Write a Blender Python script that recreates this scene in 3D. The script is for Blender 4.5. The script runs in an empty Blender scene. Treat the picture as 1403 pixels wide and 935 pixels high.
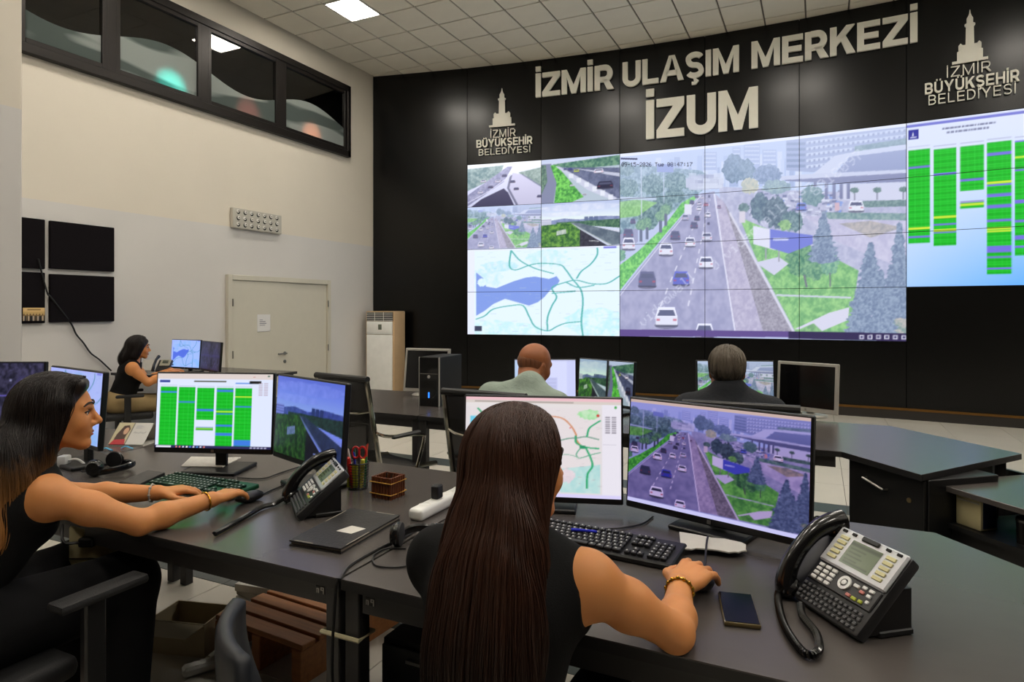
import bpy, bmesh, math, random
import numpy as np
from mathutils import Vector, Matrix, Euler

# ------------------------------------------------------------------ camera, world, lights
R = math.radians
scene = bpy.context.scene
COL = scene.collection
EYE, FPX, CX, HY = 1.46, 880.0, 701.5, 424.0       # eye height, focal length (px of a 1403x935 frame), horizon
YAW = math.atan(0.476)
CA, SA = math.cos(YAW), math.sin(YAW)
cam_data = bpy.data.cameras.new('camera')
cam_data.sensor_fit = 'HORIZONTAL'
cam_data.sensor_width = 36.0
cam_data.lens = FPX / 1403.0 * 36.0
cam_data.shift_y = (HY - 467.5) / 1403.0
cam_data.clip_start = 0.05
cam_data.clip_end = 100
cam = bpy.data.objects.new('camera', cam_data)
cam.location = (0, 0, EYE)
cam.rotation_euler = (R(90), 0, YAW)
COL.objects.link(cam)
scene.camera = cam

world = bpy.data.worlds.new('world')
scene.world = world
world.use_nodes = True
world.node_tree.nodes['Background'].inputs[0].default_value = (1.0, 0.95, 0.88, 1)
world.node_tree.nodes['Background'].inputs[1].default_value = 0.03

vs = scene.view_settings
vs.view_transform = 'Standard'
vs.look = 'None'
vs.gamma = 1.0
vs.use_curve_mapping = False
vs.exposure = 0.0
scene.cycles.max_bounces = 6
scene.cycles.diffuse_bounces = 3
scene.cycles.glossy_bounces = 3
scene.cycles.caustics_reflective = False
scene.cycles.caustics_refractive = False
PANEL_POWER = 41.0           # emission of the ceiling LED panels
SCREEN_POWER = 1.12         # emission of the displays

# ------------------------------------------------------------------ geometry of the view (all results are world points)
def cw(X, Y, z):
    """camera-aligned metres (right, forward) and height -> world"""
    return Vector((X * CA - Y * SA, X * SA + Y * CA, z))
def at(px, py, z):
    """point of the horizontal plane at height z seen at that place of the photograph"""
    Y = FPX * (EYE - z) / (py - HY)
    return cw((px - CX) * Y / FPX, Y, z)
def ad(px, py, Y):
    return cw((px - CX) * Y / FPX, Y, EYE - (py - HY) * Y / FPX)

# ------------------------------------------------------------------ materials
def lin(c):
    out = []
    for v in c[:3]:
        v = v / 255.0
        out.append(v / 12.92 if v <= 0.04045 else ((v + 0.055) / 1.055) ** 2.4)
    return tuple(out) + (1.0,)
MATS = {}
def mat(name, col, rough=0.5, metal=0.0, spec=0.5, var=0.06, vscale=9.0, bump=0.0, bscale=150.0, coat=0.0,
        emit=None, estr=0.0, alpha=1.0, trans=0.0, stretch=(1, 1, 1), rvar=0.06, sss=0.0):
    if name in MATS:
        return MATS[name]
    m = bpy.data.materials.new(name)
    m.use_nodes = True
    nt = m.node_tree
    b = nt.nodes['Principled BSDF']
    c = lin(col)
    tc = nt.nodes.new('ShaderNodeTexCoord')
    mp = nt.nodes.new('ShaderNodeMapping')
    mp.inputs['Scale'].default_value = stretch
    nt.links.new(tc.outputs['Object'], mp.inputs[0])
    nz = nt.nodes.new('ShaderNodeTexNoise')
    nz.inputs['Scale'].default_value = vscale
    nz.inputs['Detail'].default_value = 4
    nt.links.new(mp.outputs[0], nz.inputs['Vector'])
    mx = nt.nodes.new('ShaderNodeMix')
    mx.data_type = 'RGBA'
    mx.inputs[6].default_value = tuple(max(0, v * (1 - var * 1.6)) for v in c[:3]) + (1,)
    mx.inputs[7].default_value = tuple(min(1, v * (1 + var * 1.6)) for v in c[:3]) + (1,)
    nt.links.new(nz.outputs['Fac'], mx.inputs[0])
    nt.links.new(mx.outputs[2], b.inputs['Base Color'])
    rr = nt.nodes.new('ShaderNodeMapRange')
    rr.inputs['To Min'].default_value = max(0.02, rough - rvar)
    rr.inputs['To Max'].default_value = min(1, rough + rvar)
    nt.links.new(nz.outputs['Fac'], rr.inputs['Value'])
    nt.links.new(rr.outputs[0], b.inputs['Roughness'])
    b.inputs['Metallic'].default_value = metal
    b.inputs['Specular IOR Level'].default_value = spec
    b.inputs['Coat Weight'].default_value = coat
    b.inputs['Alpha'].default_value = alpha
    b.inputs['Transmission Weight'].default_value = trans
    if sss:
        b.inputs['Subsurface Weight'].default_value = sss
        b.inputs['Subsurface Radius'].default_value = (0.012, 0.005, 0.003)
        b.inputs['Subsurface Scale'].default_value = 1.0
    if emit:
        b.inputs['Emission Color'].default_value = lin(emit)
        b.inputs['Emission Strength'].default_value = estr
    if bump:
        n2 = nt.nodes.new('ShaderNodeTexNoise')
        n2.inputs['Scale'].default_value = bscale
        n2.inputs['Detail'].default_value = 3
        nt.links.new(mp.outputs[0], n2.inputs['Vector'])
        bp = nt.nodes.new('ShaderNodeBump')
        bp.inputs['Strength'].default_value = bump
        bp.inputs['Distance'].default_value = 0.01
        nt.links.new(n2.outputs['Fac'], bp.inputs['Height'])
        nt.links.new(bp.outputs[0], b.inputs['Normal'])
    MATS[name] = m
    return m
def screen_mat(name='display picture', power=None):
    if name in MATS:
        return MATS[name]
    m = bpy.data.materials.new(name)
    m.use_nodes = True
    nt = m.node_tree
    b = nt.nodes['Principled BSDF']
    a = nt.nodes.new('ShaderNodeAttribute')
    a.attribute_name = 'picture'
    b.inputs['Base Color'].default_value = (0.01, 0.01, 0.012, 1)
    b.inputs['Roughness'].default_value = 0.35
    b.inputs['Specular IOR Level'].default_value = 0.25
    nt.links.new(a.outputs['Color'], b.inputs['Emission Color'])
    b.inputs['Emission Strength'].default_value = SCREEN_POWER if power is None else power
    MATS[name] = m
    return m
def print_mat(name='printed picture', rough=0.5):
    if name in MATS:
        return MATS[name]
    m = bpy.data.materials.new(name)
    m.use_nodes = True
    nt = m.node_tree
    b = nt.nodes['Principled BSDF']
    a = nt.nodes.new('ShaderNodeAttribute')
    a.attribute_name = 'picture'
    b.inputs['Roughness'].default_value = rough
    nt.links.new(a.outputs['Color'], b.inputs['Base Color'])
    MATS[name] = m
    return m

# ------------------------------------------------------------------ mesh helpers
def tag(o, label=None, cat=None, group=None, kind=None):
    if label: o['label'] = label
    if cat: o['category'] = cat
    if group: o['group'] = group
    if kind: o['kind'] = kind
    return o
def link(name, me, parent=None):
    o = bpy.data.objects.new(name, me)
    COL.objects.link(o)
    if parent is not None:
        o.parent = parent
    return o
def thing(name, label, cat, loc=(0, 0, 0), rz=0.0, group=None):
    o = bpy.data.objects.new(name, None)
    o.empty_display_size = 0.1
    COL.objects.link(o)
    o.location = loc
    o.rotation_euler = (0, 0, rz)
    return tag(o, label, cat, group)
def copy_tree(o, parent=None):
    c = o.copy()
    COL.objects.link(c)
    c.parent = parent
    for ch in list(o.children):
        copy_tree(ch, c)
    return c
def RX(a): return Matrix.Rotation(a, 4, 'X')
def RY(a): return Matrix.Rotation(a, 4, 'Y')
def RZ(a): return Matrix.Rotation(a, 4, 'Z')
def T(x, y, z): return Matrix.Translation((x, y, z))

class MB:
    def __init__(s):
        s.v, s.f = [], []
    def add(s, vs_, fs, M=None):
        k = len(s.v)
        if M is not None:
            vs_ = [M @ Vector(p) for p in vs_]
        s.v.extend(tuple(p) for p in vs_)
        s.f.extend(tuple(i + k for i in f) for f in fs)
        return s
    def box(s, c, size, M=None, bev=0.0, seg=1):
        x, y, z = size[0] / 2, size[1] / 2, size[2] / 2
        L = T(*c) if M is None else M @ T(*c)
        if bev <= 0:
            vv = [(-x, -y, -z), (x, -y, -z), (x, y, -z), (-x, y, -z), (-x, -y, z), (x, -y, z), (x, y, z), (-x, y, z)]
            ff = [(0, 3, 2, 1), (4, 5, 6, 7), (0, 1, 5, 4), (1, 2, 6, 5), (2, 3, 7, 6), (3, 0, 4, 7)]
            return s.add(vv, ff, L)
        bm = bmesh.new()
        bmesh.ops.create_cube(bm, size=1.0)
        for v in bm.verts:
            v.co.x *= size[0]; v.co.y *= size[1]; v.co.z *= size[2]
        bmesh.ops.bevel(bm, geom=list(bm.edges), offset=min(bev, min(size) * 0.49), segments=seg, profile=0.5, affect='EDGES')
        bm.verts.index_update()
        vv = [v.co.copy() for v in bm.verts]
        ff = [[v.index for v in f.verts] for f in bm.faces]
        bm.free()
        return s.add(vv, ff, L)
    def tube(s, pts, r, n=8, closed=False, M=None, flat=1.0):
        pts = [Vector(p) for p in pts]
        m = len(pts)
        rs = r if isinstance(r, (list, tuple)) else [r] * m
        tang = []
        for i in range(m):
            if closed:
                t = pts[(i + 1) % m] - pts[i - 1]
            else:
                t = pts[min(i + 1, m - 1)] - pts[max(i - 1, 0)]
            if t.length < 1e-9: t = Vector((0, 0, 1))
            tang.append(t.normalized())
        up = Vector((0, 0, 1)) if abs(tang[0].z) < 0.9 else Vector((1, 0, 0))
        nrm = tang[0].cross(up).normalized()
        vv, ff = [], []
        for i in range(m):
            nrm = (nrm - tang[i] * nrm.dot(tang[i]))
            if nrm.length < 1e-6: nrm = tang[i].orthogonal()
            nrm.normalize()
            bn = tang[i].cross(nrm)
            for k in range(n):
                a = 2 * math.pi * k / n
                vv.append(pts[i] + nrm * (math.cos(a) * rs[i]) + bn * (math.sin(a) * rs[i] * flat))
        for i in range(m if closed else m - 1):
            j = (i + 1) % m
            for k in range(n):
                ff.append((i * n + k, i * n + (k + 1) % n, j * n + (k + 1) % n, j * n + k))
        if not closed:
            ff.append(tuple(range(n - 1, -1, -1)))
            ff.append(tuple((m - 1) * n + k for k in range(n)))
        return s.add(vv, ff, M)
    def lathe(s, prof, n=20, M=None, cap=True):
        vv, ff = [], []
        for (r, z) in prof:
            for k in range(n):
                a = 2 * math.pi * k / n
                vv.append((r * math.cos(a), r * math.sin(a), z))
        for i in range(len(prof) - 1):
            for k in range(n):
                ff.append((i * n + k, i * n + (k + 1) % n, (i + 1) * n + (k + 1) % n, (i + 1) * n + k))
        if cap:
            ff.append(tuple(range(n - 1, -1, -1)))
            ff.append(tuple((len(prof) - 1) * n + k for k in range(n)))
        return s.add(vv, ff, M)
    def prism(s, poly, z0, z1, M=None):
        n = len(poly)
        area = sum(poly[i][0] * poly[(i + 1) % n][1] - poly[(i + 1) % n][0] * poly[i][1] for i in range(n))
        if area < 0: poly = list(reversed(poly))
        vv = [(p[0], p[1], z0) for p in poly] + [(p[0], p[1], z1) for p in poly]
        ff = [tuple(range(n - 1, -1, -1)), tuple(range(n, 2 * n))]
        for i in range(n):
            j = (i + 1) % n
            ff.append((i, j, n + j, n + i))
        return s.add(vv, ff, M)
    def ball(s, c, r, n=12, M=None):
        rr = r if isinstance(r, (tuple, list)) else (r, r, r)
        vv, ff = [], []
        h = n // 2
        for i in range(h + 1):
            th = math.pi * i / h
            for k in range(n):
                a = 2 * math.pi * k / n
                vv.append((c[0] + rr[0] * math.sin(th) * math.cos(a), c[1] + rr[1] * math.sin(th) * math.sin(a), c[2] - rr[2] * math.cos(th)))
        for i in range(h):
            for k in range(n):
                ff.append((i * n + k, i * n + (k + 1) % n, (i + 1) * n + (k + 1) % n, (i + 1) * n + k))
        return s.add(vv, ff, M)
    def mesh(s, name, m=None, angle=35):
        me = bpy.data.meshes.new(name)
        me.from_pydata(s.v, [], s.f)
        if m is not None: me.materials.append(m)
        if angle:
            me.polygons.foreach_set('use_smooth', [True] * len(me.polygons))
            try: me.set_sharp_from_angle(angle=R(angle))
            except Exception: pass
        me.validate()
        me.update()
        return me
    def build(s, name, m=None, parent=None, angle=35):
        return link(name, s.mesh(name, m, angle), parent)

def smooth_path(pts, n=8, closed=False):
    """Catmull-Rom through the points"""
    P = [Vector(p) for p in pts]
    out = []
    m = len(P)
    segs = m if closed else m - 1
    for i in range(segs):
        if closed:
            a, b, c, d = P[(i - 1) % m], P[i], P[(i + 1) % m], P[(i + 2) % m]
        else:
            b, c = P[i], P[i + 1]
            a = P[i - 1] if i > 0 else b * 2 - c
            d = P[i + 2] if i + 2 < m else c * 2 - b
        for k in range(n):
            t = k / n
            out.append(0.5 * ((2 * b) + (c - a) * t + (2 * a - 5 * b + 4 * c - d) * t * t + (3 * b - a - 3 * c + d) * t ** 3))
    if not closed: out.append(P[-1])
    return out

# ------------------------------------------------------------------ flat print: small raster pictures carried as a colour attribute
rng = np.random.default_rng(7)
def vnoise(h, w, sc, seed=0):
    r = np.random.default_rng(seed)
    gh, gw = int(h / sc) + 3, int(w / sc) + 3
    g = r.random((gh, gw))
    y = np.arange(h) / sc; x = np.arange(w) / sc
    yi = y.astype(int); xi = x.astype(int)
    fy = (y - yi)[:, None]; fx = (x - xi)[None]
    a = g[yi][:, xi]; b = g[yi][:, xi + 1]; c = g[yi + 1][:, xi]; d = g[yi + 1][:, xi + 1]
    return (a * (1 - fx) + b * fx) * (1 - fy) + (c * (1 - fx) + d * fx) * fy
FONT = {'0':"0E11131519110E",'1':"040C040404040E",'2':"0E11010204081F",'3':"1F02040201110E",'4':"02060A121F0202",'5':"1F101E0101110E",
'6':"0608101E11110E",'7':"1F010204080808",'8':"0E11110E11110E",'9':"0E11110F01020C",':':"00040400040400",'-':"0000001F000000",
'T':"1F040404040404",'u':"0000111111130D",'e':"00000E111F100E",'v':"0000111111 0A04".replace(' ',''),'i':"04000C0404040E",'d':"01010D1311110F",
'o':"00000E1111110E",'w':"00001111151 50A".replace(' ',''),'a':"00000E010F110F",'l':"0C04040404040E",'I':"0E04040404040E",'G':"0E11101711110F",
'Z':"1F01020408101F",'U':"1111111111110E",'M':"111B1515111111",' ':"00000000000000"}
class Pic:
    def __init__(s, w, h, fx=None, bg=(0, 0, 0)):
        s.w, s.h = w, h
        s.a = np.zeros((h, w, 3)); s.a[:] = np.array(bg) / 255.0
        s.m = fx or (lambda x, y: (x, y))
        s.seed = 1
    def pts(s, P):
        return np.array([(lambda q: (q[0] * s.w, q[1] * s.h))(s.m(*p)) for p in P])
    def mask(s, P):
        P = s.pts(P)
        x0, y0 = np.floor(P.min(0)).astype(int); x1, y1 = np.ceil(P.max(0)).astype(int)
        x0, y0 = max(0, x0), max(0, y0); x1, y1 = min(s.w, x1 + 1), min(s.h, y1 + 1)
        if x1 <= x0 or y1 <= y0: return None
        gx, gy = np.meshgrid(np.arange(x0, x1) + .5, np.arange(y0, y1) + .5)
        ins = np.zeros(gx.shape, bool)
        n = len(P)
        for i in range(n):
            ax, ay = P[i]; bx, by = P[(i + 1) % n]
            if ay == by: continue
            c = ((ay > gy) != (by > gy)) & (gx < (bx - ax) * (gy - ay) / (by - ay) + ax)
            ins ^= c
        return x0, y0, x1, y1, ins.astype(float)
    def put(s, mk, col, al=1.0):
        if mk is None: return
        x0, y0, x1, y1, k = mk
        k = (k * al)[..., None]
        c = np.array(col) / 255.0 if not isinstance(col, np.ndarray) else col
        s.a[y0:y1, x0:x1] = s.a[y0:y1, x0:x1] * (1 - k) + c * k
    def poly(s, P, col, al=1.0): s.put(s.mask(P), col, al)
    def rect(s, x0, y0, x1, y1, col, al=1.0): s.poly([(x0, y0), (x1, y0), (x1, y1), (x0, y1)], col, al)
    def emask(s, cx, cy, rx, ry, rough=0.0):
        n = 40
        r = np.random.default_rng(s.seed); s.seed += 1
        P = [(cx + rx * math.cos(2 * math.pi * i / n) * (1 + rough * (r.random() - .5)), cy + ry * math.sin(2 * math.pi * i / n) * (1 + rough * (r.random() - .5))) for i in range(n)]
        return s.mask(P)
    def ell(s, cx, cy, rx, ry, col, al=1.0, rough=0.0): s.put(s.emask(cx, cy, rx, ry, rough), col, al)
    def mott(s, mk, c0, c1, sc=4, al=1.0):
        if mk is None: return
        x0, y0, x1, y1, k = mk
        s.seed += 1
        h, w = k.shape
        n = vnoise(h, w, sc, s.seed) * .6 + vnoise(h, w, max(1.2, sc / 2.5), s.seed + 99) * .4
        n = np.clip((n - .5) * 2.2 + .5, 0, 1)[..., None]
        s.put(mk, (np.array(c0) / 255.0) * (1 - n) + (np.array(c1) / 255.0) * n, al)
    def mpoly(s, P, c0, c1, sc=4, al=1.0): s.mott(s.mask(P), c0, c1, sc, al)
    def mell(s, cx, cy, rx, ry, c0, c1, sc=4, al=1.0, rough=.35): s.mott(s.emask(cx, cy, rx, ry, rough), c0, c1, sc, al)
    def line(s, P, wd, col, al=1.0):
        for (a, b) in zip(P[:-1], P[1:]):
            d = Vector((b[0] - a[0], b[1] - a[1]))
            if d.length == 0: continue
            n = Vector((-d.y, d.x)).normalized() * (wd / 2)
            e = d.normalized() * wd * .25
            s.poly([(a[0] + n.x - e.x, a[1] + n.y - e.y), (b[0] + n.x + e.x, b[1] + n.y + e.y), (b[0] - n.x + e.x, b[1] - n.y + e.y), (a[0] - n.x - e.x, a[1] - n.y - e.y)], col, al)
    def text(s, x, y, t, px, col, al=1.0, ang=0.0):
        ca, sa = math.cos(ang), math.sin(ang)
        for i, ch in enumerate(t):
            bits = FONT.get(ch)
            if not bits: continue
            for r_ in range(7):
                row = int(bits[2 * r_:2 * r_ + 2], 16)
                for c_ in range(5):
                    if row >> (4 - c_) & 1:
                        u0, v0 = (i * 6 + c_) * px, r_ * px
                        P = [(u0, v0), (u0 + px, v0), (u0 + px, v0 + px), (u0, v0 + px)]
                        s.poly([(x + u * ca - v * sa, y + u * sa + v * ca) for u, v in P], col, al)
def sample(a, nx, ny, u0=0, u1=1, v0=0, v1=1):
    """box-filtered samples of a picture on an nx x ny grid, v downwards"""
    h, w = a.shape[:2]
    us = np.linspace(u0, u1, nx) * (w - 1); vv = np.linspace(v0, v1, ny) * (h - 1)
    acc = 0
    su = (u1 - u0) * (w - 1) / (nx - 1); sv = (v1 - v0) * (h - 1) / (ny - 1)
    offs = (-.3, 0, .3)
    for du in offs:
        for dv in offs:
            x = np.clip(us + du * su, 0, w - 1.001); y = np.clip(vv + dv * sv, 0, h - 1.001)
            xi = x.astype(int); yi = y.astype(int)
            fx = (x - xi)[None, :, None]; fy = (y - yi)[:, None, None]
            acc = acc + (a[yi][:, xi] * (1 - fx) + a[yi][:, np.minimum(xi + 1, w - 1)] * fx) * (1 - fy) + (a[np.minimum(yi + 1, h - 1)][:, xi] * (1 - fx) + a[np.minimum(yi + 1, h - 1)][:, np.minimum(xi + 1, w - 1)] * fx) * fy
    return acc / 9.0
def s2l(a):
    a = np.clip(a, 0, 1)
    return np.where(a <= .04045, a / 12.92, ((a + .055) / 1.055) ** 2.4)
def picture_mesh(name, w, h, pic, nx, ny, m, uv=(0, 1, 0, 1)):
    """upright sheet in the local XZ plane facing -Y, origin at its lower-left corner, picture as colour attribute"""
    xs = np.linspace(0, w, nx); zs = np.linspace(h, 0, ny)
    g = np.zeros((ny, nx, 3)); g[..., 0] = xs[None]; g[..., 2] = zs[:, None]
    idx = np.arange(nx * ny).reshape(ny, nx)
    f = np.stack([idx[1:, :-1], idx[1:, 1:], idx[:-1, 1:], idx[:-1, :-1]], -1).reshape(-1, 4)
    me = bpy.data.meshes.new(name)
    me.vertices.add(nx * ny); me.vertices.foreach_set('co', g.reshape(-1).astype(np.float32))
    me.loops.add(f.size); me.loops.foreach_set('vertex_index', f.reshape(-1).astype(np.int32))
    me.polygons.add(len(f)); me.polygons.foreach_set('loop_start', np.arange(0, f.size, 4, dtype=np.int32))
    me.polygons.foreach_set('loop_total', np.full(len(f), 4, np.int32))
    me.update()
    ca = me.color_attributes.new('picture', 'FLOAT_COLOR', 'POINT')
    c = np.ones((ny, nx, 4), np.float32)
    c[..., :3] = s2l(sample(pic, nx, ny, *uv))
    ca.data.foreach_set('color', c.reshape(-1))
    me.materials.append(m)
    return me

# ------------------------------------------------------------------ block capitals drawn as strokes (cap height 1)
def stroke(P, w):
    """quads along a polyline of constant pen width with mitred joints"""
    P = [Vector((a, b)) for a, b in P]
    n = len(P); L_, R_ = [], []
    for i in range(n):
        d0 = (P[i] - P[i - 1]).normalized() if i else (P[1] - P[0]).normalized()
        d1 = (P[i + 1] - P[i]).normalized() if i < n - 1 else d0
        t = (d0 + d1).normalized()
        nn = Vector((-t.y, t.x)) * (w / 2 / max(.4, t.dot(d1)))
        L_.append(P[i] + nn); R_.append(P[i] - nn)
    return [[R_[i], R_[i + 1], L_[i + 1], L_[i]] for i in range(n - 1)]
def arc(cx, cy, rx, ry, a0, a1, n=10):
    return [(cx + rx * math.cos(R(a0 + (a1 - a0) * i / n)), cy + ry * math.sin(R(a0 + (a1 - a0) * i / n))) for i in range(n + 1)]
def glyph_polys(ch, w):
    h = w / 2
    base = {'İ': 'I', 'Ş': 'S', 'Ü': 'U'}.get(ch, ch)
    rc = lambda x0, y0, x1, y1: [(x0, y0), (x1, y0), (x1, y1), (x0, y1)]
    b = .9 * w                       # horizontal strokes a little thinner
    P = []
    if base == 'I': W = w; P = [rc(0, 0, w, 1)]
    elif base == 'L': W = .56 + h; P = [rc(0, 0, w, 1), rc(w, 0, W, b)]
    elif base == 'E': W = .6 + h; P = [rc(0, 0, w, 1), rc(w, 0, W, b), rc(w, 1 - b, W, 1), rc(w, .5 - b / 2, W - .05, .5 + b / 2)]
    elif base == 'H': W = .66 + h; P = [rc(0, 0, w, 1), rc(W - w, 0, W, 1), rc(w, .5 - b / 2, W - w, .5 + b / 2)]
    elif base == 'Z': W = .64 + h; P = [rc(0, 0, W, b), rc(0, 1 - b, W, 1), [(0, b), (w * 1.3, b), (W, 1 - b), (W - w * 1.3, 1 - b)]]
    elif base == 'M':
        W = .78 + w; P = [rc(0, 0, w, 1), rc(W - w, 0, W, 1), [(w, 1), (w, 1 - w * 1.5), (W / 2 - h * .9, 0), (W / 2, 0), (W / 2, w * 1.6)], [(W - w, 1), (W / 2, w * 1.6), (W / 2, 0), (W / 2 + h * .9, 0), (W - w, 1 - w * 1.5)]]
    elif base == 'U':
        W = .66 + h; r = W / 2 - h
        P = stroke([(h, 1), (h, .34)] + arc(W / 2, .34, r, .34 - b / 2, 180, 360, 14)[1:] + [(W - h, 1)], w)
    elif base == 'A':
        W = .74 + w; P = [[(0, 0), (w * 1.08, 0), (W / 2 + w * .1, 1), (W / 2 - w * .55, 1)], [(W, 0), (W / 2 + w * .55, 1), (W / 2 - w * .1, 1), (W - w * 1.08, 0)], rc(W * .24, .22, W * .76, .22 + b)]
    elif base == 'K':
        W = .68 + h; P = [rc(0, 0, w, 1), [(w, .32), (w, .32 + w * 1.45), (W - w * 1.25, 1), (W, 1)], [(W + .02, 0), (W - w * 1.2, 0), (w + (W - w) * .18, .56), (w + (W - w) * .42, .74)]]
    elif base == 'Y':
        W = .68 + w; P = [rc(W / 2 - h, 0, W / 2 + h, .45), [(W / 2 - h, .38), (W / 2 + h, .45), (w * 1.12, 1), (0, 1)], [(W / 2 + h, .38), (W, 1), (W - w * 1.12, 1), (W / 2 - h, .45)]]
    elif base == 'D':
        W = .68 + h; P = [rc(0, 0, w, 1)] + stroke([(w * .9, 1 - b / 2), (W * .45, 1 - b / 2)] + arc(W * .45, .5, W * .55 - h, .5 - b / 2, 90, -90, 16)[1:-1] + [(W * .45, b / 2), (w * .9, b / 2)], w)
    elif base in 'BR':
        W = .64 + h
        yt = .5 if base == 'B' else .42
        ry = (1 - b / 2 - yt) / 2
        P = [rc(0, 0, w, 1)] + stroke([(w * .9, 1 - b / 2), (W * .55, 1 - b / 2)] + arc(W * .55, 1 - b / 2 - ry, W * .42 - h, ry, 90, -90, 12)[1:-1] + [(W * .55, yt), (w * .9, yt)], w)
        if base == 'B': P += stroke([(W * .55, .5)] + arc(W * .55, (.5 + b / 2) / 2, W * .45 - h, (.5 - b / 2) / 2, 90, -90, 12) + [(w * .9, b / 2)], w)
        else: P.append([(W - w * 1.15, 0), (W + .03, 0), (W * .62 + w * .4, yt), (W * .42, yt)])
    elif base == 'S':
        W = .62 + h
        y1, y0 = .745, .255
        P = stroke(arc(W / 2, y1, W / 2 - h, 1 - b / 2 - y1, 20, 180, 12) + arc(W / 2 - .0, y1, W / 2 - h, y1 - .5, 190, 255, 5) + [(W / 2, .5)] + arc(W / 2, y0, W / 2 - h, .5 - y0, 75, 0, 5) + arc(W / 2, y0, W / 2 - h, y0 - b / 2, -10, -160, 12), w * .95)
    if ch == 'İ': P.append(rc(0, 1.09, w, 1.09 + min(w, .2)))
    if ch == 'Ü':
        for x in (W * .3, W * .7): P.append(rc(x - min(w, .14) / 2, 1.08, x + min(w, .14) / 2, 1.08 + min(w, .15)))
    if ch == 'Ş': P += stroke([(W / 2, .02), (W / 2 + .02, -.08), (W / 2 + .08, -.13), (W / 2 + .02, -.2), (W / 2 - .12, -.2)], w * .55)
    return [[(float(q[0]), float(q[1])) for q in p] for p in P], W
def text_row(s, bold, depth, gap=0.07, space=0.28):
    """[(ch, verts, faces, x0)], total width, with capitals 1.0 high on the base line; bold = pen width"""
    x = 0; row = []
    for ch in s:
        if ch == ' ':
            x += space; continue
        polys, W = glyph_polys(ch, bold)
        mb = MB()
        for pl in polys: mb.prism(pl, 0, depth)
        row.append((ch, [Vector(v) for v in mb.v], mb.f, x))
        x += W + gap
    return row, x - gap
# ------------------------------------------------------------------ the room
XL = -7.126                      # left wall plane
CEIL = 5.585
PAINT = 2.57                     # the height where white paint changes to cream
A_W = -XL / CA
def wl(px, py):
    """point on the left wall"""
    Y = A_W / (0.476 - (px - CX) / FPX)
    return ad(px, py, Y)
# faceted, gently concave display wall
CELL_W, CELL_H = 1.30, 0.725
SZ0 = 1.03                       # lower edge of the displays
angs = [-13.4, -16.4, -19.4, -22.4, -25.4, -28.4, -31.4, -34.4]
lens = [1.745] + [CELL_W] * 7
P1 = cw(-0.767, 10.98, 0)
FAC = []                         # (start, direction, normal towards the room, length, s0)
fdirs = [Vector((math.cos(R(a) + YAW), math.sin(R(a) + YAW), 0)) for a in angs]
p = P1 - fdirs[0] * lens[0]
s_ = -lens[0]
for dv, L_ in zip(fdirs, lens):
    FAC.append((p.copy(), dv, Vector((dv.y, -dv.x, 0)), L_, s_))
    p = p + dv * L_; s_ += L_
WALL_END = p.copy()
def wall_hit(px):
    u = (px - CX) / FPX
    d = cw(u, 1, 0)
    best = None
    for (p0, dv, n, L_, s0) in FAC:
        den = d.x * dv.y - d.y * dv.x
        t = (p0.x * dv.y - p0.y * dv.x) / den
        q = d * t
        k = (q - p0).dot(dv)
        if -1e-3 <= k <= L_ + 1e-3:
            best = (s0 + k, t)
    if best is None:
        (p0, dv, n, L_, s0) = FAC[-1]
        den = d.x * dv.y - d.y * dv.x
        t = (p0.x * dv.y - p0.y * dv.x) / den
        best = (s0 + (d * t - p0).dot(dv), t)
    return best
def wall_z(px, py):
    return EYE - (py - HY) * wall_hit(px)[1] / FPX
def wall_frame(s, off=0.0):
    """matrix with local x along the wall, y out of the wall into the room ( -y = into wall ), z up"""
    for (p0, dv, n, L_, s0) in FAC:
        if s <= s0 + L_ or (p0, dv, n, L_, s0) is FAC[-1]:
            q = p0 + dv * (s - s0) + n * off
            M = Matrix(((dv.x, n.x, 0, q.x), (dv.y, n.y, 0, q.y), (0, 0, 1, 0), (0, 0, 0, 1)))
            return M

m_wall = mat('two-tone wall paint', (214, 204, 182), rough=0.75, var=0.02, vscale=1.5, bump=0.02, bscale=300)
def two_tone():
    m = bpy.data.materials.new('cream over white wall paint')
    m.use_nodes = True
    nt = m.node_tree; b = nt.nodes['Principled BSDF']
    g = nt.nodes.new('ShaderNodeNewGeometry')
    sp = nt.nodes.new('ShaderNodeSeparateXYZ'); nt.links.new(g.outputs['Position'], sp.inputs[0])
    gt = nt.nodes.new('ShaderNodeMath'); gt.operation = 'GREATER_THAN'; gt.inputs[1].default_value = PAINT
    nt.links.new(sp.outputs['Z'], gt.inputs[0])
    mx = nt.nodes.new('ShaderNodeMix'); mx.data_type = 'RGBA'
    mx.inputs[6].default_value = lin((214, 211, 207)); mx.inputs[7].default_value = lin((222, 214, 199))
    nt.links.new(gt.outputs[0], mx.inputs[0])
    nz = nt.nodes.new('ShaderNodeTexNoise'); nz.inputs['Scale'].default_value = 1.3; nz.inputs['Detail'].default_value = 6
    nt.links.new(g.outputs['Position'], nz.inputs['Vector'])
    mr = nt.nodes.new('ShaderNodeMapRange'); mr.inputs['To Min'].default_value = .94; mr.inputs['To Max'].default_value = 1.05
    nt.links.new(nz.outputs['Fac'], mr.inputs['Value'])
    mu = nt.nodes.new('ShaderNodeMix'); mu.data_type = 'RGBA'; mu.blend_type = 'MULTIPLY'; mu.inputs[0].default_value = 1
    nt.links.new(mx.outputs[2], mu.inputs[6]); nt.links.new(mr.outputs[0], mu.inputs[7])
    nt.links.new(mu.outputs[2], b.inputs['Base Color'])
    b.inputs['Roughness'].default_value = .7
    b.inputs['Specular IOR Level'].default_value = .25
    return m
m_two = two_tone()
m_black = mat('satin black cladding', (5, 5, 5), rough=0.26, spec=0.36, var=0.1, vscale=3, bump=0.0, rvar=0.0)
m_blackwall = mat('black wall board', (10, 10, 10), rough=0.6, spec=0.3)
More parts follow.
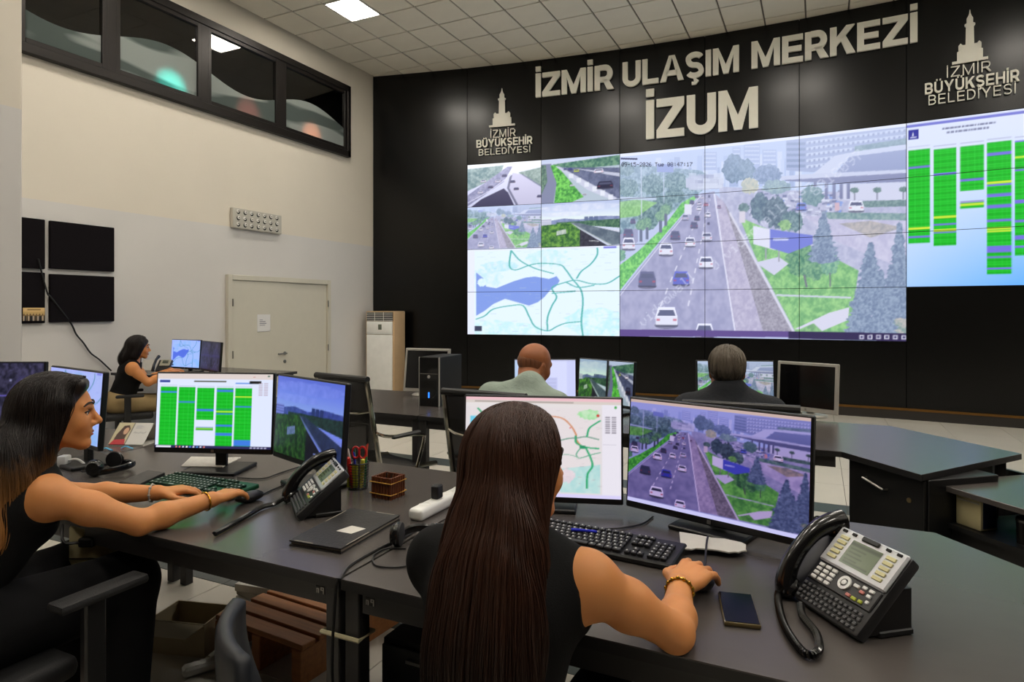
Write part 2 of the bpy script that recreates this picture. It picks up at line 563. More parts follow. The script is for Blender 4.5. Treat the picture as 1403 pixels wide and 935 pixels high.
m_frame = mat('dark bronze aluminium', (38, 34, 32), rough=0.4, metal=0.5, var=0.05)
m_white = mat('white plastic', (225, 222, 215), rough=0.4)
m_tile = mat('mineral ceiling tile', (236, 230, 216), rough=0.9, spec=0.1, var=0.03, vscale=4, bump=0.15, bscale=60)
m_grid = mat('ceiling grid metal', (120, 114, 104), rough=0.6)
m_floor = mat('pale vinyl floor tile', (196, 190, 178), rough=0.38, var=0.05, vscale=6)
m_floor2 = mat('dark slate floor tile', (58, 64, 62), rough=0.4, var=0.15, vscale=30)
m_grout = mat('floor joint', (110, 104, 95), rough=0.8)

XR, YN = 6.4, -3.6
# floor slab, tiles
floor = MB().box(((XL + XR) / 2, 4.4, -0.1), (XR - XL + .4, 17, 0.19)).build('floor', m_grout)
tag(floor, kind='structure')
ft = 0.61
tile_me = {}
def in_view(p, m=40):
    q = p - Vector((0, 0, EYE))
    X = q.x * CA + q.y * SA; Y = -q.x * SA + q.y * CA
    if Y < 0.3: return None
    px, py = CX + FPX * X / Y, HY - FPX * q.z / Y
    return (Y, px, py) if -m < px < 1403 + m and -m < py < 935 + m else None
# rows of pale tiles, with narrower dark bands at two places
ybands = [(5.14, 5.38), (2.42, 2.86)]
ys = []
y = -3.6
while y < 12.6:
    nxt = y + ft
    hit = [b for b in ybands if y < b[0] < nxt + 0.02]
    if hit:
        b = hit[0]
        ys.append((y, b[0], 0)); ys.append((b[0], b[1], 1)); y = b[1]
    else:
        ys.append((y, nxt, 0)); y = nxt
cand = []
for (ya, yb, dark) in ys:
    x = XL
    while x < XR - 0.01:
        xb = min(x + ft, XR)
        cand.append((x, xb, ya, yb, dark)); x = xb
def tile_depth(c):
    r = in_view(Vector(((c[0] + c[1]) / 2, (c[2] + c[3]) / 2, 0)))
    return r[0] if r else 1e9
cand.sort(key=tile_depth)
rest = {0: MB(), 1: MB()}
for i, (x0, x1, y0, y1, dark) in enumerate(cand):
    g = 0.004
    c = ((x0 + x1) / 2, (y0 + y1) / 2, -0.0035); sz = (x1 - x0 - g, y1 - y0 - g, 0.007)
    if i < 240 and tile_depth((x0, x1, y0, y1)) < 1e8:
        key = (round(sz[0], 3), round(sz[1], 3), dark)
        if key not in tile_me:
            tile_me[key] = MB().box((0, 0, 0), sz, bev=0.0015).mesh('floor_tile', m_floor2 if dark else m_floor)
        o = link('floor_tile', tile_me[key], floor); o.location = c
    else:
        rest[dark].box(c, sz)
for dk in (0, 1):
    tag(rest[dk].build('floor_tiles_beyond', m_floor2 if dk else m_floor, floor), kind='stuff')

# ceiling
ceil = MB().box(((XL + XR) / 2, 4.4, CEIL + 0.06), (XR - XL + .4, 17, 0.08)).build('ceiling', m_grid)
tag(ceil, kind='structure')
LX, LY = 0.535, 0.61
L0 = (-5.77, 7.03)
ctile = MB().box((0, 0, 0), (LX - 0.022, LY - 0.022, 0.02), bev=0.003).mesh('ceiling_tile', m_tile)
light_cells = [(i * 5, j * 4) for i in range(0, 5) for j in range(-3, 1)]
light_cells = [c for c in light_cells if L0[0] + c[0] * LX < XR and L0[1] + c[1] * LY > YN]
rest_c = MB()
cells = []
for i in range(-3, 24):
    for j in range(-18, 10):
        if (i, j) in light_cells: continue
        x, y = L0[0] + i * LX, L0[1] + j * LY
        if x - LX / 2 < XL - .5 or x > XR + .2: continue
        r = in_view(Vector((x, y, CEIL)), 60)
        cells.append((r[0] if r else 1e9, x, y))
cells.sort()
for k, (dd, x, y) in enumerate(cells):
    if dd < 1e8 and k < 290:
        o = link('ceiling_tile', ctile, ceil); o.location = (x, y, CEIL + 0.01)
    else:
        rest_c.box((x, y, CEIL + 0.01), (LX - .022, LY - .022, .02))
tag(rest_c.build('ceiling_tiles_beyond', m_tile, ceil), kind='stuff')
m_led = mat('lit LED diffuser', (255, 250, 240), rough=0.5, emit=(255, 247, 234), estr=PANEL_POWER)
led_frame = MB()
for sx in (-1, 1):
    led_frame.box((sx * (LX / 2 - .02), 0, 0.004), (.02, LY - .02, .024)); led_frame.box((0, sx * (LY / 2 - .02), 0.004), (LX - .06, .02, .024))
lf = led_frame.mesh('light_frame', m_white); ld = MB().box((0, 0, 0.006), (LX - .06, LY - .06, .012)).mesh('diffuser', m_led)
for (i, j) in light_cells:
    vis = (i, j) == (0, 0)
    t = thing('ceiling_light', 'lit square LED panel light in the tiled ceiling near the window wall' if vis else
              'lit square LED panel light in the tiled ceiling over the room', 'ceiling light', (L0[0] + i * LX, L0[1] + j * LY, CEIL), 0, 'LED panel lights in the ceiling')
    link('light_frame', lf, t); link('diffuser', ld, t)

# left wall with its window opening
W0, W1 = wl(476, 119), wl(476, 215.3)
wz0, wz1 = 4.00, 5.186
wy1 = W0.y
wy0 = wl(32, 100).y - 2.6
lw = MB()
yA, yB = YN, FAC[0][0].y + .3
lw.box((XL - .1, (yA + yB) / 2, wz0 / 2), (.2, yB - yA, wz0))
lw.box((XL - .1, (yA + yB) / 2, (wz1 + CEIL + .1) / 2), (.2, yB - yA, CEIL + .1 - wz1))
lw.box((XL - .1, (yA + wy0) / 2, (wz0 + wz1) / 2), (.2, wy0 - yA, wz1 - wz0))
lw.box((XL - .1, (wy1 + yB) / 2, (wz0 + wz1) / 2), (.2, yB - wy1, wz1 - wz0))
tag(lw.build('wall_left', m_two, angle=0), kind='structure')
m_dark = mat('dark grey wall paint', (70, 66, 62), rough=.8)
tag(MB().box((XR + .1, 4.4, CEIL / 2), (.2, 17, CEIL)).build('wall_right', m_dark, angle=0), kind='structure')
tag(MB().box(((XL + XR) / 2, YN - .1, CEIL / 2), (XR - XL + .4, .2, CEIL)).build('wall_near', m_dark, angle=0), kind='structure')
# projecting column at the left edge
pc = ad(30.5, 150, 3.57)
col_ = MB().box((pc.x - .3, pc.y - .25, CEIL / 2), (.6, .5, CEIL), bev=.006)
colo = col_.build('wall_column', m_two)
tag(colo, kind='structure')

# window band: frame, sashes, panes, frosted film, dark room behind
win = thing('window_1', None, None, (XL, 0, 0)); tag(win, kind='structure')
def glass_mat():
    m = bpy.data.materials.new('window glass'); m.use_nodes = True
    nt = m.node_tree
    for n in list(nt.nodes):
        if n.type != 'OUTPUT_MATERIAL': nt.nodes.remove(n)
    out = [n for n in nt.nodes if n.type == 'OUTPUT_MATERIAL'][0]
    fr_ = nt.nodes.new('ShaderNodeFresnel'); fr_.inputs['IOR'].default_value = 1.9
    g = nt.nodes.new('ShaderNodeBsdfGlossy'); g.inputs['Roughness'].default_value = .02
    t = nt.nodes.new('ShaderNodeBsdfTransparent'); t.inputs[0].default_value = (.8, .78, .74, 1)
    mx = nt.nodes.new('ShaderNodeMixShader')
    nt.links.new(fr_.outputs[0], mx.inputs[0]); nt.links.new(t.outputs[0], mx.inputs[1]); nt.links.new(g.outputs[0], mx.inputs[2]); nt.links.new(mx.outputs[0], out.inputs[0])
    return m
m_glass = glass_mat()
fr = MB()
fr.box((0.0, (wy0 + wy1) / 2, wz0 + .05), (.16, wy1 - wy0, .10), bev=.006)
fr.box((0.0, (wy0 + wy1) / 2, wz1 - .05), (.16, wy1 - wy0, .10), bev=.006)
fr.box((0.0, wy1 - .04, (wz0 + wz1) / 2), (.16, .08, wz1 - wz0), bev=.006)
fr.box((0.0, wy0 + .04, (wz0 + wz1) / 2), (.16, .08, wz1 - wz0), bev=.006)
fr.build('window_frame', m_frame, win)
mull = [wy0, wl(30, 0).y - .1, wl(148, 0).y, wl(276, 0).y, wl(381, 0).y, wy1]
for ym in mull[1:-1]:
    MB().box((0.0, ym, (wz0 + wz1) / 2), (.13, .11, wz1 - wz0 - .18), bev=.005).build('mullion', m_frame, win)
m_film = None
def film_material():
    m = bpy.data.materials.new('frosted wave film')
    m.use_nodes = True
    nt = m.node_tree
    for n in list(nt.nodes):
        if n.type != 'OUTPUT_MATERIAL': nt.nodes.remove(n)
    out = [n for n in nt.nodes if n.type == 'OUTPUT_MATERIAL'][0]
    g = nt.nodes.new('ShaderNodeTexCoord')
    wv = nt.nodes.new('ShaderNodeTexNoise'); wv.inputs['Scale'].default_value = 1.1; wv.inputs['Detail'].default_value = 1
    mp = nt.nodes.new('ShaderNodeMapping'); mp.inputs['Scale'].default_value = (1, .6, 4)
    nt.links.new(g.outputs['Object'], mp.inputs[0]); nt.links.new(mp.outputs[0], wv.inputs['Vector'])
    cr = nt.nodes.new('ShaderNodeValToRGB')
    cr.color_ramp.elements[0].position = .42; cr.color_ramp.elements[0].color = lin((118, 130, 126))
    cr.color_ramp.elements[1].position = .5; cr.color_ramp.elements[1].color = lin((200, 210, 205))
    nt.links.new(wv.outputs['Fac'], cr.inputs[0])
    d = nt.nodes.new('ShaderNodeBsdfDiffuse'); tl = nt.nodes.new('ShaderNodeBsdfTranslucent'); tr = nt.nodes.new('ShaderNodeBsdfTransparent')
    nt.links.new(cr.outputs[0], d.inputs[0]); nt.links.new(cr.outputs[0], tl.inputs[0])
    a = nt.nodes.new('ShaderNodeMixShader'); a.inputs[0].default_value = .5
    nt.links.new(d.outputs[0], a.inputs[1]); nt.links.new(tl.outputs[0], a.inputs[2])
    b = nt.nodes.new('ShaderNodeMixShader'); b.inputs[0].default_value = .15
    nt.links.new(a.outputs[0], b.inputs[1]); nt.links.new(tr.outputs[0], b.inputs[2])
    nt.links.new(b.outputs[0], out.inputs[0])
    return m
m_film = film_material()
for k in range(len(mull) - 1):
    a, b = mull[k] + .05, mull[k + 1] - .05
    if k == len(mull) - 2: b -= .04
    zc = (wz0 + wz1) / 2
    sash = MB()
    hz = wz1 - wz0 - .2
    for yy in (a + .025, b - .025): sash.box((.03, yy, zc), (.07, .05, hz), bev=.004)
    for zz in (zc - hz / 2 + .025, zc + hz / 2 - .025): sash.box((.03, (a + b) / 2, zz), (.07, b - a - .1, .05), bev=.004)
    sash.build('sash', m_frame, win)
    MB().box((.03, (a + b) / 2, zc), (.008, b - a - .09, hz - .09)).build('pane', m_glass, win)
    n = 24
    P = []
    for i in range(n + 1):
        yy = a + .05 + (b - a - .1) * i / n
        P.append((yy, zc - .02 + .13 * math.sin(yy * 2.6 + .6) - 0.05))
    vv, ff = [], []
    for (yy, zz) in P:
        vv += [(.0355, yy, zc - hz / 2 + .05), (.0355, yy, zz)]
    for i in range(n): ff.append((2 * i, 2 * i + 2, 2 * i + 3, 2 * i + 1))
    MB().add(vv, ff).build('frosted_film', m_film, win, angle=0)
# the unlit room beyond the panes
m_dim = mat('dim room paint', (120, 100, 82), rough=.9)
bx = MB()
bx.box((XL - 2.6, (wy0 + wy1) / 2, 4.6), (.1, wy1 - wy0 + 1, 2.6)); bx.box((XL - 1.4, (wy0 + wy1) / 2, 3.3), (2.4, wy1 - wy0 + 1, .1))
bx.box((XL - 1.4, (wy0 + wy1) / 2, 5.95), (2.4, wy1 - wy0 + 1, .1)); bx.box((XL - 1.4, wy1 + .5, 4.6), (2.4, .1, 2.6)); bx.box((XL - 1.4, wy0 - .5, 4.6), (2.4, .1, 2.6))
tag(bx.build('wall_upper_gallery', m_dim, angle=0), kind='structure')
for (px_, py_, colr, pw) in ((232, 118, (0.03, 0.85, 0.8), 34), (338, 130, (1.0, .2, .18), 18), (425, 165, (1.0, .3, .15), 18)):
    q = wl(px_, py_)
    la = bpy.data.lights.new('gallery_lamp', 'POINT'); la.energy = pw; la.color = colr; la.shadow_soft_size = .05
    lo = bpy.data.objects.new('gallery_lamp', la); lo.location = (XL - .30, q.y, wz0 + .2); COL.objects.link(lo)
    lo.parent = win; lo.location = (-.30, q.y, wz0 + .16)

# door_1 : double leaf
dn = wl(308.6, 377); df = wl(449.7, 385.3)
dz = 1.925
door = thing('door_1', None, None, (XL, 0, 0)); tag(door, kind='structure')
m_door = mat('cream door paint', (205, 200, 184), rough=.5, var=.02)
m_steel = mat('brushed steel', (150, 148, 142), rough=.3, metal=1)
f = MB()
fw = .07
f.box((.03, dn.y + fw / 2, dz / 2), (.06, fw, dz), bev=.004); f.box((.03, df.y - fw / 2, dz / 2), (.06, fw, dz), bev=.004)
f.box((.03, (dn.y + df.y) / 2, dz - fw / 2), (.0598, df.y - dn.y - 2 * fw, fw), bev=.004)
f.build('door_frame', m_door, door)
ym = wl(392, 480).y
lA = MB().box((.022, (dn.y + fw + ym) / 2, (dz - fw) / 2), (.044, ym - dn.y - fw - .008, dz - fw - .012), bev=.003).build('door_leaf', m_door, door)
lB = MB().box((.012, (df.y - fw + ym) / 2, (dz - fw) / 2), (.03, df.y - fw - ym - .006, dz - fw - .012), bev=.003).build('door_leaf', m_door, door)
hp = wl(389, 484)
h = MB()
h.lathe([(.026, 0), (.026, .008)], 16, T(.044, hp.y - .03, hp.z) @ RY(R(90))); h.tube([(.05, hp.y - .03, hp.z), (.09, hp.y - .03, hp.z), (.095, hp.y - .06, hp.z), (.095, hp.y - .2, hp.z)], .011)
h.build('handle', m_steel, lA)
MB().lathe([(.026, 0), (.026, .01), (.01, .012)], 16, T(.044, hp.y - .03, hp.z - .12) @ RY(R(90))).build('keyhole_plate', m_steel, lA)
for zz in (1.55, .85, .3):
    MB().tube([(.062, dn.y + fw, zz - .05), (.062, dn.y + fw, zz + .05)], .011).build('hinge', m_steel, door)
    MB().tube([(.062, df.y - fw, zz - .05), (.062, df.y - fw, zz + .05)], .011).build('hinge', m_steel, door)
# notice on the door
pn = Pic(60, 76, lambda x, y: (x, y), (226, 224, 222))
for k, (x0, x1) in enumerate(((.18, .42), (.18, .62), (.18, .68), (.18, .58))): pn.rect(x0, .3 + k * .1, x1, .335 + k * .1, (110, 110, 125))
q0, q1 = wl(349, 455), wl(367, 431)
me = picture_mesh('paper_notice', q1.y - q0.y, q1.z - q0.z, pn.a, 40, 50, print_mat())
o = link('paper_notice', me); o.location = (XL + .048, q0.y, q0.z); o.rotation_euler = (0, 0, R(90))
tag(o, 'white printed paper notice taped to the closed double door', 'notice')
def solidify(o, t):
    md = o.modifiers.new('thickness', 'SOLIDIFY'); md.thickness = t; md.offset = 0
solidify(o, .0015)

# black display wall: backing, cladding boards, plinth
bw = MB()
for (p0, dv, n, L_, s0) in FAC:
    M = Matrix(((dv.x, n.x, 0, p0.x), (dv.y, n.y, 0, p0.y), (0, 0, 1, 0), (0, 0, 0, 1)))
    bw.box((L_ / 2, -.13, CEIL / 2), (L_ + .02, .16, CEIL), M)
wb = tag(bw.build('wall_back', m_blackwall, angle=0), kind='structure')
for k, (p0, dv, n, L_, s0) in enumerate(FAC):
    M = Matrix(((dv.x, n.x, 0, p0.x), (dv.y, n.y, 0, p0.y), (0, 0, 1, 0), (0, 0, 0, 1)))
    parts = [(0.0, CEIL)] if k == 0 else ([(0, SZ0), (SZ0 + 4 * CELL_H, CEIL)] if k <= 5 else [(0, SZ0 + CELL_H), (SZ0 + 4 * CELL_H, CEIL)])
    for (za, zb) in parts:
        MB().box((L_ / 2, -.025, (za + zb) / 2), (L_ - .006, .05, zb - za - .004), M, bev=.002).build('cladding_board', m_black, wb)
m_gold = mat('brass trim', (120, 84, 34), rough=.4, metal=.6)
m_plinth = mat('dark plinth', (36, 32, 28), rough=.6)
bb = MB(); bt = MB()
for (p0, dv, n, L_, s0) in FAC:
    M = Matrix(((dv.x, n.x, 0, p0.x), (dv.y, n.y, 0, p0.y), (0, 0, 1, 0), (0, 0, 0, 1)))
    bb.box((L_ / 2, .012, .06), (L_ + .01, .024, .12), M); bt.box((L_ / 2, .016, .135), (L_ + .01, .032, .03), M)
b_ = tag(bb.build('baseboard_back', m_plinth, angle=0), kind='structure')
bt.build('brass_strip', m_gold, b_, angle=0)
# ------------------------------------------------------------------ pictures shown on the displays
def car(p, x, y, w, col, dark=False):
    h = w * .95
    p.ell(x, y + h * .38, w * .55, h * .16, (70, 68, 90), .55)
    p.poly([(x - w * .5, y - h * .05), (x + w * .5, y - h * .05), (x + w * .5, y + h * .4), (x - w * .5, y + h * .4)], col)
    p.poly([(x - w * .38, y - h * .42), (x + w * .38, y - h * .42), (x + w * .5, y), (x - w * .5, y)], tuple(min(255, c * 1.06) for c in col))
    p.poly([(x - w * .32, y - h * .3), (x + w * .32, y - h * .3), (x + w * .42, y - h * .04), (x - w * .42, y - h * .04)], (78, 82, 112))
    p.rect(x - w * .46, y + h * .08, x - w * .3, y + h * .18, (190, 70, 90), .7); p.rect(x + w * .3, y + h * .08, x + w * .46, y + h * .18, (190, 70, 90), .7)
    p.rect(x - w * .5, y + h * .36, x + w * .5, y + h * .44, (50, 50, 70), .8)
def avenue(w, h, text=True, bars=True):
    def mp(x, y):
        u = (x - 30) / 1220.0
        t = 125 - 125 * u; b = 905 + 15 * u
        return u, (y - t) / (b - t)
    p = Pic(w, h, mp, (186, 196, 228))
    # hazy skyline
    p.rect(30, 0, 1255, 300, (188, 204, 236))
    r = random.Random(4)
    for k in range(60):
        x = 60 + k * 13 + r.random() * 8; hh = r.uniform(20, 100)
        c = r.choice([(168, 186, 226), (196, 208, 236), (150, 168, 208), (214, 222, 240)])
        p.rect(x, 250 - hh - (x - 30) * .07, x + r.uniform(10, 34), 260, c)
    for (x, y, ww, hh) in ((610, 60, 70, 130), (560, 90, 36, 100), (690, 100, 60, 90), (430, 110, 60, 80)):
        p.rect(x, y, x + ww, y + hh, (160, 176, 216))
        for k in range(6): p.rect(x + 4, y + 6 + k * 18, x + ww - 4, y + 12 + k * 18, (205, 214, 238))
    # left greenery
    p.mpoly([(30, 190), (130, 170), (260, 180), (420, 190), (480, 235), (410, 290), (210, 420), (30, 470)], (92, 124, 140), (160, 186, 196), 9)
    for (x, y, rx, ry) in ((70, 270, 50, 40), (190, 255, 60, 45), (300, 240, 55, 40), (240, 340, 50, 45), (170, 400, 50, 45), (90, 345, 35, 25), (380, 250, 40, 28), (300, 300, 45, 32), (60, 190, 40, 30)):
        p.mell(x, y, rx, ry, (58, 92, 98), (128, 160, 156), 6)
    p.mpoly([(30, 330), (120, 318), (215, 330), (120, 390), (30, 400)], (110, 170, 96), (150, 206, 128), 8)
    p.rect(30, 310, 210, 320, (186, 200, 220)); p.line([(135, 170), (138, 400)], 4, (200, 210, 226)); p.line([(245, 170), (245, 330)], 3, (196, 206, 226))
    p.rect(212, 165, 292, 200, (120, 136, 200))
    # ground to the right
    p.mpoly([(500, 260), (1255, 300), (1255, 920), (560, 900)], (164, 166, 196), (190, 190, 214), 14)
    # carriageway
    p.poly([(420, 290), (480, 280), (520, 560), (575, 905), (30, 905), (30, 720), (220, 510)], (152, 152, 186))
    p.mpoly([(420, 290), (480, 280), (520, 560), (575, 905), (30, 905), (30, 720), (220, 510)], (140, 140, 176), (172, 170, 200), 26, .7)
    p.poly([(30, 470), (120, 440), (120, 500), (30, 560)], (150, 152, 184))
    p.rect(350, 225, 520, 265, (196, 200, 220)); 
    for k in range(46):
        p.rect(350 + r.random() * 165, 200 + r.random() * 70, 360 + r.random() * 165, 212 + r.random() * 66, r.choice([(220, 224, 236), (130, 134, 166), (180, 184, 206)]), .6)
    for (a, b) in (((446, 300), (190, 860)), ((462, 300), (355, 800))):
        for k in range(14):
            t0 = k / 14.0; t1 = t0 + .03
            q = lambda t: (a[0] + (b[0] - a[0]) * t * t ** .4, a[1] + (b[1] - a[1]) * t * t ** .4)
            p.line([q(t0), q(t1)], 2 + 6 * t0, (216, 214, 232))
    p.line([(478, 290), (520, 560), (575, 905)], 7, (226, 224, 240)); p.line([(420, 296), (222, 520), (30, 730)], 5, (206, 204, 226))
    # hedge
    p.mpoly([(385, 300), (410, 296), (250, 470), (120, 610), (30, 710), (30, 600), (120, 540), (240, 440), (330, 330)], (70, 160, 74), (136, 222, 104), 7)
    # service lane, verge and kerb
    p.mpoly([(484, 290), (525, 330), (600, 560), (705, 905), (578, 905), (522, 560)], (168, 160, 188), (192, 184, 206), 10)
    p.mpoly([(525, 330), (548, 372), (640, 540), (830, 905), (700, 905), (600, 560)], (128, 122, 136), (166, 160, 172), 5)
    p.line([(548, 372), (640, 540), (832, 905)], 10, (214, 212, 226))
    # planting on the right
    p.mpoly([(590, 390), (660, 420), (900, 520), (1075, 620), (1040, 905), (840, 905), (660, 560)], (96, 162, 92), (146, 206, 118), 12)
    p.poly([(660, 585), (760, 560), (800, 590), (740, 640)], (206, 206, 226)); p.poly([(825, 870), (960, 800), (1040, 775), (1035, 830), (930, 880)], (214, 212, 228))
    p.line([(750, 724), (1045, 734)], 8, (196, 204, 214)); p.mpoly([(845, 870), (900, 845), (935, 880), (860, 905)], (96, 150, 92), (130, 190, 110), 8)
    # parking, street
    for k in range(190):
        x, y = r.uniform(620, 1010), r.uniform(275, 390)
        p.rect(x, y, x + r.uniform(8, 26), y + r.uniform(6, 12), r.choice([(214, 218, 234), (130, 134, 164), (96, 102, 140), (180, 182, 206), (116, 146, 214)]), .85)
    p.mpoly([(860, 385), (1255, 400), (1255, 620), (1000, 500)], (182, 178, 206), (202, 198, 220), 16)
    p.mpoly([(1000, 420), (1120, 410), (1240, 440), (1120, 480)], (150, 148, 150), (186, 176, 170), 8)
    p.mpoly([(930, 370), (1255, 380), (1255, 410), (960, 400)], (96, 130, 132), (140, 166, 160), 8)
    # office building and elevated road
    p.poly([(790, 62), (1255, 0), (1255, 120), (1000, 150), (900, 200), (790, 190)], (146, 158, 196))
    for k in range(5):
        y = 66 + k * 26
        p.poly([(870, y), (1250, y - 46), (1250, y - 34), (870, y + 12)], (206, 214, 236))
        for j in range(20): p.rect(880 + j * 19, y + 2 - j * 2.3, 888 + j * 19, y + 13 - j * 2.3, (110, 122, 164), .9)
    for k in range(5): p.rect(792, 70 + k * 24, 866, 82 + k * 24, (104, 122, 160)); 
    p.mpoly([(1060, 92), (1255, 62), (1255, 92), (1060, 118)], (80, 112, 120), (120, 150, 150), 6)
    p.poly([(900, 205), (985, 130), (1075, 112), (1255, 88), (1255, 110), (1040, 136), (985, 200), (900, 214)], (208, 212, 232))
    p.poly([(990, 200), (1045, 136), (1255, 112), (1255, 205), (1000, 222)], (124, 134, 176))
    p.poly([(760, 222), (900, 214), (1255, 200), (1255, 246), (1000, 250), (790, 236)], (108, 112, 150)); p.poly([(760, 216), (900, 206), (1255, 196), (1255, 210), (900, 226), (770, 232)], (200, 204, 226))
    p.poly([(1000, 252), (1255, 246), (1255, 325), (1020, 320)], (206, 208, 228))
    for x in (900, 945, 975, 1003, 1030): p.rect(x, 235, x + 12, 315, (112, 116, 152))
    for x in (1060, 1145, 1240):
        p.line([(x, 280), (x, 320)], 4, (110, 112, 130)); p.mell(x, 278, 16, 12, (74, 100, 100), (110, 140, 130), 3)
    p.mpoly([(1080, 325), (1255, 322), (1255, 350), (1100, 352)], (86, 116, 116), (124, 150, 146), 5)
    car(p, 1066, 346, 58, (226, 228, 238))
    # trees
    for (x, y, rx, ry, c0, c1) in ((565, 185, 52, 62, (72, 98, 122), (116, 142, 164)), (620, 190, 40, 50, (80, 108, 130), (126, 150, 170)), (715, 210, 60, 46, (96, 118, 152), (140, 160, 190)),
        (635, 255, 38, 34, (170, 178, 160), (206, 200, 170)), (750, 260, 60, 30, (120, 146, 160), (160, 186, 180)), (895, 300, 46, 44, (92, 124, 134), (130, 158, 160)), (680, 350, 42, 62, (70, 92, 112), (112, 136, 146)),
        (745, 370, 54, 66, (66, 86, 104), (116, 136, 148)), (610, 350, 24, 20, (80, 106, 112), (120, 146, 146)), (815, 410, 44, 46, (70, 100, 110), (130, 156, 156)), (785, 425, 26, 24, (110, 158, 104), (160, 200, 130)),
        (860, 575, 66, 74, (54, 112, 84), (122, 172, 116)), (900, 610, 50, 50, (62, 118, 90), (128, 176, 122)), (965, 590, 34, 50, (84, 140, 116), (136, 186, 140)), (1200, 850, 70, 60, (110, 140, 130), (190, 180, 170)), (20, 560, 40, 30, (90, 140, 120), (130, 180, 140))):
        p.mell(x, y, rx, ry, c0, c1, 7)
    p.line([(862, 640), (872, 690)], 8, (100, 100, 110)); p.line([(965, 630), (966, 690)], 5, (100, 104, 110))
    for (x, y0, y1, ww) in ((940, 385, 570, 62), (1120, 520, 760, 70), (1225, 450, 790, 66), (1085, 690, 905, 72), (1160, 640, 890, 60)):
        for k in range(9):
            t = k / 8.0
            p.mell(x + r.uniform(-4, 4), y0 + (y1 - y0) * t, ww * (.18 + .85 * t), (y1 - y0) * .1, (94, 112, 142), (142, 160, 182), 6)
    p.poly([(650, 428), (745, 448), (745, 532), (652, 505)], (222, 222, 238)); p.poly([(722, 442), (896, 470), (896, 505), (800, 546), (722, 522)], (104, 114, 206)); p.rect(735, 480, 800, 490, (214, 218, 244), .8); p.line([(705, 525), (705, 570)], 6, (150, 150, 160)); p.line([(760, 535), (760, 580)], 6, (150, 150, 160))
    p.rect(590, 365, 616, 415, (214, 206, 216)); p.rect(984, 330, 1002, 365, (206, 170, 180))
    # palms beside the hedge
    for (x, y) in ((135, 430), (165, 420), (230, 390), (255, 360)):
        p.mell(x, y, 26, 24, (86, 128, 112), (140, 182, 140), 4); p.rect(x - 7, y + 18, x + 7, y + 70, (92, 100, 124))
    # traffic
    W_, D_ = (226, 226, 240), (86, 88, 122)
    for (x, y, w_, c) in ((258, 820, 104, W_), (165, 660, 84, D_), (328, 655, 76, (84, 92, 190)), (442, 585, 62, W_), (256, 530, 66, W_), (370, 498, 48, W_), (300, 470, 46, D_), (446, 475, 44, (206, 206, 226)), (388, 425, 34, D_),
        (452, 418, 12, (60, 62, 88)), (360, 360, 34, W_), (347, 392, 32, (176, 176, 204)), (402, 395, 26, D_), (449, 380, 26, W_), (411, 352, 22, W_), (412, 330, 20, (200, 200, 220)), (442, 335, 18, (190, 120, 140)), (378, 326, 22, D_), (400, 300, 18, D_), (425, 305, 14, W_), (455, 300, 12, D_),
        (72, 465, 50, D_), (74, 508, 62, W_), (435, 880, 78, W_), (500, 345, 18, (150, 130, 160)), (852, 345, 40, (110, 130, 210)), (95, 412, 26, D_)):
        car(p, x, y, w_, c)
    p.rect(344, 335, 376, 380, (222, 222, 236)) 
    p.a = p.a * .8 + np.array((188, 200, 238)) / 255.0 * .2
    hz_ = (np.clip(1 - np.linspace(0, 1, h) / .3, 0, 1) ** .7 * .55)[:, None, None]
    p.a = p.a * (1 - hz_) + np.array((200, 212, 242)) / 255.0 * hz_
    if bars:
        p.poly([(30, 125), (1255, -2), (1255, 12), (30, 138)], (224, 230, 246))
        p.poly([(30, 875), (800, 880), (800, 906), (30, 906)], (96, 78, 140)); p.poly([(800, 880), (1255, 885), (1255, 920), (800, 912)], (52, 44, 84))
        for k in range(6):
            x = 1078 + k * 31
            p.rect(x, 893, x + 18, 911, (206, 206, 226)); p.rect(x + 4, 897, x + 14, 907, (70, 64, 110))
    if text:
        p.text(38, 162, '09-15-2026 Tue 08:47:17', 2.5, (24, 24, 48), 1, -.02)
        p.rect(34, 142, 118, 149, (70, 74, 110))
        p.text(120, 835, 'videowall', 6.2, (226, 230, 246), .42, -0.72)
        p.text(455, 590, '0 videowall IG-', 6.2, (226, 230, 246), .4, -0.72)
        p.text(880, 270, '8018097', 6.2, (226, 230, 246), .42, -0.72)
    return p.a
def haze_bridge(w, h):
    p = Pic(w, h, None, (200, 202, 230))
    p.rect(0, 0, 1, .3, (214, 216, 240)); p.mpoly([(0, .1), (.5, .06), (.45, .3), (0, .62)], (96, 122, 130), (150, 168, 170), 9)
    p.mpoly([(.7, .25), (1, .16), (1, .6), (.78, .38)], (104, 126, 124), (150, 166, 164), 8)
    p.mpoly([(.55, .1), (.62, .1), (.5, .45), (0, .98), (0, .72)], (122, 124, 160), (160, 160, 192), 10)
    p.poly([(.62, .25), (.75, .3), (1, .62), (1, 1), (.66, 1), (.56, .7)], (190, 188, 216)); p.line([(.6, .3), (.56, .6), (.68, 1)], .03, (110, 112, 140))
    p.poly([(.2, .82), (.5, .6), (.56, .7), (.64, 1), (.05, 1)], (64, 62, 92)); p.line([(.0, .9), (.3, .65), (.6, .3)], .014, (206, 206, 228)); p.line([(.75, .3), (1, .6)], .02, (112, 118, 146))
    for (x, y, c) in ((.18, .66, 1), (.32, .55, 0), (.42, .42, 1), (.51, .3, 0), (.62, .45, 0), (.67, .62, 0), (.22, .4, 1), (.98, .82, 0)):
        car(p, x, y, .07, (210, 210, 230) if c else (70, 70, 104))
    p.a = np.clip(p.a + (np.linspace(.14, 0, h) ** 1)[:, None, None], 0, 1)
    return p.a
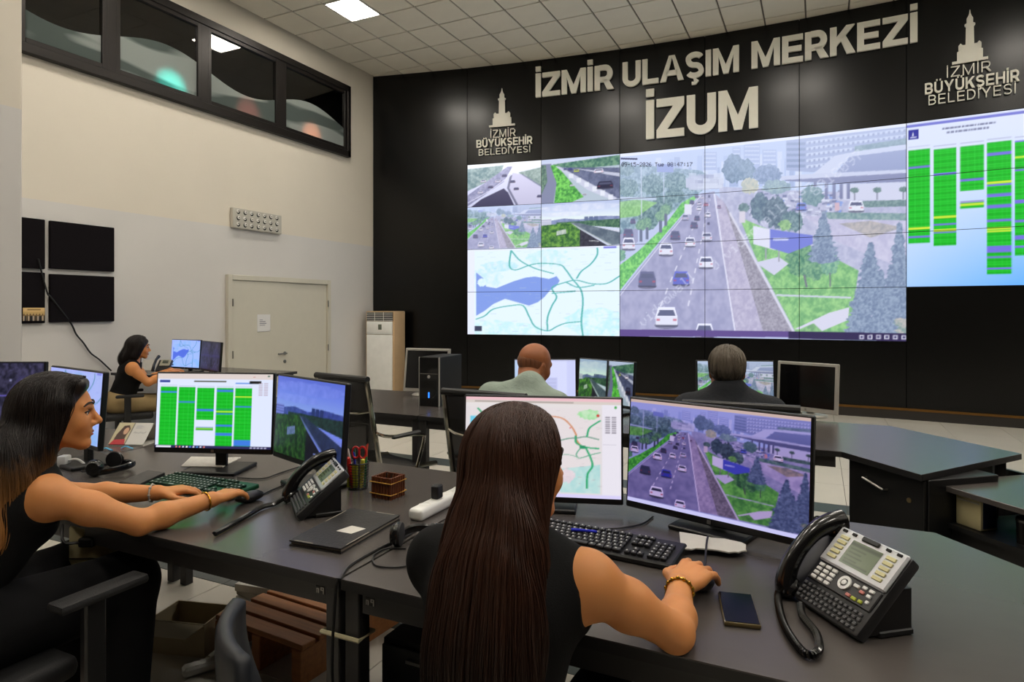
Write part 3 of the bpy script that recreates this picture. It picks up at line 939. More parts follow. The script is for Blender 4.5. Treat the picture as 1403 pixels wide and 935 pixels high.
def hedge_road(w, h):
    p = Pic(w, h, None, (176, 190, 206))
    p.rect(0, 0, 1, .12, (196, 206, 232)); p.mpoly([(.15, .12), (1, .02), (1, .24), (.55, .26), (.2, .18)], (58, 104, 96), (116, 156, 130), 8)
    p.poly([(0, .1), (.13, .1), (.2, .55), (.16, 1), (0, 1)], (128, 134, 164)); p.mpoly([(0, .12), (.06, .12), (.08, .5), (0, .8)], (70, 96, 96), (120, 150, 130), 7)
    p.mpoly([(.12, .14), (.2, .14), (.55, .9), (.4, 1), (.17, 1), (.2, .55)], (56, 130, 64), (126, 210, 100), 7)
    p.mpoly([(.25, .2), (1, .3), (1, .98), (.95, 1), (.6, .62)], (84, 92, 124), (110, 118, 150), 12); p.poly([(.45, .25), (1, .42), (1, .5), (.5, .28)], (190, 194, 214))
    p.poly([(.18, .16), (.24, .18), (.98, .98), (.9, 1), (.6, .75)], (196, 200, 222)); 
    for k in range(6): p.rect(.36 + k * .1, .36 + k * .105, .42 + k * .1, .46 + k * .11, (226, 230, 242), .8)
    for (x, y, w_, c) in ((.82, .66, .2, (36, 38, 66)), (.46, .3, .07, (196, 214, 90)), (.38, .26, .06, (60, 66, 130)), (.74, .34, .12, (220, 220, 236)), (.31, .25, .04, (70, 76, 140)), (.4, .62, .05, (216, 216, 228)), (.56, .84, .05, (216, 216, 228))): car(p, x, y, w_, c)
    return p.a
def skyline_road(w, h, dark=1.0):
    p = Pic(w, h, None, (206, 214, 238))
    for k in range(24): p.rect(0, k * .016, 1, k * .016 + .02, (178 + k * 2, 190 + k * 2, 226 + min(k, 12)))
    p.mell(.5, .12, .5, .08, (220, 224, 242), (196, 206, 234), 20, .7); p.mell(.3, .26, .4, .05, (226, 230, 244), (206, 214, 236), 20, .7)
    p.mpoly([(0, .42), (.3, .36), (.5, .4), (.75, .34), (1, .36), (1, .5), (0, .5)], (112, 124, 168), (140, 152, 190), 12)
    p.rect(.0, .36, .13, .54, (206, 208, 226)); [p.rect(.0, .38 + k * .035, .13, .39 + k * .035, (150, 156, 186)) for k in range(4)]
    for x in (.56, .62, .68): p.rect(x, .34, x + .05, .48, (96, 112, 150))
    p.mpoly([(.2, .44), (1, .42), (1, .62), (.5, .52), (.2, .52)], (48, 86, 76), (96, 132, 104), 7)
    for k in range(40): t = random.Random(k).random(); p.rect(.42 + .56 * t, .48 + .2 * t, .44 + .56 * t + .02, .5 + .21 * t, (206, 210, 226), .7)
    p.mpoly([(.38, .46), (.46, .46), (1, .72), (1, .98), (.9, 1)], (84, 98, 116), (112, 126, 140), 14); p.line([(.38, .47), (.9, 1)], .02, (176, 186, 190))
    p.mpoly([(.45, .56), (.85, 1), (.48, 1)], (42, 44, 60), (66, 66, 80), 8)
    p.mpoly([(0, .5), (.38, .46), (.5, .62), (.5, 1), (0, 1)], (42, 88, 54), (118, 168, 76), 8); p.mpoly([(.2, .64), (.32, .6), (.33, .7), (.2, .74)], (160, 176, 170), (200, 206, 200), 5)
    p.line([(.62, .88), (.74, .9)], .012, (220, 224, 230))
    return p.a
def bay_map(w, h):
    p = Pic(w, h, None, (222, 238, 248))
    p.mell(.12, .35, .12, .12, (196, 230, 238), (222, 238, 248), 14); p.mell(.55, .12, .14, .1, (196, 232, 238), (222, 238, 248), 14); p.mell(.85, .85, .2, .16, (192, 234, 242), (222, 240, 248), 14); p.mell(.2, .95, .3, .12, (196, 234, 240), (222, 240, 248), 14)
    p.mell(.22, .2, .12, .06, (188, 228, 240), (216, 236, 248), 12)
    p.poly([(.06, .27), (.11, .34), (.13, .44), (.2, .46), (.26, .42), (.32, .38), (.4, .34), (.46, .33), (.55, .36), (.6, .33), (.62, .38), (.6, .44), (.55, .5), (.52, .56), (.48, .62), (.42, .66), (.34, .62), (.26, .58), (.18, .64), (.12, .72), (.06, .78)], (128, 154, 226))
    p.mell(.1, .39, .03, .05, (206, 232, 244), (222, 240, 248), 8)
    G = (92, 178, 176)
    for P in ([(.3, .02), (.29, .2), (.33, .25), (.42, .2), (.5, .18), (.62, .2), (.66, .26), (.7, .36), (.73, .42)], [(.3, .02), (.36, .14), (.44, .22), (.5, .26), (.58, .3)], [(.06, .82), (.12, .78), (.18, .7), (.3, .66), (.38, .66), (.42, .78), (.46, .9), (.54, .95), (.6, .9), (.66, .86), (.76, .84)],
        [(.73, .42), (.76, .5), (.77, .62), (.76, .84), (.77, 1)], [(.54, .95), (.54, .8), (.57, .66), (.6, .56), (.57, .46), (.66, .4), (.73, .38), (.82, .42), (.92, .42), (1, .34)], [(.73, .36), (.76, .28), (.82, .2), (.86, .1), (.86, 0)], [(.66, .4), (.74, .46), (.84, .44)], [(.57, .52), (.72, .5)]):
        p.line([tuple(q) for q in smooth_path([(a, b, 0) for a, b in P], 5)] and [(q.x, q.y) for q in smooth_path([(a, b, 0) for a, b in P], 5)], .011, G)
    r = random.Random(2)
    for k in range(120):
        x, y = r.random(), r.random()
        p.rect(x, y, x + r.uniform(.01, .05), y + .004, (176, 196, 220), .6)
    p.rect(0, 0, .05, 1, (226, 230, 248), .9); p.rect(.05, .9, .1, .96, (60, 66, 90)); p.rect(0, 0, 1, .018, (226, 232, 248)); p.rect(.9, .01, .98, .03, (120, 120, 214))
    return p.a
def table_sheet(w, h, cols, top=.16, side=False, title=True, row=.0125, brand=True):
    """traffic tables: cols = [(x0,x1,y1,[(y,thick,colour)])]"""
    p = Pic(w, h, None, (214, 222, 244))
    gx = (np.linspace(0, 1, h)[:, None, None] ** 2) * (np.linspace(.4, 1, w)[None, :, None])
    if title:
        p.a = np.clip(p.a + np.array([-.5, -.22, .03]) * gx, 0, 1)
        p.rect(.0, .012, 1, .03, (92, 96, 196), .8); p.rect(.012, .045, .085, .105, (48, 52, 150)); p.poly([(.045, .055), (.052, .085), (.038, .085)], (220, 224, 240)); p.rect(.025, .09, .07, .095, (220, 224, 240))
        r = random.Random(1)
        for (x0, x1, y) in ((.25, .6, .055), (.28, .56, .08)):
            x = x0
            while x < x1:
                d = r.uniform(.01, .03); p.rect(x, y, x + d, y + .011, (110, 116, 150)); x += d + .006
    for (x0, x1, y1, marks, y0) in cols:
        p.rect(x0, y0 - .022, x1, y0 - .016, (180, 186, 214))
        p.rect(x0, y0, x1, y1, (18, 176, 34))
        y = y0; k = 0
        while y < y1:
            p.rect(x0, y, x1, min(y1, y + row * .35), (52, 206, 66) if k % 3 else (10, 150, 26), .6); y += row; k += 1
        for f_ in (.3, .6, .8): p.rect(x0 + (x1 - x0) * f_, y0, x0 + (x1 - x0) * (f_ + .03), y1, (70, 210, 90), .35)
        for (yy, th, c) in marks: p.rect(x0, yy, x1, yy + th, c)
    return p
BL, PU, YE = (60, 120, 214), (112, 110, 216), (206, 226, 60)
def wall_table(w, h):
    C_ = [(.012, .165, .735, [(.135 + .135, .012, PU), (.64, .014, YE), (.69, .013, PU)], .17), (.19, .345, .755, [(.325, .011, PU), (.58, .014, YE), (.625, .011, PU), (.66, .01, YE), (.672, .008, PU)], .18), (.37, .525, .44, [(.37, .016, PU)], .18),
          (.545, .70, .935, [(.235, .018, PU), (.4, .012, YE), (.415, .01, PU), (.47, .02, PU), (.535, .02, PU), (.62, .013, PU), (.665, .011, YE), (.68, .01, YE), (.77, .038, PU), (.83, .01, PU), (.895, .012, PU)], .175), (.72, .875, .83, [(.18, .01, PU), (.27, .011, YE), (.34, .012, PU), (.515, .022, PU), (.63, .014, PU), (.715, .026, PU), (.775, .013, PU)], .18)]
    p = table_sheet(w, h, C_)
    p.rect(.37, .5, .525, .545, (18, 176, 34)); p.rect(.37, .5, .525, .512, (150, 150, 200)); p.rect(.37, .518, .525, .53, YE)
    p.rect(.84, .03, .97, .095, (36, 34, 80)); p.text(.855, .045, 'IZUM', .0042, (226, 228, 240))
    return p.a
def desk_table(w, h):
    C_ = [(.03, .175, .97, [(.24, .02, BL)], .11), (.19, .335, .97, [(.375, .02, BL)], .115), (.35, .5, .62, [(.475, .03, BL)], .12), (.52, .665, .97, [(.215, .03, BL), (.47, .012, (40, 140, 120)), (.5, .012, YE), (.53, .014, BL), (.68, .025, BL), (.79, .035, BL)], .12), (.68, .825, .97, [(.12, .014, BL), (.3, .012, YE), (.43, .016, BL), (.88, .08, BL)], .12)]
    C_ = [(a, b, y1, m_, y0 + .07) for (a, b, y1, m_, y0) in C_]
    p = table_sheet(w, h, C_, title=False, row=.016)
    p.rect(0, 0, 1, .075, (212, 200, 196)); p.rect(.02, .09, .11, .12, (38, 56, 140)); p.rect(.32, .095, .6, .112, (96, 98, 86)); p.rect(.8, .095, .9, .13, (20, 20, 20)); p.rect(.955, .02, .975, .035, (70, 110, 90)); p.rect(.83, .035, .85, .045, (190, 120, 120))
    p.rect(.35, .715, .5, .76, (18, 160, 34)); p.rect(.35, .715, .5, .728, (150, 170, 210)); p.rect(.35, .735, .5, .745, YE)
    r = random.Random(5)
    for k in range(16): p.rect(.88 + (k % 2) * .045, .12 + (k // 2) * .022, .915 + (k % 2) * .045, .132 + (k // 2) * .022, (176, 160, 176), .8)
    p.rect(0, .965, 1, 1, (44, 42, 84)); p.rect(.01, .97, .14, .998, (222, 222, 232))
    for k in range(9): p.rect(.18 + k * .03, .975, .195 + k * .03, .992, r.choice([(220, 220, 240), (80, 140, 220), (220, 120, 110), (240, 230, 230)]))
    for k in range(5): p.rect(.82 + k * .03, .978, .84 + k * .03, .99, (210, 210, 230))
    return p.a
def road_map(w, h):
    p = Pic(w, h, None, (214, 208, 210))
    p.rect(0, 0, 1, .03, (226, 182, 190)); p.rect(0, .03, 1, .06, (206, 196, 190)); p.rect(.06, .04, .7, .05, (150, 140, 136)); p.rect(0, .06, .9, .1, (218, 212, 212))
    p.rect(.03, .1, .87, .95, (218, 210, 212)); p.mpoly([(.03, .2), (.12, .2), (.14, .4), (.08, .6), (.03, .62)], (96, 186, 214), (120, 200, 222), 20)
    p.mpoly([(.6, .72), (.87, .66), (.87, .95), (.62, .95)], (164, 206, 206), (186, 214, 212), 16); p.mell(.8, .16, .07, .05, (150, 210, 150), (190, 220, 186), 10); p.mell(.4, .12, .06, .03, (170, 214, 170), (196, 220, 190), 10)
    p.mell(.66, .78, .05, .07, (220, 206, 212), (212, 200, 208), 12)
    G = (52, 160, 110)
    def rd(P, wd, c): p.line([(q.x, q.y) for q in smooth_path([(a, b, 0) for a, b in P], 6)], wd, c)
    rd([(.08, .12), (.12, .17), (.2, .17), (.32, .14)], .013, G); rd([(.32, .14), (.5, .18), (.62, .2), (.68, .27), (.715, .36), (.72, .42), (.75, .48)], .011, (200, 130, 90)); rd([(.715, .38), (.72, .45), (.78, .49), (.86, .5)], .014, G)
    rd([(.55, .46), (.66, .41), (.72, .4), (.78, .385), (.86, .41)], .01, (90, 140, 120)); rd([(.785, .385), (.8, .3), (.84, .25), (.87, .22)], .012, G); rd([(.78, .5), (.81, .6), (.82, .68), (.79, .76), (.785, .9)], .013, G)
    rd([(.75, .49), (.72, .56), (.74, .6), (.82, .56), (.87, .54)], .008, (90, 160, 130)); rd([(.74, .6), (.66, .57), (.5, .6)], .006, (110, 166, 140)); p.ell(.76, .49, .022, .018, (40, 140, 96))
    r = random.Random(8)
    for k in range(90): x, y = r.uniform(.1, .86), r.uniform(.12, .94); p.rect(x, y, x + r.uniform(.008, .03), y + .004, (170, 160, 168), .5)
    p.ell(.855, .17, .01, .014, (196, 60, 60)); p.ell(.68, .3, .005, .007, (206, 80, 90)); p.rect(.88, .06, 1, .97, (222, 218, 228)); p.ell(.965, .085, .008, .014, (60, 160, 70))
    for k in range(16): p.rect(.9 + (k % 2) * .04, .18 + (k // 2) * .022, .93 + (k % 2) * .04, .193 + (k // 2) * .022, (130, 124, 136), .9)
    p.rect(.885, .46, .97, .465, (180, 176, 190)); p.rect(0, .965, 1, 1, (206, 200, 236))
    return p.a
def quad_cams(w, h):
    p = Pic(w, h, None, (34, 32, 52))
    for (x, y) in ((0, 0), (.5, 0), (0, .5), (.5, .5)):
        p.mpoly([(x + .01, y + .01), (x + .49, y + .01), (x + .49, y + .49), (x + .01, y + .49)], (22, 22, 36), (66, 62, 92), 8)
        p.poly([(x + .1, y + .49), (x + .24, y + .2), (x + .3, y + .2), (x + .46, y + .49)], (54, 50, 84))
        for k in range(5): p.rect(x + .14 + k * .06, y + .25 + (k % 2) * .1, x + .16 + k * .06, y + .28 + (k % 2) * .1, (150, 150, 190), .8)
    p.rect(0, .49, 1, .51, (90, 80, 160))
    return p.a
def darken(a, g=1.5, tint=(1, 1, 1), mul=1.0):
    return np.clip(np.clip(a, 0, 1) ** g * np.array(tint) * mul, 0, 1)

PIC_AV = avenue(1170, 660)
PIC_AV0 = avenue(620, 400, text=False, bars=False)
PIC_SKY = skyline_road(320, 180)
wide = {}
# one large picture over columns 1-2 (four camera pictures and the map) and one over columns 3-5
left_top = [[haze_bridge(320, 180), hedge_road(320, 180)], [sample(PIC_AV0, 320, 180), PIC_SKY]]
PIC_MAP = bay_map(560, 320)
PIC_TAB = wall_table(560, 470)

# ------------------------------------------------------------------ the video wall
vw = thing('video_wall', 'curved wall of tiled flat displays showing traffic cameras, map and green tables', 'video wall', FAC[1][0])
m_bezel = mat('black display bezel', (8, 8, 9), rough=.4)
m_disp = screen_mat()
body_me = MB().box((CELL_W / 2, .01, CELL_H / 2), (CELL_W - .002, .05, CELL_H - .002)).mesh('display_panel', m_bezel)
for c in range(1, 8):
    (p0, dv, n, L_, s0) = FAC[c]
    for r_ in range(4):
        if c >= 6 and r_ == 3: continue
        z = SZ0 + CELL_H * (3 - r_)
        o = link('display_panel', body_me, vw)
        q = p0 - n * .03 - FAC[1][0]
        o.location = (q.x, q.y, z)
        o.rotation_euler = (0, 0, math.atan2(dv.y, dv.x))
        if c <= 2:
            pic, uv = (left_top[r_][c - 1], (0, 1, 0, 1)) if r_ < 2 else (PIC_MAP, ((c - 1) / 2, c / 2, (r_ - 2) / 2, (r_ - 1) / 2))
        elif c <= 5:
            pic, uv = PIC_AV, ((c - 3) / 3, (c - 2) / 3, r_ / 4, (r_ + 1) / 4)
        else:
            pic, uv = PIC_TAB, ((c - 6) * .82 if c == 6 else .82, .82 if c == 6 else 1.0, r_ / 3, (r_ + 1) / 3)
        g = .0035
        nx, ny = (200, 112) if r_ == 0 and c in (3, 4) else (112, 64)
        sm = picture_mesh('picture', CELL_W - 2 * g, CELL_H - 2 * g, pic, nx, ny, m_disp, uv)
        so = link('picture', sm, o); so.location = (g, -.0165, g)

# ------------------------------------------------------------------ lettering and crests on the black wall
m_letter = mat('ivory letter acrylic', (255, 251, 238), rough=.45, var=.03)
m_keyline = mat('black letter edge', (14, 13, 12), rough=.5)
def letters(root, text, px0, px1, z0, cap, bold, depth=.04, gap=.07, name='letter', off=.02):
    s0 = wall_hit(px0)[0]; s1 = wall_hit(px1)[0]
    row, W = text_row(text, bold, depth / 1.0, gap)
    k = (s1 - s0) / W
    for (ch, vv, ff, x0) in row:
        wch = max(v.x for v in vv)
        sc = s0 + (x0 + wch / 2) * k
        M = wall_frame(sc, off)
        mb = MB()
        mb.add([((v.x - wch / 2) * k, v.z, v.y * cap) for v in vv], ff)
        me = mb.mesh(name, m_letter, 30)
        me.flip_normals()
        o = link(name, me, root)
        o.matrix_basis = T(*(-root.location)) @ M @ T(0, 0, z0)
def sign_root(name, label, cat, px, z):
    M = wall_frame(wall_hit(px)[0], .0)
    return thing(name, label, cat, (M[0][3], M[1][3], z))
sg = sign_root('wall_lettering', 'large ivory raised letters reading İZMİR ULAŞIM MERKEZİ along the black wall top', 'sign', 960, 4.95)
letters(sg, 'İZMİR', 735, 841, 4.955, .39, .215)
letters(sg, 'ULAŞIM', 854, 1013, 4.955, .39, .215)
letters(sg, 'MERKEZİ', 1030, 1257, 4.965, .39, .215)
sg2 = sign_root('wall_lettering', 'tall ivory raised letters reading İZUM centred above the video wall', 'sign', 960, 4.1)
letters(sg2, 'İZUM', 886, 1039, 4.10, .60, .225)
def crest(px_tower, tower, lines, label):
    """clock-tower emblem: tower = (x_left, x_right, y_top, y_base); lines = [(text, x0, x1, y_base, y_top, bold)]"""
    pxm = (tower[0] + tower[1]) / 2
    z0, z1 = wall_z(pxm, tower[3]), wall_z(pxm, tower[2])
    root = sign_root('clock_tower_emblem', label, 'emblem', pxm, z0)
    H = z1 - z0; sw = wall_hit(tower[1])[0] - wall_hit(tower[0])[0]
    M = wall_frame(wall_hit(pxm)[0], .018)
    def piece(nm, poly):
        mb = MB(); mb.prism([(x * sw, z * H) for x, z in poly], 0, .025, Matrix(((1, 0, 0, 0), (0, 0, 1, 0), (0, 1, 0, 0), (0, 0, 0, 1))))
        me = mb.mesh(nm, m_letter, 30); me.flip_normals()
        o = link(nm, me, root); o.matrix_basis = T(*(-root.location)) @ M @ T(0, 0, z0)
    half = [(.5, 0), (.5, .05), (.36, .05), (.36, .22), (.30, .24), (.27, .25), (.27, .34), (.12, .34), (.12, .36), (.11, .68), (.15, .7), (.15, .73), (.09, .75), (.09, .84), (.05, .88), (.02, .93), (.008, 1)]
    piece('tower_silhouette', half + [(-x, z) for x, z in reversed(half)])
    for sx in (-1, 1):
        piece('corner_turret', [(sx * .26 - .06, .25), (sx * .26 + .06, .25), (sx * .26 + .06, .34), (sx * .26, .38), (sx * .26 - .06, .34)])
    for (tx, x0, x1, yb, yt, bold) in lines:
        xm = (x0 + x1) / 2
        zb = wall_z(xm, yb)
        letters(root, tx, x0, x1, zb, wall_z(xm, yt) - zb, bold, .03, .22 if bold < .13 else .13, 'emblem_letter', .018)
    return root
crest(689, (671, 706, 122, 174), [('İZMİR', 673, 707, 188.5, 178, .09), ('BÜYÜKŞEHİR', 654, 730, 200.5, 190, .17), ('BELEDİYESİ', 657, 727, 211.5, 203, .10)],
      'ivory clock tower emblem with municipal lettering above the small camera pictures')
crest(1328, (1304, 1353, 15, 86), [('İZMİR', 1297, 1357, 103, 89, .09), ('BÜYÜKŞEHİR', 1267, 1396, 121.5, 106, .17), ('BELEDİYESİ', 1272, 1391, 137, 123.5, .10)],
      'ivory clock tower emblem with municipal lettering above the green table display')
# ------------------------------------------------------------------ things on the left wall
m_felt = mat('black acoustic felt', (22, 19, 22), rough=.95, spec=.1, var=.2, vscale=60, bump=.2, bscale=400)
def wall_panel(px0, px1, py0, py1, label):
    a, b = wl(px0, (py0 + py1) / 2), wl(px1, (py0 + py1) / 2)
    za = wl(px1, py0).z; zb = wl(px1, py1).z
    t = MB().box((.02, 0, 0), (.04, b.y - a.y, za - zb), bev=.006).build('acoustic_panel', m_felt)
    t.location = (XL, (a.y + b.y) / 2, (za + zb) / 2)
    return tag(t, label, 'wall panel', 'black acoustic panels on the left wall')
wall_panel(66, 154, 312.6, 372.8, 'upper black square panel on the white wall, the one farther from the column')
wall_panel(66, 154, 379.6, 440.5, 'lower black square panel on the white wall, the one farther from the column')
wall_panel(-22, 59, 301.5, 369, 'upper black panel on the white wall, partly hidden by the column')
lp = wall_panel(-22, 59, 374, 443, 'lower black panel with a small group picture stuck on it beside the column')
gp = Pic(60, 40, None, (206, 172, 110))
gp.rect(0, 0, 1, .3, (226, 190, 130)); gp.rect(.2, .1, .8, .2, (150, 116, 60))
for k in range(14): gp.ell(.05 + k * .07, .55 + .1 * (k % 2), .03, .1, (90, 62, 40)); gp.rect(.02 + k * .07, .62, .08 + k * .07, 1, (20, 18, 20) if k % 3 else (190, 176, 160))
a, b = wl(28, 440), wl(58, 422)
me = picture_mesh('group_photograph', b.y - a.y, b.z - a.z, gp.a, 40, 28, print_mat())
o = link('group_photograph', me); o.location = (XL + .043, a.y, a.z); o.rotation_euler = (0, 0, R(90)); solidify(o, .002)
tag(o, 'small printed picture of a group stuck to the lower black panel', 'photograph')
# loose cable down the wall
m_cable = mat('black cable rubber', (14, 13, 13), rough=.5)
cp = [wl(48, 355), wl(60, 400), wl(66, 408), wl(94, 442), wl(102, 458), wl(112, 470), wl(122, 484), wl(134, 493), wl(150, 508)]
cp = [Vector((XL + (.055 if i < 3 else .03), q.y, q.z)) for i, q in enumerate(cp)]
tag(MB().tube(smooth_path(cp, 6), .009, 6).build('wall_cable', m_cable), 'thin black cable hanging loose down the white wall from the panels', 'cable')
# perforated box
a, b = wl(315, 320), wl(382, 287)
zt, zb = wl(382, 296).z, wl(382, 321.5).z
vp = thing('perforated_panel', 'pale grey perforated metal panel high on the wall above the door', 'vent panel', (XL, (a.y + b.y) / 2, (zt + zb) / 2))
m_vent = mat('pale grey sheet metal', (186, 182, 170), rough=.45)
m_hole = mat('dark recess', (24, 22, 20), rough=.9)
bw_, bh_ = b.y - a.y, zt - zb
MB().box((.03, 0, 0), (.06, bw_, bh_), bev=.008).build('panel_body', m_vent, vp)
lou = MB().lathe([(.0, .0), (.024, 0), (.021, .008), (.008, .013)], 12, RY(R(90)), cap=False).mesh('louvre', m_white)
hol = MB().lathe([(.001, .001), (.030, .001)], 14, RY(R(90)), cap=False).mesh('hole', m_hole)
for i in range(7):
    for j in range(3):
        y_, z_ = -bw_ / 2 + bw_ * (i + .75) / 7.6, -bh_ / 2 + bh_ * (j + .6) / 3.2
        h_ = link('hole', hol, vp); h_.location = (.0605, y_, z_)
        l_ = link('louvre', lou, h_); l_.location = (.0, .008 * (1 if (i + j) % 2 else -1), .01)
# standing air conditioner
ac0 = ad(501, 427, 11.0)
acp = cw((501 - CX) * 11.0 / FPX, 11.0, 0); acq = cw((540.5 - CX) * 10.75 / FPX, 10.75, 0)
dv = (acq - acp); W_ = dv.length
ac = thing('air_conditioner', 'tall white floor-standing air conditioner with beige sides by the black wall', 'air conditioner', ((acp + acq) / 2), math.atan2(dv.y, dv.x))
m_acw = mat('white enamel', (236, 236, 232), rough=.35, coat=.2); m_beige = mat('beige plastic casing', (190, 160, 122), rough=.5)
AH = 1.43
MB().box((0, .16, AH / 2), (W_, .32, AH), bev=.02, seg=2).build('casing', m_beige, ac)
MB().box((0, -.012, .53), (W_ - .07, .03, 1.0), bev=.012, seg=2).build('front_panel', m_acw, ac)
MB().box((0, -.012, 1.145), (W_ - .07, .03, .22), bev=.01, seg=2).build('control_panel', m_acw, ac)
MB().box((.02, -.029, 1.16), (.07, .006, .09), bev=.002).build('display_window', mat('grey lcd', (90, 96, 84), rough=.2), ac)
gr = MB().box((0, .0, 1.335), (W_ - .06, .02, .15)).build('outlet_recess', m_hole, ac)
for k in range(5): MB().box((0, -.014, 1.275 + k * .03), (W_ - .065, .02, .008), RX(0)).build('louvre', m_acw, ac)
for sx in (-.1, .08): MB().box((sx, -.006, 1.335), (.008, .012, .15)).build('louvre_divider', m_acw, ac)

# ------------------------------------------------------------------ desks
DZ = .76
m_lam = mat('charcoal woodgrain laminate', (76, 71, 68), rough=.26, var=.05, vscale=10, stretch=(.5, 1.5, 1.5), spec=.5, rvar=0.0)
m_edge = mat('black desk edge', (26, 25, 25), rough=.5)
m_leg = mat('dark grey painted steel', (44, 42, 42), rough=.45)
def desk(label, poly, legs, beams=(), group='charcoal desks in rows', z=DZ, name='desk'):
    cx_ = sum(p[0] for p in poly) / len(poly); cy_ = sum(p[1] for p in poly) / len(poly)
    t = thing(name, label, 'desk', (cx_, cy_, 0), 0, group)
    L = [(p[0] - cx_, p[1] - cy_) for p in poly]
    top = MB().prism(L, z - .003, z).build('desk_top', m_lam, t, angle=0)
    MB().prism(L, z - .028, z - .0032).build('edge_band', m_edge, top, angle=0)
    for (x, y) in legs:
        MB().box((x - cx_, y - cy_, (z - .028) / 2), (.046, .046, z - .029), bev=.003).build('leg', m_leg, t)
    for (x0, y0, x1, y1) in beams:
        d = Vector((x1 - x0, y1 - y0, 0)); a_ = math.atan2(d.y, d.x)
        MB().box((0, 0, 0), (d.length, .03, .055), T((x0 + x1) / 2 - cx_, (y0 + y1) / 2 - cy_, z - .0565) @ RZ(a_)).build('apron', m_leg, t)
    return t
FY0, FY1 = 1.313, 2.385
desk('charcoal desk at the far left with two monitors standing near its end', [(-3.93, FY0), (-3.085, FY0), (-3.085, FY1), (-3.93, FY1)],
     [(-3.88, 1.36), (-3.13, 1.36), (-3.88, 2.34), (-3.13, 2.34)], [(-3.85, 1.35, -3.15, 1.35), (-3.85, 2.34, -3.15, 2.34)])
dB = desk('charcoal desk of the woman with the green keyboard and two angled monitors', [(-3.075, FY0), (-1.124, FY0), (-1.124, FY1), (-3.075, FY1)],
     [(-3.03, 1.36), (-1.152, 1.345), (-3.03, 2.34), (-1.152, 2.34)], [(-3.0, 1.35, -1.18, 1.345), (-3.0, 2.34, -1.18, 2.34)])
dC = desk('charcoal corner desk in front with keyboard, smartphone and desk phone on it', [(-1.116, FY0), (.05, FY0), (.515, .72), (1.013, 1.508), (.331, FY1), (-1.116, FY1)],
     [(-1.088, 1.345), (.03, 1.37), (-1.088, 2.34), (.30, 2.33), (.93, 1.5)], [(-1.06, 1.345, .0, 1.345), (-1.06, 2.34, .27, 2.34)])
# little asset stickers and tie on the leg pair at the joint
m_tape = mat('cream cable tie', (206, 196, 160), rough=.5)
MB().tube([(-1.183, 1.315, .61), (-1.06, 1.315, .61), (-1.06, 1.375, .61), (-1.183, 1.375, .61)], .006, 6, closed=True).build('cable_tie', m_tape, dC).matrix_parent_inverse = T(*(-dC.location))
def sticker(dsk, x, y):
    p_ = Pic(24, 16, None, (52, 50, 50)); p_.text(.05, .1, 'm9', .075, (214, 212, 206)) if False else None
    p_.rect(.08, .4, .18, .95, (214, 212, 206)); p_.rect(.26, .4, .36, .95, (214, 212, 206)); p_.rect(.08, .3, .36, .45, (214, 212, 206)); p_.rect(.55, .1, .9, .25, (214, 212, 206)); p_.rect(.55, .1, .65, .5, (214, 212, 206)); p_.rect(.8, .1, .9, .95, (214, 212, 206)); p_.rect(.55, .42, .9, .55, (214, 212, 206))
    me = picture_mesh('sticker', .03, .02, p_.a, 24, 16, print_mat())
    o = link('sticker', me, dsk); o.location = (x - dsk.location.x, y - dsk.location.y, .70); solidify(o, .001)
sticker(dB, -1.215, 1.329); sticker(dC, -1.05, 1.329)
MY0, MY1 = 3.545, 4.455
desk('charcoal desk behind, under the computer tower, its top left of the joint', [(-3.9, MY0), (-2.378, MY0), (-2.378, MY1 + .1), (-3.9, MY1 + .1)],
     [(-3.85, 3.6), (-2.405, 3.58), (-3.85, 4.4), (-2.405, 4.41)], [(-3.8, 3.58, -2.43, 3.58), (-3.8, 4.41, -2.43, 4.41)])
desk('charcoal desk of the man in the green shirt', [(-2.37, MY0), (-1.14, MY0), (-1.14, MY1), (-2.37, MY1)],
     [(-2.342, 3.58), (-1.17, 3.58), (-2.342, 4.41), (-1.17, 4.41)], [(-2.31, 3.58, -1.2, 3.58), (-2.31, 4.41, -1.2, 4.41)])
dM = desk('charcoal corner desk of the grey-haired man, reflecting blue at its angled wing', [(-1.132, MY0), (.106, MY0), (.395, 3.195), (.892, 3.87), (.391, MY1), (-1.132, MY1)],
     [(-1.10, 3.58), (-1.10, 4.41), (.33, 4.36), (.80, 3.85)], [(-1.07, 3.58, .08, 3.58), (-1.07, 4.41, .3, 4.38)])
# pedestal under the wing
wdir = Vector((.395 - .106, 3.195 - 3.545, 0)); wa = math.atan2(wdir.y, wdir.x); wn = Vector((-wdir.y, wdir.x, 0)).normalized()
pm = Vector((.106, 3.545, 0)) + wdir * .5 + wn * .03
pd = thing('drawer_pedestal', 'black locking pedestal with a bar handle under the angled desk wing', 'cabinet', pm, wa)
m_ped = mat('black melamine', (15, 15, 16), rough=.45, var=.15)
wl_ = wdir.length
MB().box((-.0, .21, .365), (wl_ - .02, .38, .73), bev=.003).build('body', m_ped, pd)
dr = MB().box((-.0, .008, .375), (wl_ - .03, .018, .70), bev=.003).build('door', m_ped, pd)
MB().tube([(-.1, 0, .665), (-.1, -.025, .665), (.02, -.025, .64), (.02, 0, .64)], .006, 6).build('handle', m_steel, dr)
MB().lathe([(.011, 0), (.011, .006), (.004, .008)], 12, T(.14, 0, .625) @ RX(R(90))).build('lock', mat('brass lock', (170, 150, 110), rough=.3, metal=.9), dr)
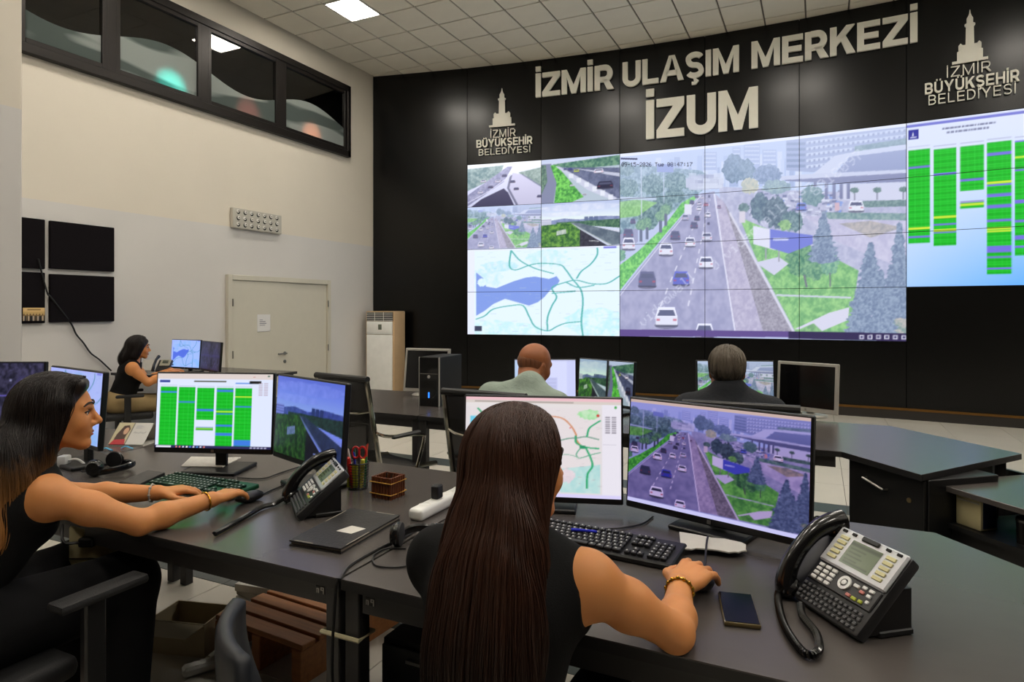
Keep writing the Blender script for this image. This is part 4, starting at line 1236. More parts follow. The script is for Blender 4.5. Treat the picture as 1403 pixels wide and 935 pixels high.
# low open cupboard with a computer box and a bin
q0 = at(1305, 668, .70)
lc = thing('low_cupboard', 'low dark cupboard with an open shelf at the right edge beside the desk wing', 'cupboard', (q0.x, q0.y, 0), wa)
MB().box((.46, .36, .688), (1.10, .74, .024), bev=.002).build('top_board', m_lam, lc)
MB().box((.48, .31, .53), (1.04, .62, .02)).build('shelf', m_ped, lc); MB().box((.22, .63, .338), (1.56, .02, .676)).build('back_board', m_ped, lc)
MB().box((1.0, .31, .338), (.02, .62, .676)).build('side_board', m_ped, lc); MB().box((.48, .03, .26), (1.02, .02, .52)).build('front_board', m_ped, lc)
LM = T(q0.x, q0.y, 0) @ RZ(wa)
pb = LM @ Vector((.045, .075, .54))
pcb = thing('cream_box', 'cream plastic box with a blue side on the low cupboard shelf', 'box', pb, wa)
m_cream = mat('aged cream plastic', (196, 184, 140), rough=.5)
MB().box((0, 0, .066), (.115, .09, .132), bev=.008, seg=2).build('case', m_cream, pcb); MB().box((0, -.0455, .112), (.1, .002, .006)).build('vent_strip', m_vent, pcb); MB().box((.058, .0, .066), (.004, .07, .11)).build('side_cover', mat('dark blue panel', (26, 30, 56), rough=.4), pcb)
for sx in (-.04, .04): MB().box((sx, 0, -.0), (.02, .07, .004)).build('foot', m_cream, pcb)
cb = LM @ Vector((.25, .085, .54))
cup = thing('metal_pen_cup', 'dark metal cup standing on the low cupboard shelf at the right edge', 'cup', cb)
m_gun = mat('gunmetal', (52, 50, 48), rough=.35, metal=.8)
MB().lathe([(.0, .003), (.032, .003), (.035, .1), (.038, .1), (.035, 0), (.0, 0)], 20, cap=False).build('cup_body', m_gun, cup); MB().lathe([(.0378, .084), (.04, .088), (.0388, .094)], 20, cap=False).build('rim', m_steel, cup)

# ------------------------------------------------------------------ monitors
def monitor(label, L, Rr, zb, H, pic, m_case=None, tilt=4, nx=140, foot='plate', deskz=DZ, pscreen=None, bez=.007, chin=.02, group='monitors on the desks', name='monitor', mat_s=None):
    a = cw((L[0] - CX) * L[1] / FPX, L[1], 0); b = cw((Rr[0] - CX) * Rr[1] / FPX, Rr[1], 0)
    d = b - a; W = d.length; rz = math.atan2(d.y, d.x)
    mid = (a + b) / 2
    t = thing(name, label, 'monitor', (mid.x, mid.y, deskz), rz, group)
    mc = m_case or mat('black monitor plastic', (14, 14, 15), rough=.4)
    z0 = zb - deskz
    K = T(0, 0, z0) @ RX(R(-tilt))
    cs = MB().box((0, .012, H / 2), (W, .024, H), K, bev=.004); cs.box((0, .034, H * .48), (W * .62, .03, H * .6), K, bev=.012)
    case = cs.build('casing', mc, t)
    if pic is not None:
        sw, sh = W - 2 * bez, H - bez - chin
        me = picture_mesh('picture', sw, sh, pic, nx, max(20, int(nx * sh / sw)), mat_s or m_disp)
        o = link('picture', me, case); o.matrix_basis = K @ T(-sw / 2, -.0008, chin)
    else:
        MB().box((0, -.0005, (H - bez + chin) / 2), (W - 2 * bez, .001, H - bez - chin), K).build('dark_screen', mat('switched-off screen', (10, 9, 10), rough=.15, spec=.5), case)
    MB().box((0, -.001, chin * .5), (.012, .002, .012), K).build('badge', m_steel, case)
    if foot == 'plate':
        MB().box((0, .075, z0 / 2 + H * .14), (.05, .025, z0 + H * .28), bev=.005).build('stand_column', mc, t)
        MB().box((0, .06, .008), (.24, .2, .016), bev=.004).build('stand_base', mc, t)
    elif foot == 'ring':
        MB().box((0, .075, z0 / 2 + H * .14), (.05, .03, z0 + H * .28), bev=.005).build('stand_column', mc, t)
        MB().lathe([(0, 0), (.12, 0), (.125, .006), (.115, .016), (.0, .018)], 24, T(0, .03, 0) @ Matrix.Diagonal((1, .75, 1, 1)), cap=False).build('stand_base', mc, t)
    return t
def document_page(w, h):
    p = Pic(w, h, None, (206, 210, 242))
    p.rect(0, 0, 1, .03, (176, 180, 214)); p.rect(0, .03, .06, 1, (180, 200, 230)); p.rect(.86, .03, 1, 1, (196, 200, 238))
    p.rect(.52, .45, .7, .95, (190, 194, 232))
    for k in range(12): p.rect(.53, .48 + k * .038, .68, .492 + k * .038, (168, 172, 214))
    for k in range(8): p.rect(.1, .12 + k * .04, .3 + .03 * (k % 4), .13 + k * .04, (170, 174, 214))
    return p.a
m_silver = mat('silver grey plastic', (176, 172, 164), rough=.4, metal=.2)
scr_dim = screen_mat('dim display picture', .55)
monitor('monitor showing columns of green traffic tables beside the woman with the green keyboard', (210, 2.76), (373, 2.71), .845, .345, desk_table(500, 300), nx=170, chin=.022)
monitor('monitor turned inward showing a motorway and sky, next to the pen cup', (373.5, 2.70), (467, 2.337), .843, .345, darken(skyline_road(360, 210), 1.7, (.62, .68, 1.0), .95), nx=130, chin=.022)
monitor('monitor showing a pale road map, behind the long-haired woman in front', (634, 2.28), (854, 2.2), .787, .368, road_map(520, 300), nx=180, chin=.02)
monitor('large monitor in front showing an avenue full of cars beside the desk phone', (857, 2.195), (1111, 1.79), .788, .372,
        np.concatenate([np.ones((12, 620, 3)) * np.array((190, 166, 160)) / 255, darken(PIC_AV0, 2.1, (.95, .84, .92), .98), np.ones((16, 620, 3)) * np.array((190, 188, 232)) / 255]), nx=220, chin=.022)
monitor('monitor at the left edge with a bluish page, behind the dark-haired woman', (62, 3.02), (134, 2.70), .86, .335, darken(bay_map(260, 150), 1.3, (.75, .75, .95)), nx=80)
monitor('monitor at the left edge with four dark camera pictures', (-75, 3.05), (58, 3.06), .87, .34, quad_cams(260, 150), nx=110)
monitor('left monitor of the man in green, showing a pale document', (704, 4.45), (790, 4.45), .815, .30, document_page(220, 150), nx=60)
two = np.concatenate([darken(skyline_road(130, 150), 1.4, (.9, .95, .85)), np.ones((150, 10, 3)) * .05, darken(hedge_road(110, 150), 1.4, (.95, .95, .9))], 1)
monitor('right monitor of the man in green, split into two street camera pictures', (791, 4.44), (867, 4.08), .82, .305, two, nx=90)
monitor('black monitor showing a street camera in front of the grey-haired man', (955, 4.22), (1062, 4.17), .80, .325, darken(PIC_AV0, 1.25, (.95, .95, .9)), nx=110)
monitor('switched-off silver monitor on the right-hand side of the grey-haired man', (1063.5, 4.35), (1147, 4.05), .79, .322, None, m_silver, foot='ring', bez=.02, chin=.03)
monitor('switched-off silver monitor behind the computer tower', (552, 5.25), (613, 5.12), .79, .355, None, m_silver, foot='ring', bez=.02, chin=.03, tilt=8)
monitor('small monitor with a blue bay map on the desk by the door', (233, 7.2), (273, 7.0), .80, .325, darken(bay_map(200, 140), 1.2, (.72, .78, 1.0)), nx=60)
monitor('dark monitor turned aside next to the small blue map monitor', (273.5, 6.98), (300, 6.6), .80, .32, darken(quad_cams(120, 80), 1.1), nx=40)
# grey papers on stands under two monitors
m_paper = mat('crumpled white paper', (206, 202, 194), rough=.7, bump=.5, bscale=18)
def paper(label, pts, z, h=.004, name='paper_sheets', rag=0.0, m=None):
    P = [at(x, y, z) for x, y in pts]
    c = sum(P, Vector()) / len(P)
    r = random.Random(3)
    L = []
    for i in range(len(P)):
        a_, b_ = P[i] - c, P[(i + 1) % len(P)] - c
        for k in range(4):
            q = a_.lerp(b_, k / 4); L.append((q.x + r.uniform(-rag, rag), q.y + r.uniform(-rag, rag)))
    o = MB().prism(L, 0, h).build(name, m or m_paper, None)
    o.location = (c.x, c.y, z)
    return tag(o, label, 'paper')
paper('white paper sheets under the monitor with green tables', [(262, 627), (330, 628), (305, 641), (248, 640)], DZ + .0165)
paper('torn white paper under the large monitor beside the keyboard', [(932, 731), (1018, 745), (1022, 757), (1000, 758), (960, 754), (932, 753)], DZ + .0165, rag=.006)

# ------------------------------------------------------------------ keyboards
m_kb = mat('black keyboard plastic', (17, 17, 19), rough=.45); m_key = mat('black keycap', (26, 26, 29), rough=.5)
m_green = mat('green keyboard plastic', (14, 74, 44), rough=.45); m_keyg = mat('dark green keycap', (10, 44, 30), rough=.5)
m_print = mat('keycap legend print', (190, 190, 190), rough=.6)
def keyboard(label, loc, rz, mb_, mk, W=.44, D=.155):
    t = thing('keyboard', label, 'keyboard', loc, rz, 'keyboards on the front desks')
    K = RX(R(4))
    MB().box((0, D / 2, .009), (W, D, .018), K, bev=.004).build('keyboard_body', mb_, t)
    ks = MB(); lg = MB()
    def key(x, y, w, d):
        ks.box((x + w / 2, y + d / 2, .0225), (w - .003, d - .003, .009), K, bev=.0015); lg.box((x + w * .4, y + d * .55, .0273), (w * .22, d * .28, .0006), K)
    u = .0187
    x0 = -W / 2 + .01
    for r_ in range(5):
        y = .012 + r_ * .0205; n = 15
        if r_ == 0:
            for (xx, ww) in ((0, 1.3), (1.3, 1.2), (2.5, 1.2), (3.7, 6), (9.7, 1.3), (11, 1.3), (12.3, 1.3), (13.6, 1.4)): key(x0 + xx * u, y, ww * u, .0195)
        else:
            xx = 0
            off = (0, 2.2, 1.7, 1.4, 1)[r_]
            key(x0, y, off * u, .0195); xx = off
            while xx < 13.5: key(x0 + xx * u, y, u, .0195); xx += 1
            key(x0 + xx * u, y, (15 - xx) * u, .0195)
    for k in range(13): key(x0 + (k * 1.15) * u, .012 + 5 * .0205 + .008, u, .017)
    for r_ in (0, 3, 4, 5):
        for k in range(3):
            if r_ == 0 or True: key(x0 + (15.5 + k) * u, .012 + r_ * .0205 + (.008 if r_ == 5 else 0), u, .0185)
    key(x0 + 16.5 * u, .012 + .0205, u, .0185)
    for r_ in range(5):
        for k in range(4):
            if x0 + (19 + k + .95) * u < W / 2 - .004: key(x0 + (19 + k) * u, .012 + r_ * .0205, u, .0185)
    kk = tag(ks.build('keys', mk, t), kind='stuff'); tag(lg.build('legends', m_print, kk), kind='stuff')
    return t
kbl = at(244, 648.6, DZ)
keyboard('green keyboard with dark keys under the left woman\'s hands', (at(262, 676, DZ).x, at(262, 676, DZ).y - .03, DZ), R(2), m_green, m_keyg)
ka, kb2 = at(932, 770, DZ), at(790, 742, DZ)
kd = ka - kb2
krz = math.atan2(kd.y, kd.x)
kc = at(918, 784, DZ) - Vector((math.cos(krz), math.sin(krz), 0)) * .215
keyboard('black keyboard with white legends in front of the long-haired woman', (kc.x, kc.y, DZ), krz, m_kb, m_key)
pen_p = [at(783, 726, DZ + .036), at(818, 729, DZ + .036)]

# ------------------------------------------------------------------ mice
def mouse(label, p, rz):
    t = thing('computer_mouse', label, 'mouse', p, rz, 'computer mice')
    MB().ball((0, 0, .0195), (.031, .056, .019), 18).build('shell', m_kb, t)
    MB().tube([(0, .028, .034), (0, .04, .03)], .003, 8).build('wheel', m_gun, t)
    return t
mp1 = at(962, 806, DZ)
mouse('black mouse under the long-haired woman\'s right hand', (mp1.x, mp1.y, DZ), R(5))
mp2 = at(342, 688, DZ)
mouse('black mouse under the left woman\'s right hand', (mp2.x, mp2.y, DZ), R(-10))
# ------------------------------------------------------------------ chairs
m_chrome = mat('polished chrome', (200, 196, 184), rough=.12, metal=1, var=0)
m_mesh = mat('black mesh fabric', (26, 24, 23), rough=.7, bump=.3, bscale=500, alpha=.82)
m_pad = mat('black upholstery', (15, 15, 17), rough=.65, var=.2, bump=.2, bscale=300)
m_blk = mat('black nylon', (18, 18, 19), rough=.45)
def star_base(t, m_b, n=5, r=.29):
    MB().tube([(0, 0, .1), (0, 0, .43)], .022, 10).build('gas_column', m_b, t)
    for k in range(n):
        a = 2 * math.pi * k / n + .3
        c, s = math.cos(a), math.sin(a)
        lg = MB().tube([(.02 * c, .02 * s, .115), (r * .6 * c, r * .6 * s, .1), (r * c, r * s, .078)], [.022, .018, .014], 6).build('base_arm', m_b, t)
        MB().lathe([(.01, -.02), (.027, -.018), (.027, .018), (.01, .02)], 10, T(r * c, r * s, .028) @ RZ(a + 1.2) @ RX(R(90))).build('caster', m_blk, lg)
def chrome_chair(label, loc, rz, hw=.225):
    t = thing('mesh_office_chair', label, 'chair', loc, rz, 'chrome framed mesh chairs')
    rail = [(.25, .45), (.1, .46), (-.1, .45), (-.19, .46), (-.235, .52), (-.26, .62), (-.30, .82), (-.345, 1.04)]
    for sx in (-1, 1):
        MB().tube(smooth_path([(sx * hw, y, z) for y, z in rail], 4), .016, 8).build('side_rail', m_chrome, t)
        ar = MB().tube(smooth_path([(sx * (hw + .012), -.285, .73), (sx * (hw + .035), -.2, .70), (sx * (hw + .04), .06, .67), (sx * (hw + .035), .1, .63), (sx * (hw + .012), .06, .46)], 5), .01, 8).build('arm_tube', m_chrome, t)
        MB().box((sx * (hw + .04), -.06, .69), (.035, .24, .022), bev=.009).build('arm_pad', m_blk, ar)
    vv, ff = [], []
    P = smooth_path([(0, y, z) for y, z in rail], 5)
    for q in P:
        for k in range(7):
            x = -hw + 2 * hw * k / 6
            vv.append((x, q.y + .012 * (1 - (2 * k / 6 - 1) ** 2) * (-1 if q.z > .6 else 0), q.z - .012 * (1 - (2 * k / 6 - 1) ** 2) * (1 if q.z < .6 else 0)))
    for i in range(len(P) - 1):
        for k in range(6): ff.append((i * 7 + k, i * 7 + k + 1, (i + 1) * 7 + k + 1, (i + 1) * 7 + k))
    o = MB().add(vv, ff).build('mesh_sling', m_mesh, t); solidify(o, .008)
    MB().tube([(-hw - .01, -.345, 1.05), (hw + .01, -.345, 1.05)], .019, 10).build('top_roll', m_blk, t)
    MB().tube(smooth_path([(-hw, -.31, .86), (-hw * .6, -.345, .845), (0, -.36, .84), (hw * .6, -.345, .845), (hw, -.31, .86)], 4), .009, 8).build('back_handle', m_chrome, t)
    MB().tube([(-hw, .02, .44), (0, .0, .425), (hw, .02, .44)], .014, 8).build('seat_bracket', m_chrome, t)
    star_base(t, m_chrome)
    return t
chrome_chair('empty chrome-framed mesh chair behind the motorway monitor', (cw(-.83, 4.15, 0).x, cw(-.83, 4.15, 0).y, 0), R(-10))
chrome_chair('chrome-framed mesh chair the man in green sits on', (-1.44, 3.08, 0), R(-3))
chrome_chair('chrome-framed mesh chair the grey-haired man sits on', (-.31, 3.20, 0), R(2))
def task_chair(label, loc, rz, m_back, back_top=.95, arms=True, seat_z=.46, arm_z=.66, tag_col=None, arm_x=.27, back_y=-.22, arm_y=.04):
    t = thing('task_chair', label, 'chair', loc, rz, 'swivel task chairs')
    MB().box((0, .02, seat_z - .035), (.48, .46, .07), bev=.03, seg=3).build('seat', m_pad, t)
    vv, ff = [], []
    n, m_ = 8, 8
    for i in range(n + 1):
        for k in range(m_ + 1):
            u = k / m_ * 2 - 1; v = i / n
            w = .215 * (1 - .18 * (2 * v - 1) ** 2)
            vv.append((u * w, back_y - .05 * v + .045 * u * u - .02 * math.sin(v * math.pi), seat_z + .1 + v * (back_top - seat_z - .1)))
    for i in range(n):
        for k in range(m_): ff.append((i * (m_ + 1) + k, i * (m_ + 1) + k + 1, (i + 1) * (m_ + 1) + k + 1, (i + 1) * (m_ + 1) + k))
    o = MB().add(vv, ff).build('backrest', m_back, t); md = o.modifiers.new('thickness', 'SOLIDIFY'); md.thickness = .045; md.offset = 0
    md = o.modifiers.new('round', 'BEVEL'); md.width = .015; md.segments = 2
    MB().tube([(0, -.1, seat_z - .06), (0, back_y - .06, seat_z - .04), (0, back_y - .07, seat_z + .2)], .02, 8).build('back_bar', m_blk, t)
    if arms:
        for sx in (-1, 1):
            MB().box((sx * arm_x, arm_y - .02, (arm_z + seat_z) / 2 - .05), (.03, .06, arm_z - seat_z + .1), bev=.006).build('arm_post', m_blk, t)
            MB().box((sx * arm_x, arm_y, arm_z), (.075, .25, .028), bev=.012, seg=2).build('arm_pad', m_pad, t)
    if tag_col: MB().box((.235, .1, seat_z - .05), (.006, .05, .04)).build('orange_label', tag_col, t)
    star_base(t, m_blk)
    return t

# ------------------------------------------------------------------ desk telephones
m_phone = mat('dark grey phone plastic', (36, 36, 38), rough=.42); m_phsil = mat('silver phone fascia', (200, 202, 206), rough=.35, metal=.25)
m_wkey = mat('white phone key', (226, 226, 224), rough=.4); m_gkey = mat('grey phone key', (78, 78, 80), rough=.5)
m_hand = mat('black handset plastic', (13, 13, 14), rough=.22, coat=.3); m_ykey = mat('cream phone key', (206, 200, 150), rough=.5)
lcdp = Pic(60, 40, None, (92, 108, 78)); lcdp.rect(0, .08, 1, .2, (60, 74, 52)); [lcdp.rect(.08, .3 + k * .15, .6 - .1 * (k % 2), .35 + k * .15, (66, 80, 56)) for k in range(4)]
lcdp.rect(.1, .85, .9, .93, (66, 80, 56))
def desk_phone(label, loc, rz, slope=46, cord=None, dark=False, hand_off=(-.128, .1)):
    t = thing('desk_phone', label, 'telephone', loc, rz, 'office telephones')
    K = T(0, 0, .012) @ RX(R(slope))
    MB().box((0, .105, -.008), (.205, .21, .03), K, bev=.008, seg=2).build('body', m_phone, t)
    MB().box((-.125, .105, -.012), (.07, .19, .026), K, bev=.008, seg=2).build('cradle', m_phone, t)
    for sx in (-.085, .085): MB().prism([(.035, .008), (.145, .008), (.145, .10), (.125, .10)], -.007, .007, Matrix(((0, 0, 1, sx), (1, 0, 0, 0), (0, 1, 0, 0), (0, 0, 0, 1)))).build('stand_leg', m_blk, t)
    MB().box((0, .105, .008), (.19, .09, .014), bev=.003).build('stand_foot', m_blk, t)
    fas = MB().box((0, .16, .010), (.198, .098, .01), K, bev=.004).build('fascia', m_phsil, t)
    me = picture_mesh('lcd_screen', .088, .062, lcdp.a, 40, 28, print_mat('lcd print', .25))
    o = link('lcd_screen', me, fas); o.matrix_basis = K @ T(-.044, .126, .0158) @ RX(R(-90))
    for sx in (-1, 1):
        for k in range(5):
            MB().box((sx * .068, .130 + k * .0135, .0162), (.026, .009, .004), K, bev=.001).build('side_key', m_ykey, fas)
    for sx in (-.08, -.05, .05, .08): MB().box((sx, .2, .016), (.012, .006, .004), K).build('slot', m_hole, fas)
    MB().box((0, .2, .017), (.05, .012, .006), K, bev=.002).build('sensor_bar', m_blk, fas)
    pan = MB().box((0, .083, .0085), (.192, .05, .006), K, bev=.002).build('key_panel', m_phone, t)
    for r_ in range(4):
        for c in range(3):
            MB().box((-.078 + c * .021, .0665 + r_ * .0115, .0125), (.0155, .0082, .005), K, bev=.0015).build('dial_key', m_wkey, pan)
    MB().lathe([(.0095, 0), (.0095, .004), (.0165, .004), (.0165, 0)], 20, K @ T(.005, .088, .0115), cap=False).build('navigation_ring', m_wkey, pan)
    MB().lathe([(.006, 0), (.006, .005), (0, .006)], 14, K @ T(.005, .088, .0115), cap=False).build('centre_key', m_wkey, pan)
    m_red = mat('red phone key', (196, 120, 112), rough=.45); m_yel = mat('yellow green key', (176, 186, 60), rough=.45)
    for (x, y, m_, w) in ((.035, .095, m_wkey, .016), (.055, .1, m_wkey, .012), (.075, .1, m_wkey, .014), (.055, .088, m_red, .013), (.075, .087, m_wkey, .012), (.03, .068, m_red, .013), (.047, .067, m_yel, .014), (.065, .068, m_yel, .011), (.08, .074, m_wkey, .009)):
        MB().box((x, y, .0125), (w, .008, .005), K, bev=.0015).build('function_key', m_, pan)
    ab = MB()
    for r_ in range(4):
        for c in range(13): ab.box((-.085 + c * .0142 - .003 * (r_ % 2), .011 + r_ * .0115, .0095), (.0095, .0072, .005), K, bev=.0014)
    tag(ab.build('letter_keys', m_gkey, t), kind='stuff')
    hp = smooth_path([(-.126, .0, .0), (-.128, .02, .022), (-.128, .06, .04), (-.128, .11, .046), (-.128, .16, .04), (-.126, .2, .022), (-.124, .225, .002)], 5)
    hs = MB().tube([K @ q for q in hp], [.02 + .008 * abs(2 * i / (len(hp) - 1) - 1) ** 1.5 for i in range(len(hp))], 14)
    for yy in (.012, .205): hs.lathe([(.012, -.006), (.03, .0), (.031, .014), (.02, .026), (.004, .03)], 16, K @ T(-.127, yy, -.0))
    hand = hs.build('handset', m_hand, t)
    if cord:
        C = smooth_path(cord, 30); n = len(C)
        co = []
        L = 0
        tg = [(C[min(i + 1, n - 1)] - C[max(i - 1, 0)]).normalized() for i in range(n)]
        tot = sum((C[i + 1] - C[i]).length for i in range(n - 1))
        turns = tot / .0062; m_ = int(turns * 8)
        cum = [0]
        for i in range(n - 1): cum.append(cum[-1] + (C[i + 1] - C[i]).length)
        j = 0
        for k in range(m_):
            s = tot * k / (m_ - 1)
            while j < n - 2 and cum[j + 1] < s: j += 1
            f_ = (s - cum[j]) / max(1e-6, cum[j + 1] - cum[j])
            c = C[j].lerp(C[j + 1], f_); tt = tg[j].lerp(tg[j + 1], f_).normalized()
            u = tt.cross(Vector((0, 0, 1))).normalized(); v = tt.cross(u)
            a = 2 * math.pi * turns * k / m_
            co.append(c + u * (.0062 * math.cos(a)) + v * (.0062 * math.sin(a)))
        MB().tube(co, .003, 5).build('coiled_cord', m_hand, t)
    return t
def cam_rz(dx, dy): return math.atan2(dy, dx) + YAW
fa, fb = at(1085, 812, DZ + .02), at(1178, 873, DZ + .02)
prz = math.atan2((fb - fa).y, (fb - fa).x)
pmid = (fa + fb) / 2
Minv = (T(pmid.x, pmid.y, DZ) @ RZ(prz)).inverted()
def ploc(px, py, z=DZ + .011): return Minv @ at(px, py, z)
desk_phone('black office telephone with silver display fascia beside the smartphone', (pmid.x, pmid.y, DZ), prz, 46,
           [(-.125, -.005, .03), ploc(1066, 815), ploc(1072, 850), ploc(1090, 882), ploc(1108, 898), ploc(1122, 890), ploc(1118, 868), ploc(1100, 845), (-.06, -.012, .012)])
# second telephone: keypad towards the left-hand woman
ga, gb = at(398, 716, DZ), at(440, 694, DZ)
q_ = at(416, 690, DZ)
pr2 = cam_rz(.42, -.91)
pbase = at(402, 703, DZ)
M2 = (T(pbase.x, pbase.y, DZ) @ RZ(pr2)).inverted()
def ploc2(px, py, z=DZ + .011): return M2 @ at(px, py, z)
desk_phone('black office telephone with coiled cord beside the left-hand woman\'s mouse', (pbase.x, pbase.y, DZ), pr2, 40,
           [(-.125, -.005, .03), ploc2(378, 690), ploc2(362, 694), ploc2(350, 700), ploc2(330, 712), ploc2(312, 722), ploc2(294, 732)])

# ------------------------------------------------------------------ small things on the desks
a, b, c_, d_ = at(990, 808, DZ), at(1043, 813, DZ), at(1034, 876, DZ), at(980, 868, DZ)
ctr = (a + b + c_ + d_) / 4; dv = b - a
sp = thing('smartphone', 'black smartphone lying face up on the desk near the mouse', 'smartphone', (ctr.x, ctr.y, DZ), math.atan2(dv.y, dv.x))
ph_w, ph_h = .078, .158
m_case = mat('clear yellowed phone case', (96, 82, 52), rough=.3); m_blackglass = mat('black glass', (5, 5, 7), rough=.2, spec=.25, var=0, rvar=0)
MB().box((0, 0, .0055), (ph_w, ph_h, .011), bev=.004, seg=2).build('case', m_case, sp)
MB().box((0, 0, .0112), (ph_w - .005, ph_h - .006, .0015), bev=.0006).build('glass', m_blackglass, sp)
# pen cup
pc_ = at(491, 669, DZ)
pcup = thing('pen_cup', 'black mesh pen cup full of coloured pens beside the woven box', 'pen cup', (pc_.x, pc_.y, DZ))
mc = MB()
for k in range(16):
    a_ = 2 * math.pi * k / 16
    mc.tube([(.036 * math.cos(a_), .036 * math.sin(a_), .004), (.04 * math.cos(a_), .04 * math.sin(a_), .1)], .0013, 4)
for k in range(10): mc.tube([((.036 + .004 * k / 9) * math.cos(2 * math.pi * i / 20), (.036 + .004 * k / 9) * math.sin(2 * math.pi * i / 20), .006 + k * .0104) for i in range(20)], .0013, 4, closed=True)
mc.build('mesh_wall', m_blk, pcup)
MB().lathe([(0, 0), (.037, 0), (.037, .003), (0, .003)], 20, cap=False).build('cup_base', m_blk, pcup)
MB().tube([(.0405 * math.cos(2 * math.pi * i / 24), .0405 * math.sin(2 * math.pi * i / 24), .1) for i in range(24)], .003, 6, closed=True).build('rim', m_blk, pcup)
MB().box((0, 0, .05), (.04, .012, .085), T(-.012, -.02, 0) @ RZ(.3)).build('yellow_card', mat('yellow sticky block', (176, 184, 40), rough=.6), pcup)
def pen(label, base, tip, col, capc=None, r=.0045):
    bw = pc_ + Vector(base); tw = pc_ + Vector(tip)
    d = tw - bw
    t = thing('pen', label, 'pen', bw, 0, 'pens in the mesh cup')
    MB().tube([(0, 0, 0), d * .72], r, 8).build('barrel', mat('pen ' + label, col, rough=.35), t)
    MB().tube([d * .72, d * .97, d], [r * 1.15, r * 1.1, r * .5], 8).build('cap', mat('pen cap ' + label, capc or col, rough=.35), t)
rr = Vector((CA, SA, 0)); ff_ = Vector((-SA, CA, 0))
def pv(x, y, z): return tuple(rr * x + ff_ * y + Vector((0, 0, z)))
pen('white pen leaning left in the mesh pen cup', pv(-.012, -.005, .006), pv(-.042, .0, .155), (214, 210, 204))
pen('red capped marker at the front of the mesh pen cup', pv(-.02, -.012, .006), pv(-.034, -.03, .128), (206, 40, 34), (216, 50, 40), .008)
pen('blue pen in the middle of the mesh pen cup', pv(-.004, .006, .006), pv(-.018, -.005, .142), (34, 48, 190))
pen('orange pencil leaning right in the mesh pen cup', pv(0, .01, .006), pv(.035, .01, .172), (214, 120, 60), (170, 60, 40), .0036)
pen('green pencil standing upright at the right of the mesh pen cup', pv(.026, 0, .006), pv(.034, -.004, .17), (20, 120, 76), (196, 80, 50), .004)
pen('dark green pen at the back of the mesh pen cup', pv(-.012, .018, .006), pv(-.022, .024, .15), (14, 74, 50))
sc = thing('scissors', 'red-handled scissors standing in the mesh pen cup', 'scissors', pc_ + Vector(pv(.004, -.008, .006)))
m_redp = mat('red plastic', (206, 34, 38), rough=.35)
for k, off in enumerate((-.012, .014)):
    cq = [Vector(pv(off + .014 * math.cos(u), 0, .135 + .022 * math.sin(u))) for u in [2 * math.pi * i / 16 for i in range(16)]]
    MB().tube(cq, .004, 6, closed=True).build('handle_loop', m_redp, sc)
MB().box((0, 0, .06), (.008, .003, .11), RZ(YAW)).build('blade', m_steel, sc)
pen('yellow ball-topped pen on the right of the mesh pen cup', pv(.014, -.01, .006), pv(.022, -.018, .118), (196, 186, 60), (206, 196, 70), .008)
# woven bamboo box
wb_ = at(532, 680, DZ)
bk = thing('woven_box', 'small brown bamboo box bound with yellow cord beside the pen cup', 'box', (wb_.x, wb_.y, DZ), R(-3))
m_bam = mat('brown bamboo', (96, 50, 26), rough=.35, var=.3, vscale=40, stretch=(3, 3, .4)); m_cord = mat('yellow raffia cord', (206, 160, 72), rough=.6)
stave = MB().tube([(0, 0, 0), (0, 0, .078)], .0063, 6).mesh('stave', m_bam)
bxw, bxd = .082, .075
n_ = 7
for k in range(n_):
    for (x, y) in ((-bxw / 2 + bxw * k / (n_ - 1), -bxd / 2), (-bxw / 2 + bxw * k / (n_ - 1), bxd / 2)): link('stave', stave, bk).location = (x, y, 0)
for k in range(1, n_ - 1):
    for (x, y) in ((-bxw / 2, -bxd / 2 + bxd * k / (n_ - 1)), (bxw / 2, -bxd / 2 + bxd * k / (n_ - 1))): link('stave', stave, bk).location = (x, y, 0)
MB().box((0, 0, .004), (bxw, bxd, .006)).build('box_floor', m_bam, bk)
for zz in (.018, .06):
    MB().tube([(-bxw / 2 - .008, -bxd / 2 - .008, zz), (bxw / 2 + .008, -bxd / 2 - .008, zz), (bxw / 2 + .008, bxd / 2 + .008, zz), (-bxw / 2 - .008, bxd / 2 + .008, zz)], .0024, 5, closed=True).build('binding_cord', m_cord, bk)
for k in range(5): MB().tube([(-.03 + .014 * k, -.02 + .008 * (k % 3), .006), (-.028 + .013 * k, .0 + .01 * (k % 2), .082)], .003, 6).build('filling_stick', m_gun if k % 2 else m_bam, bk)
# notebook / folder
P = [at(396, 748, DZ), at(467, 760, DZ), at(548, 713, DZ), at(480, 703, DZ)]
cf = sum(P, Vector()) / 4
fo = thing('black_folder', 'worn black folder with a white label lying at the desk joint', 'folder', (cf.x, cf.y, DZ))
m_fol = mat('black leatherette', (26, 24, 24), rough=.5, bump=.2); m_worn = mat('worn pale edge', (150, 142, 128), rough=.6)
Lp = [((p - cf).x, (p - cf).y) for p in P]
MB().prism(Lp, .012, .0165).build('front_cover', m_fol, fo); MB().prism(Lp, 0, .004).build('back_cover', m_fol, fo)
MB().prism([(x * .96, y * .96) for x, y in Lp], .004, .012).build('pages', m_worn, fo)
lab = [at(461, 728, DZ + .0165), at(481, 732, DZ + .0165), at(501, 725, DZ + .0165), at(482, 721, DZ + .0165)]
MB().prism([((p - cf).x, (p - cf).y) for p in lab], .0166, .0174).build('label', m_paper, fo)
for (u, v) in ((0, 1), (1, 2), (2, 3), (3, 0)):
    A_, B_ = Vector((*Lp[u], .0168)), Vector((*Lp[v], .0168))
    MB().tube([A_.lerp(B_, .08) * .97, A_.lerp(B_, .45) * .975], .0016, 4).build('worn_edge', m_worn, fo)
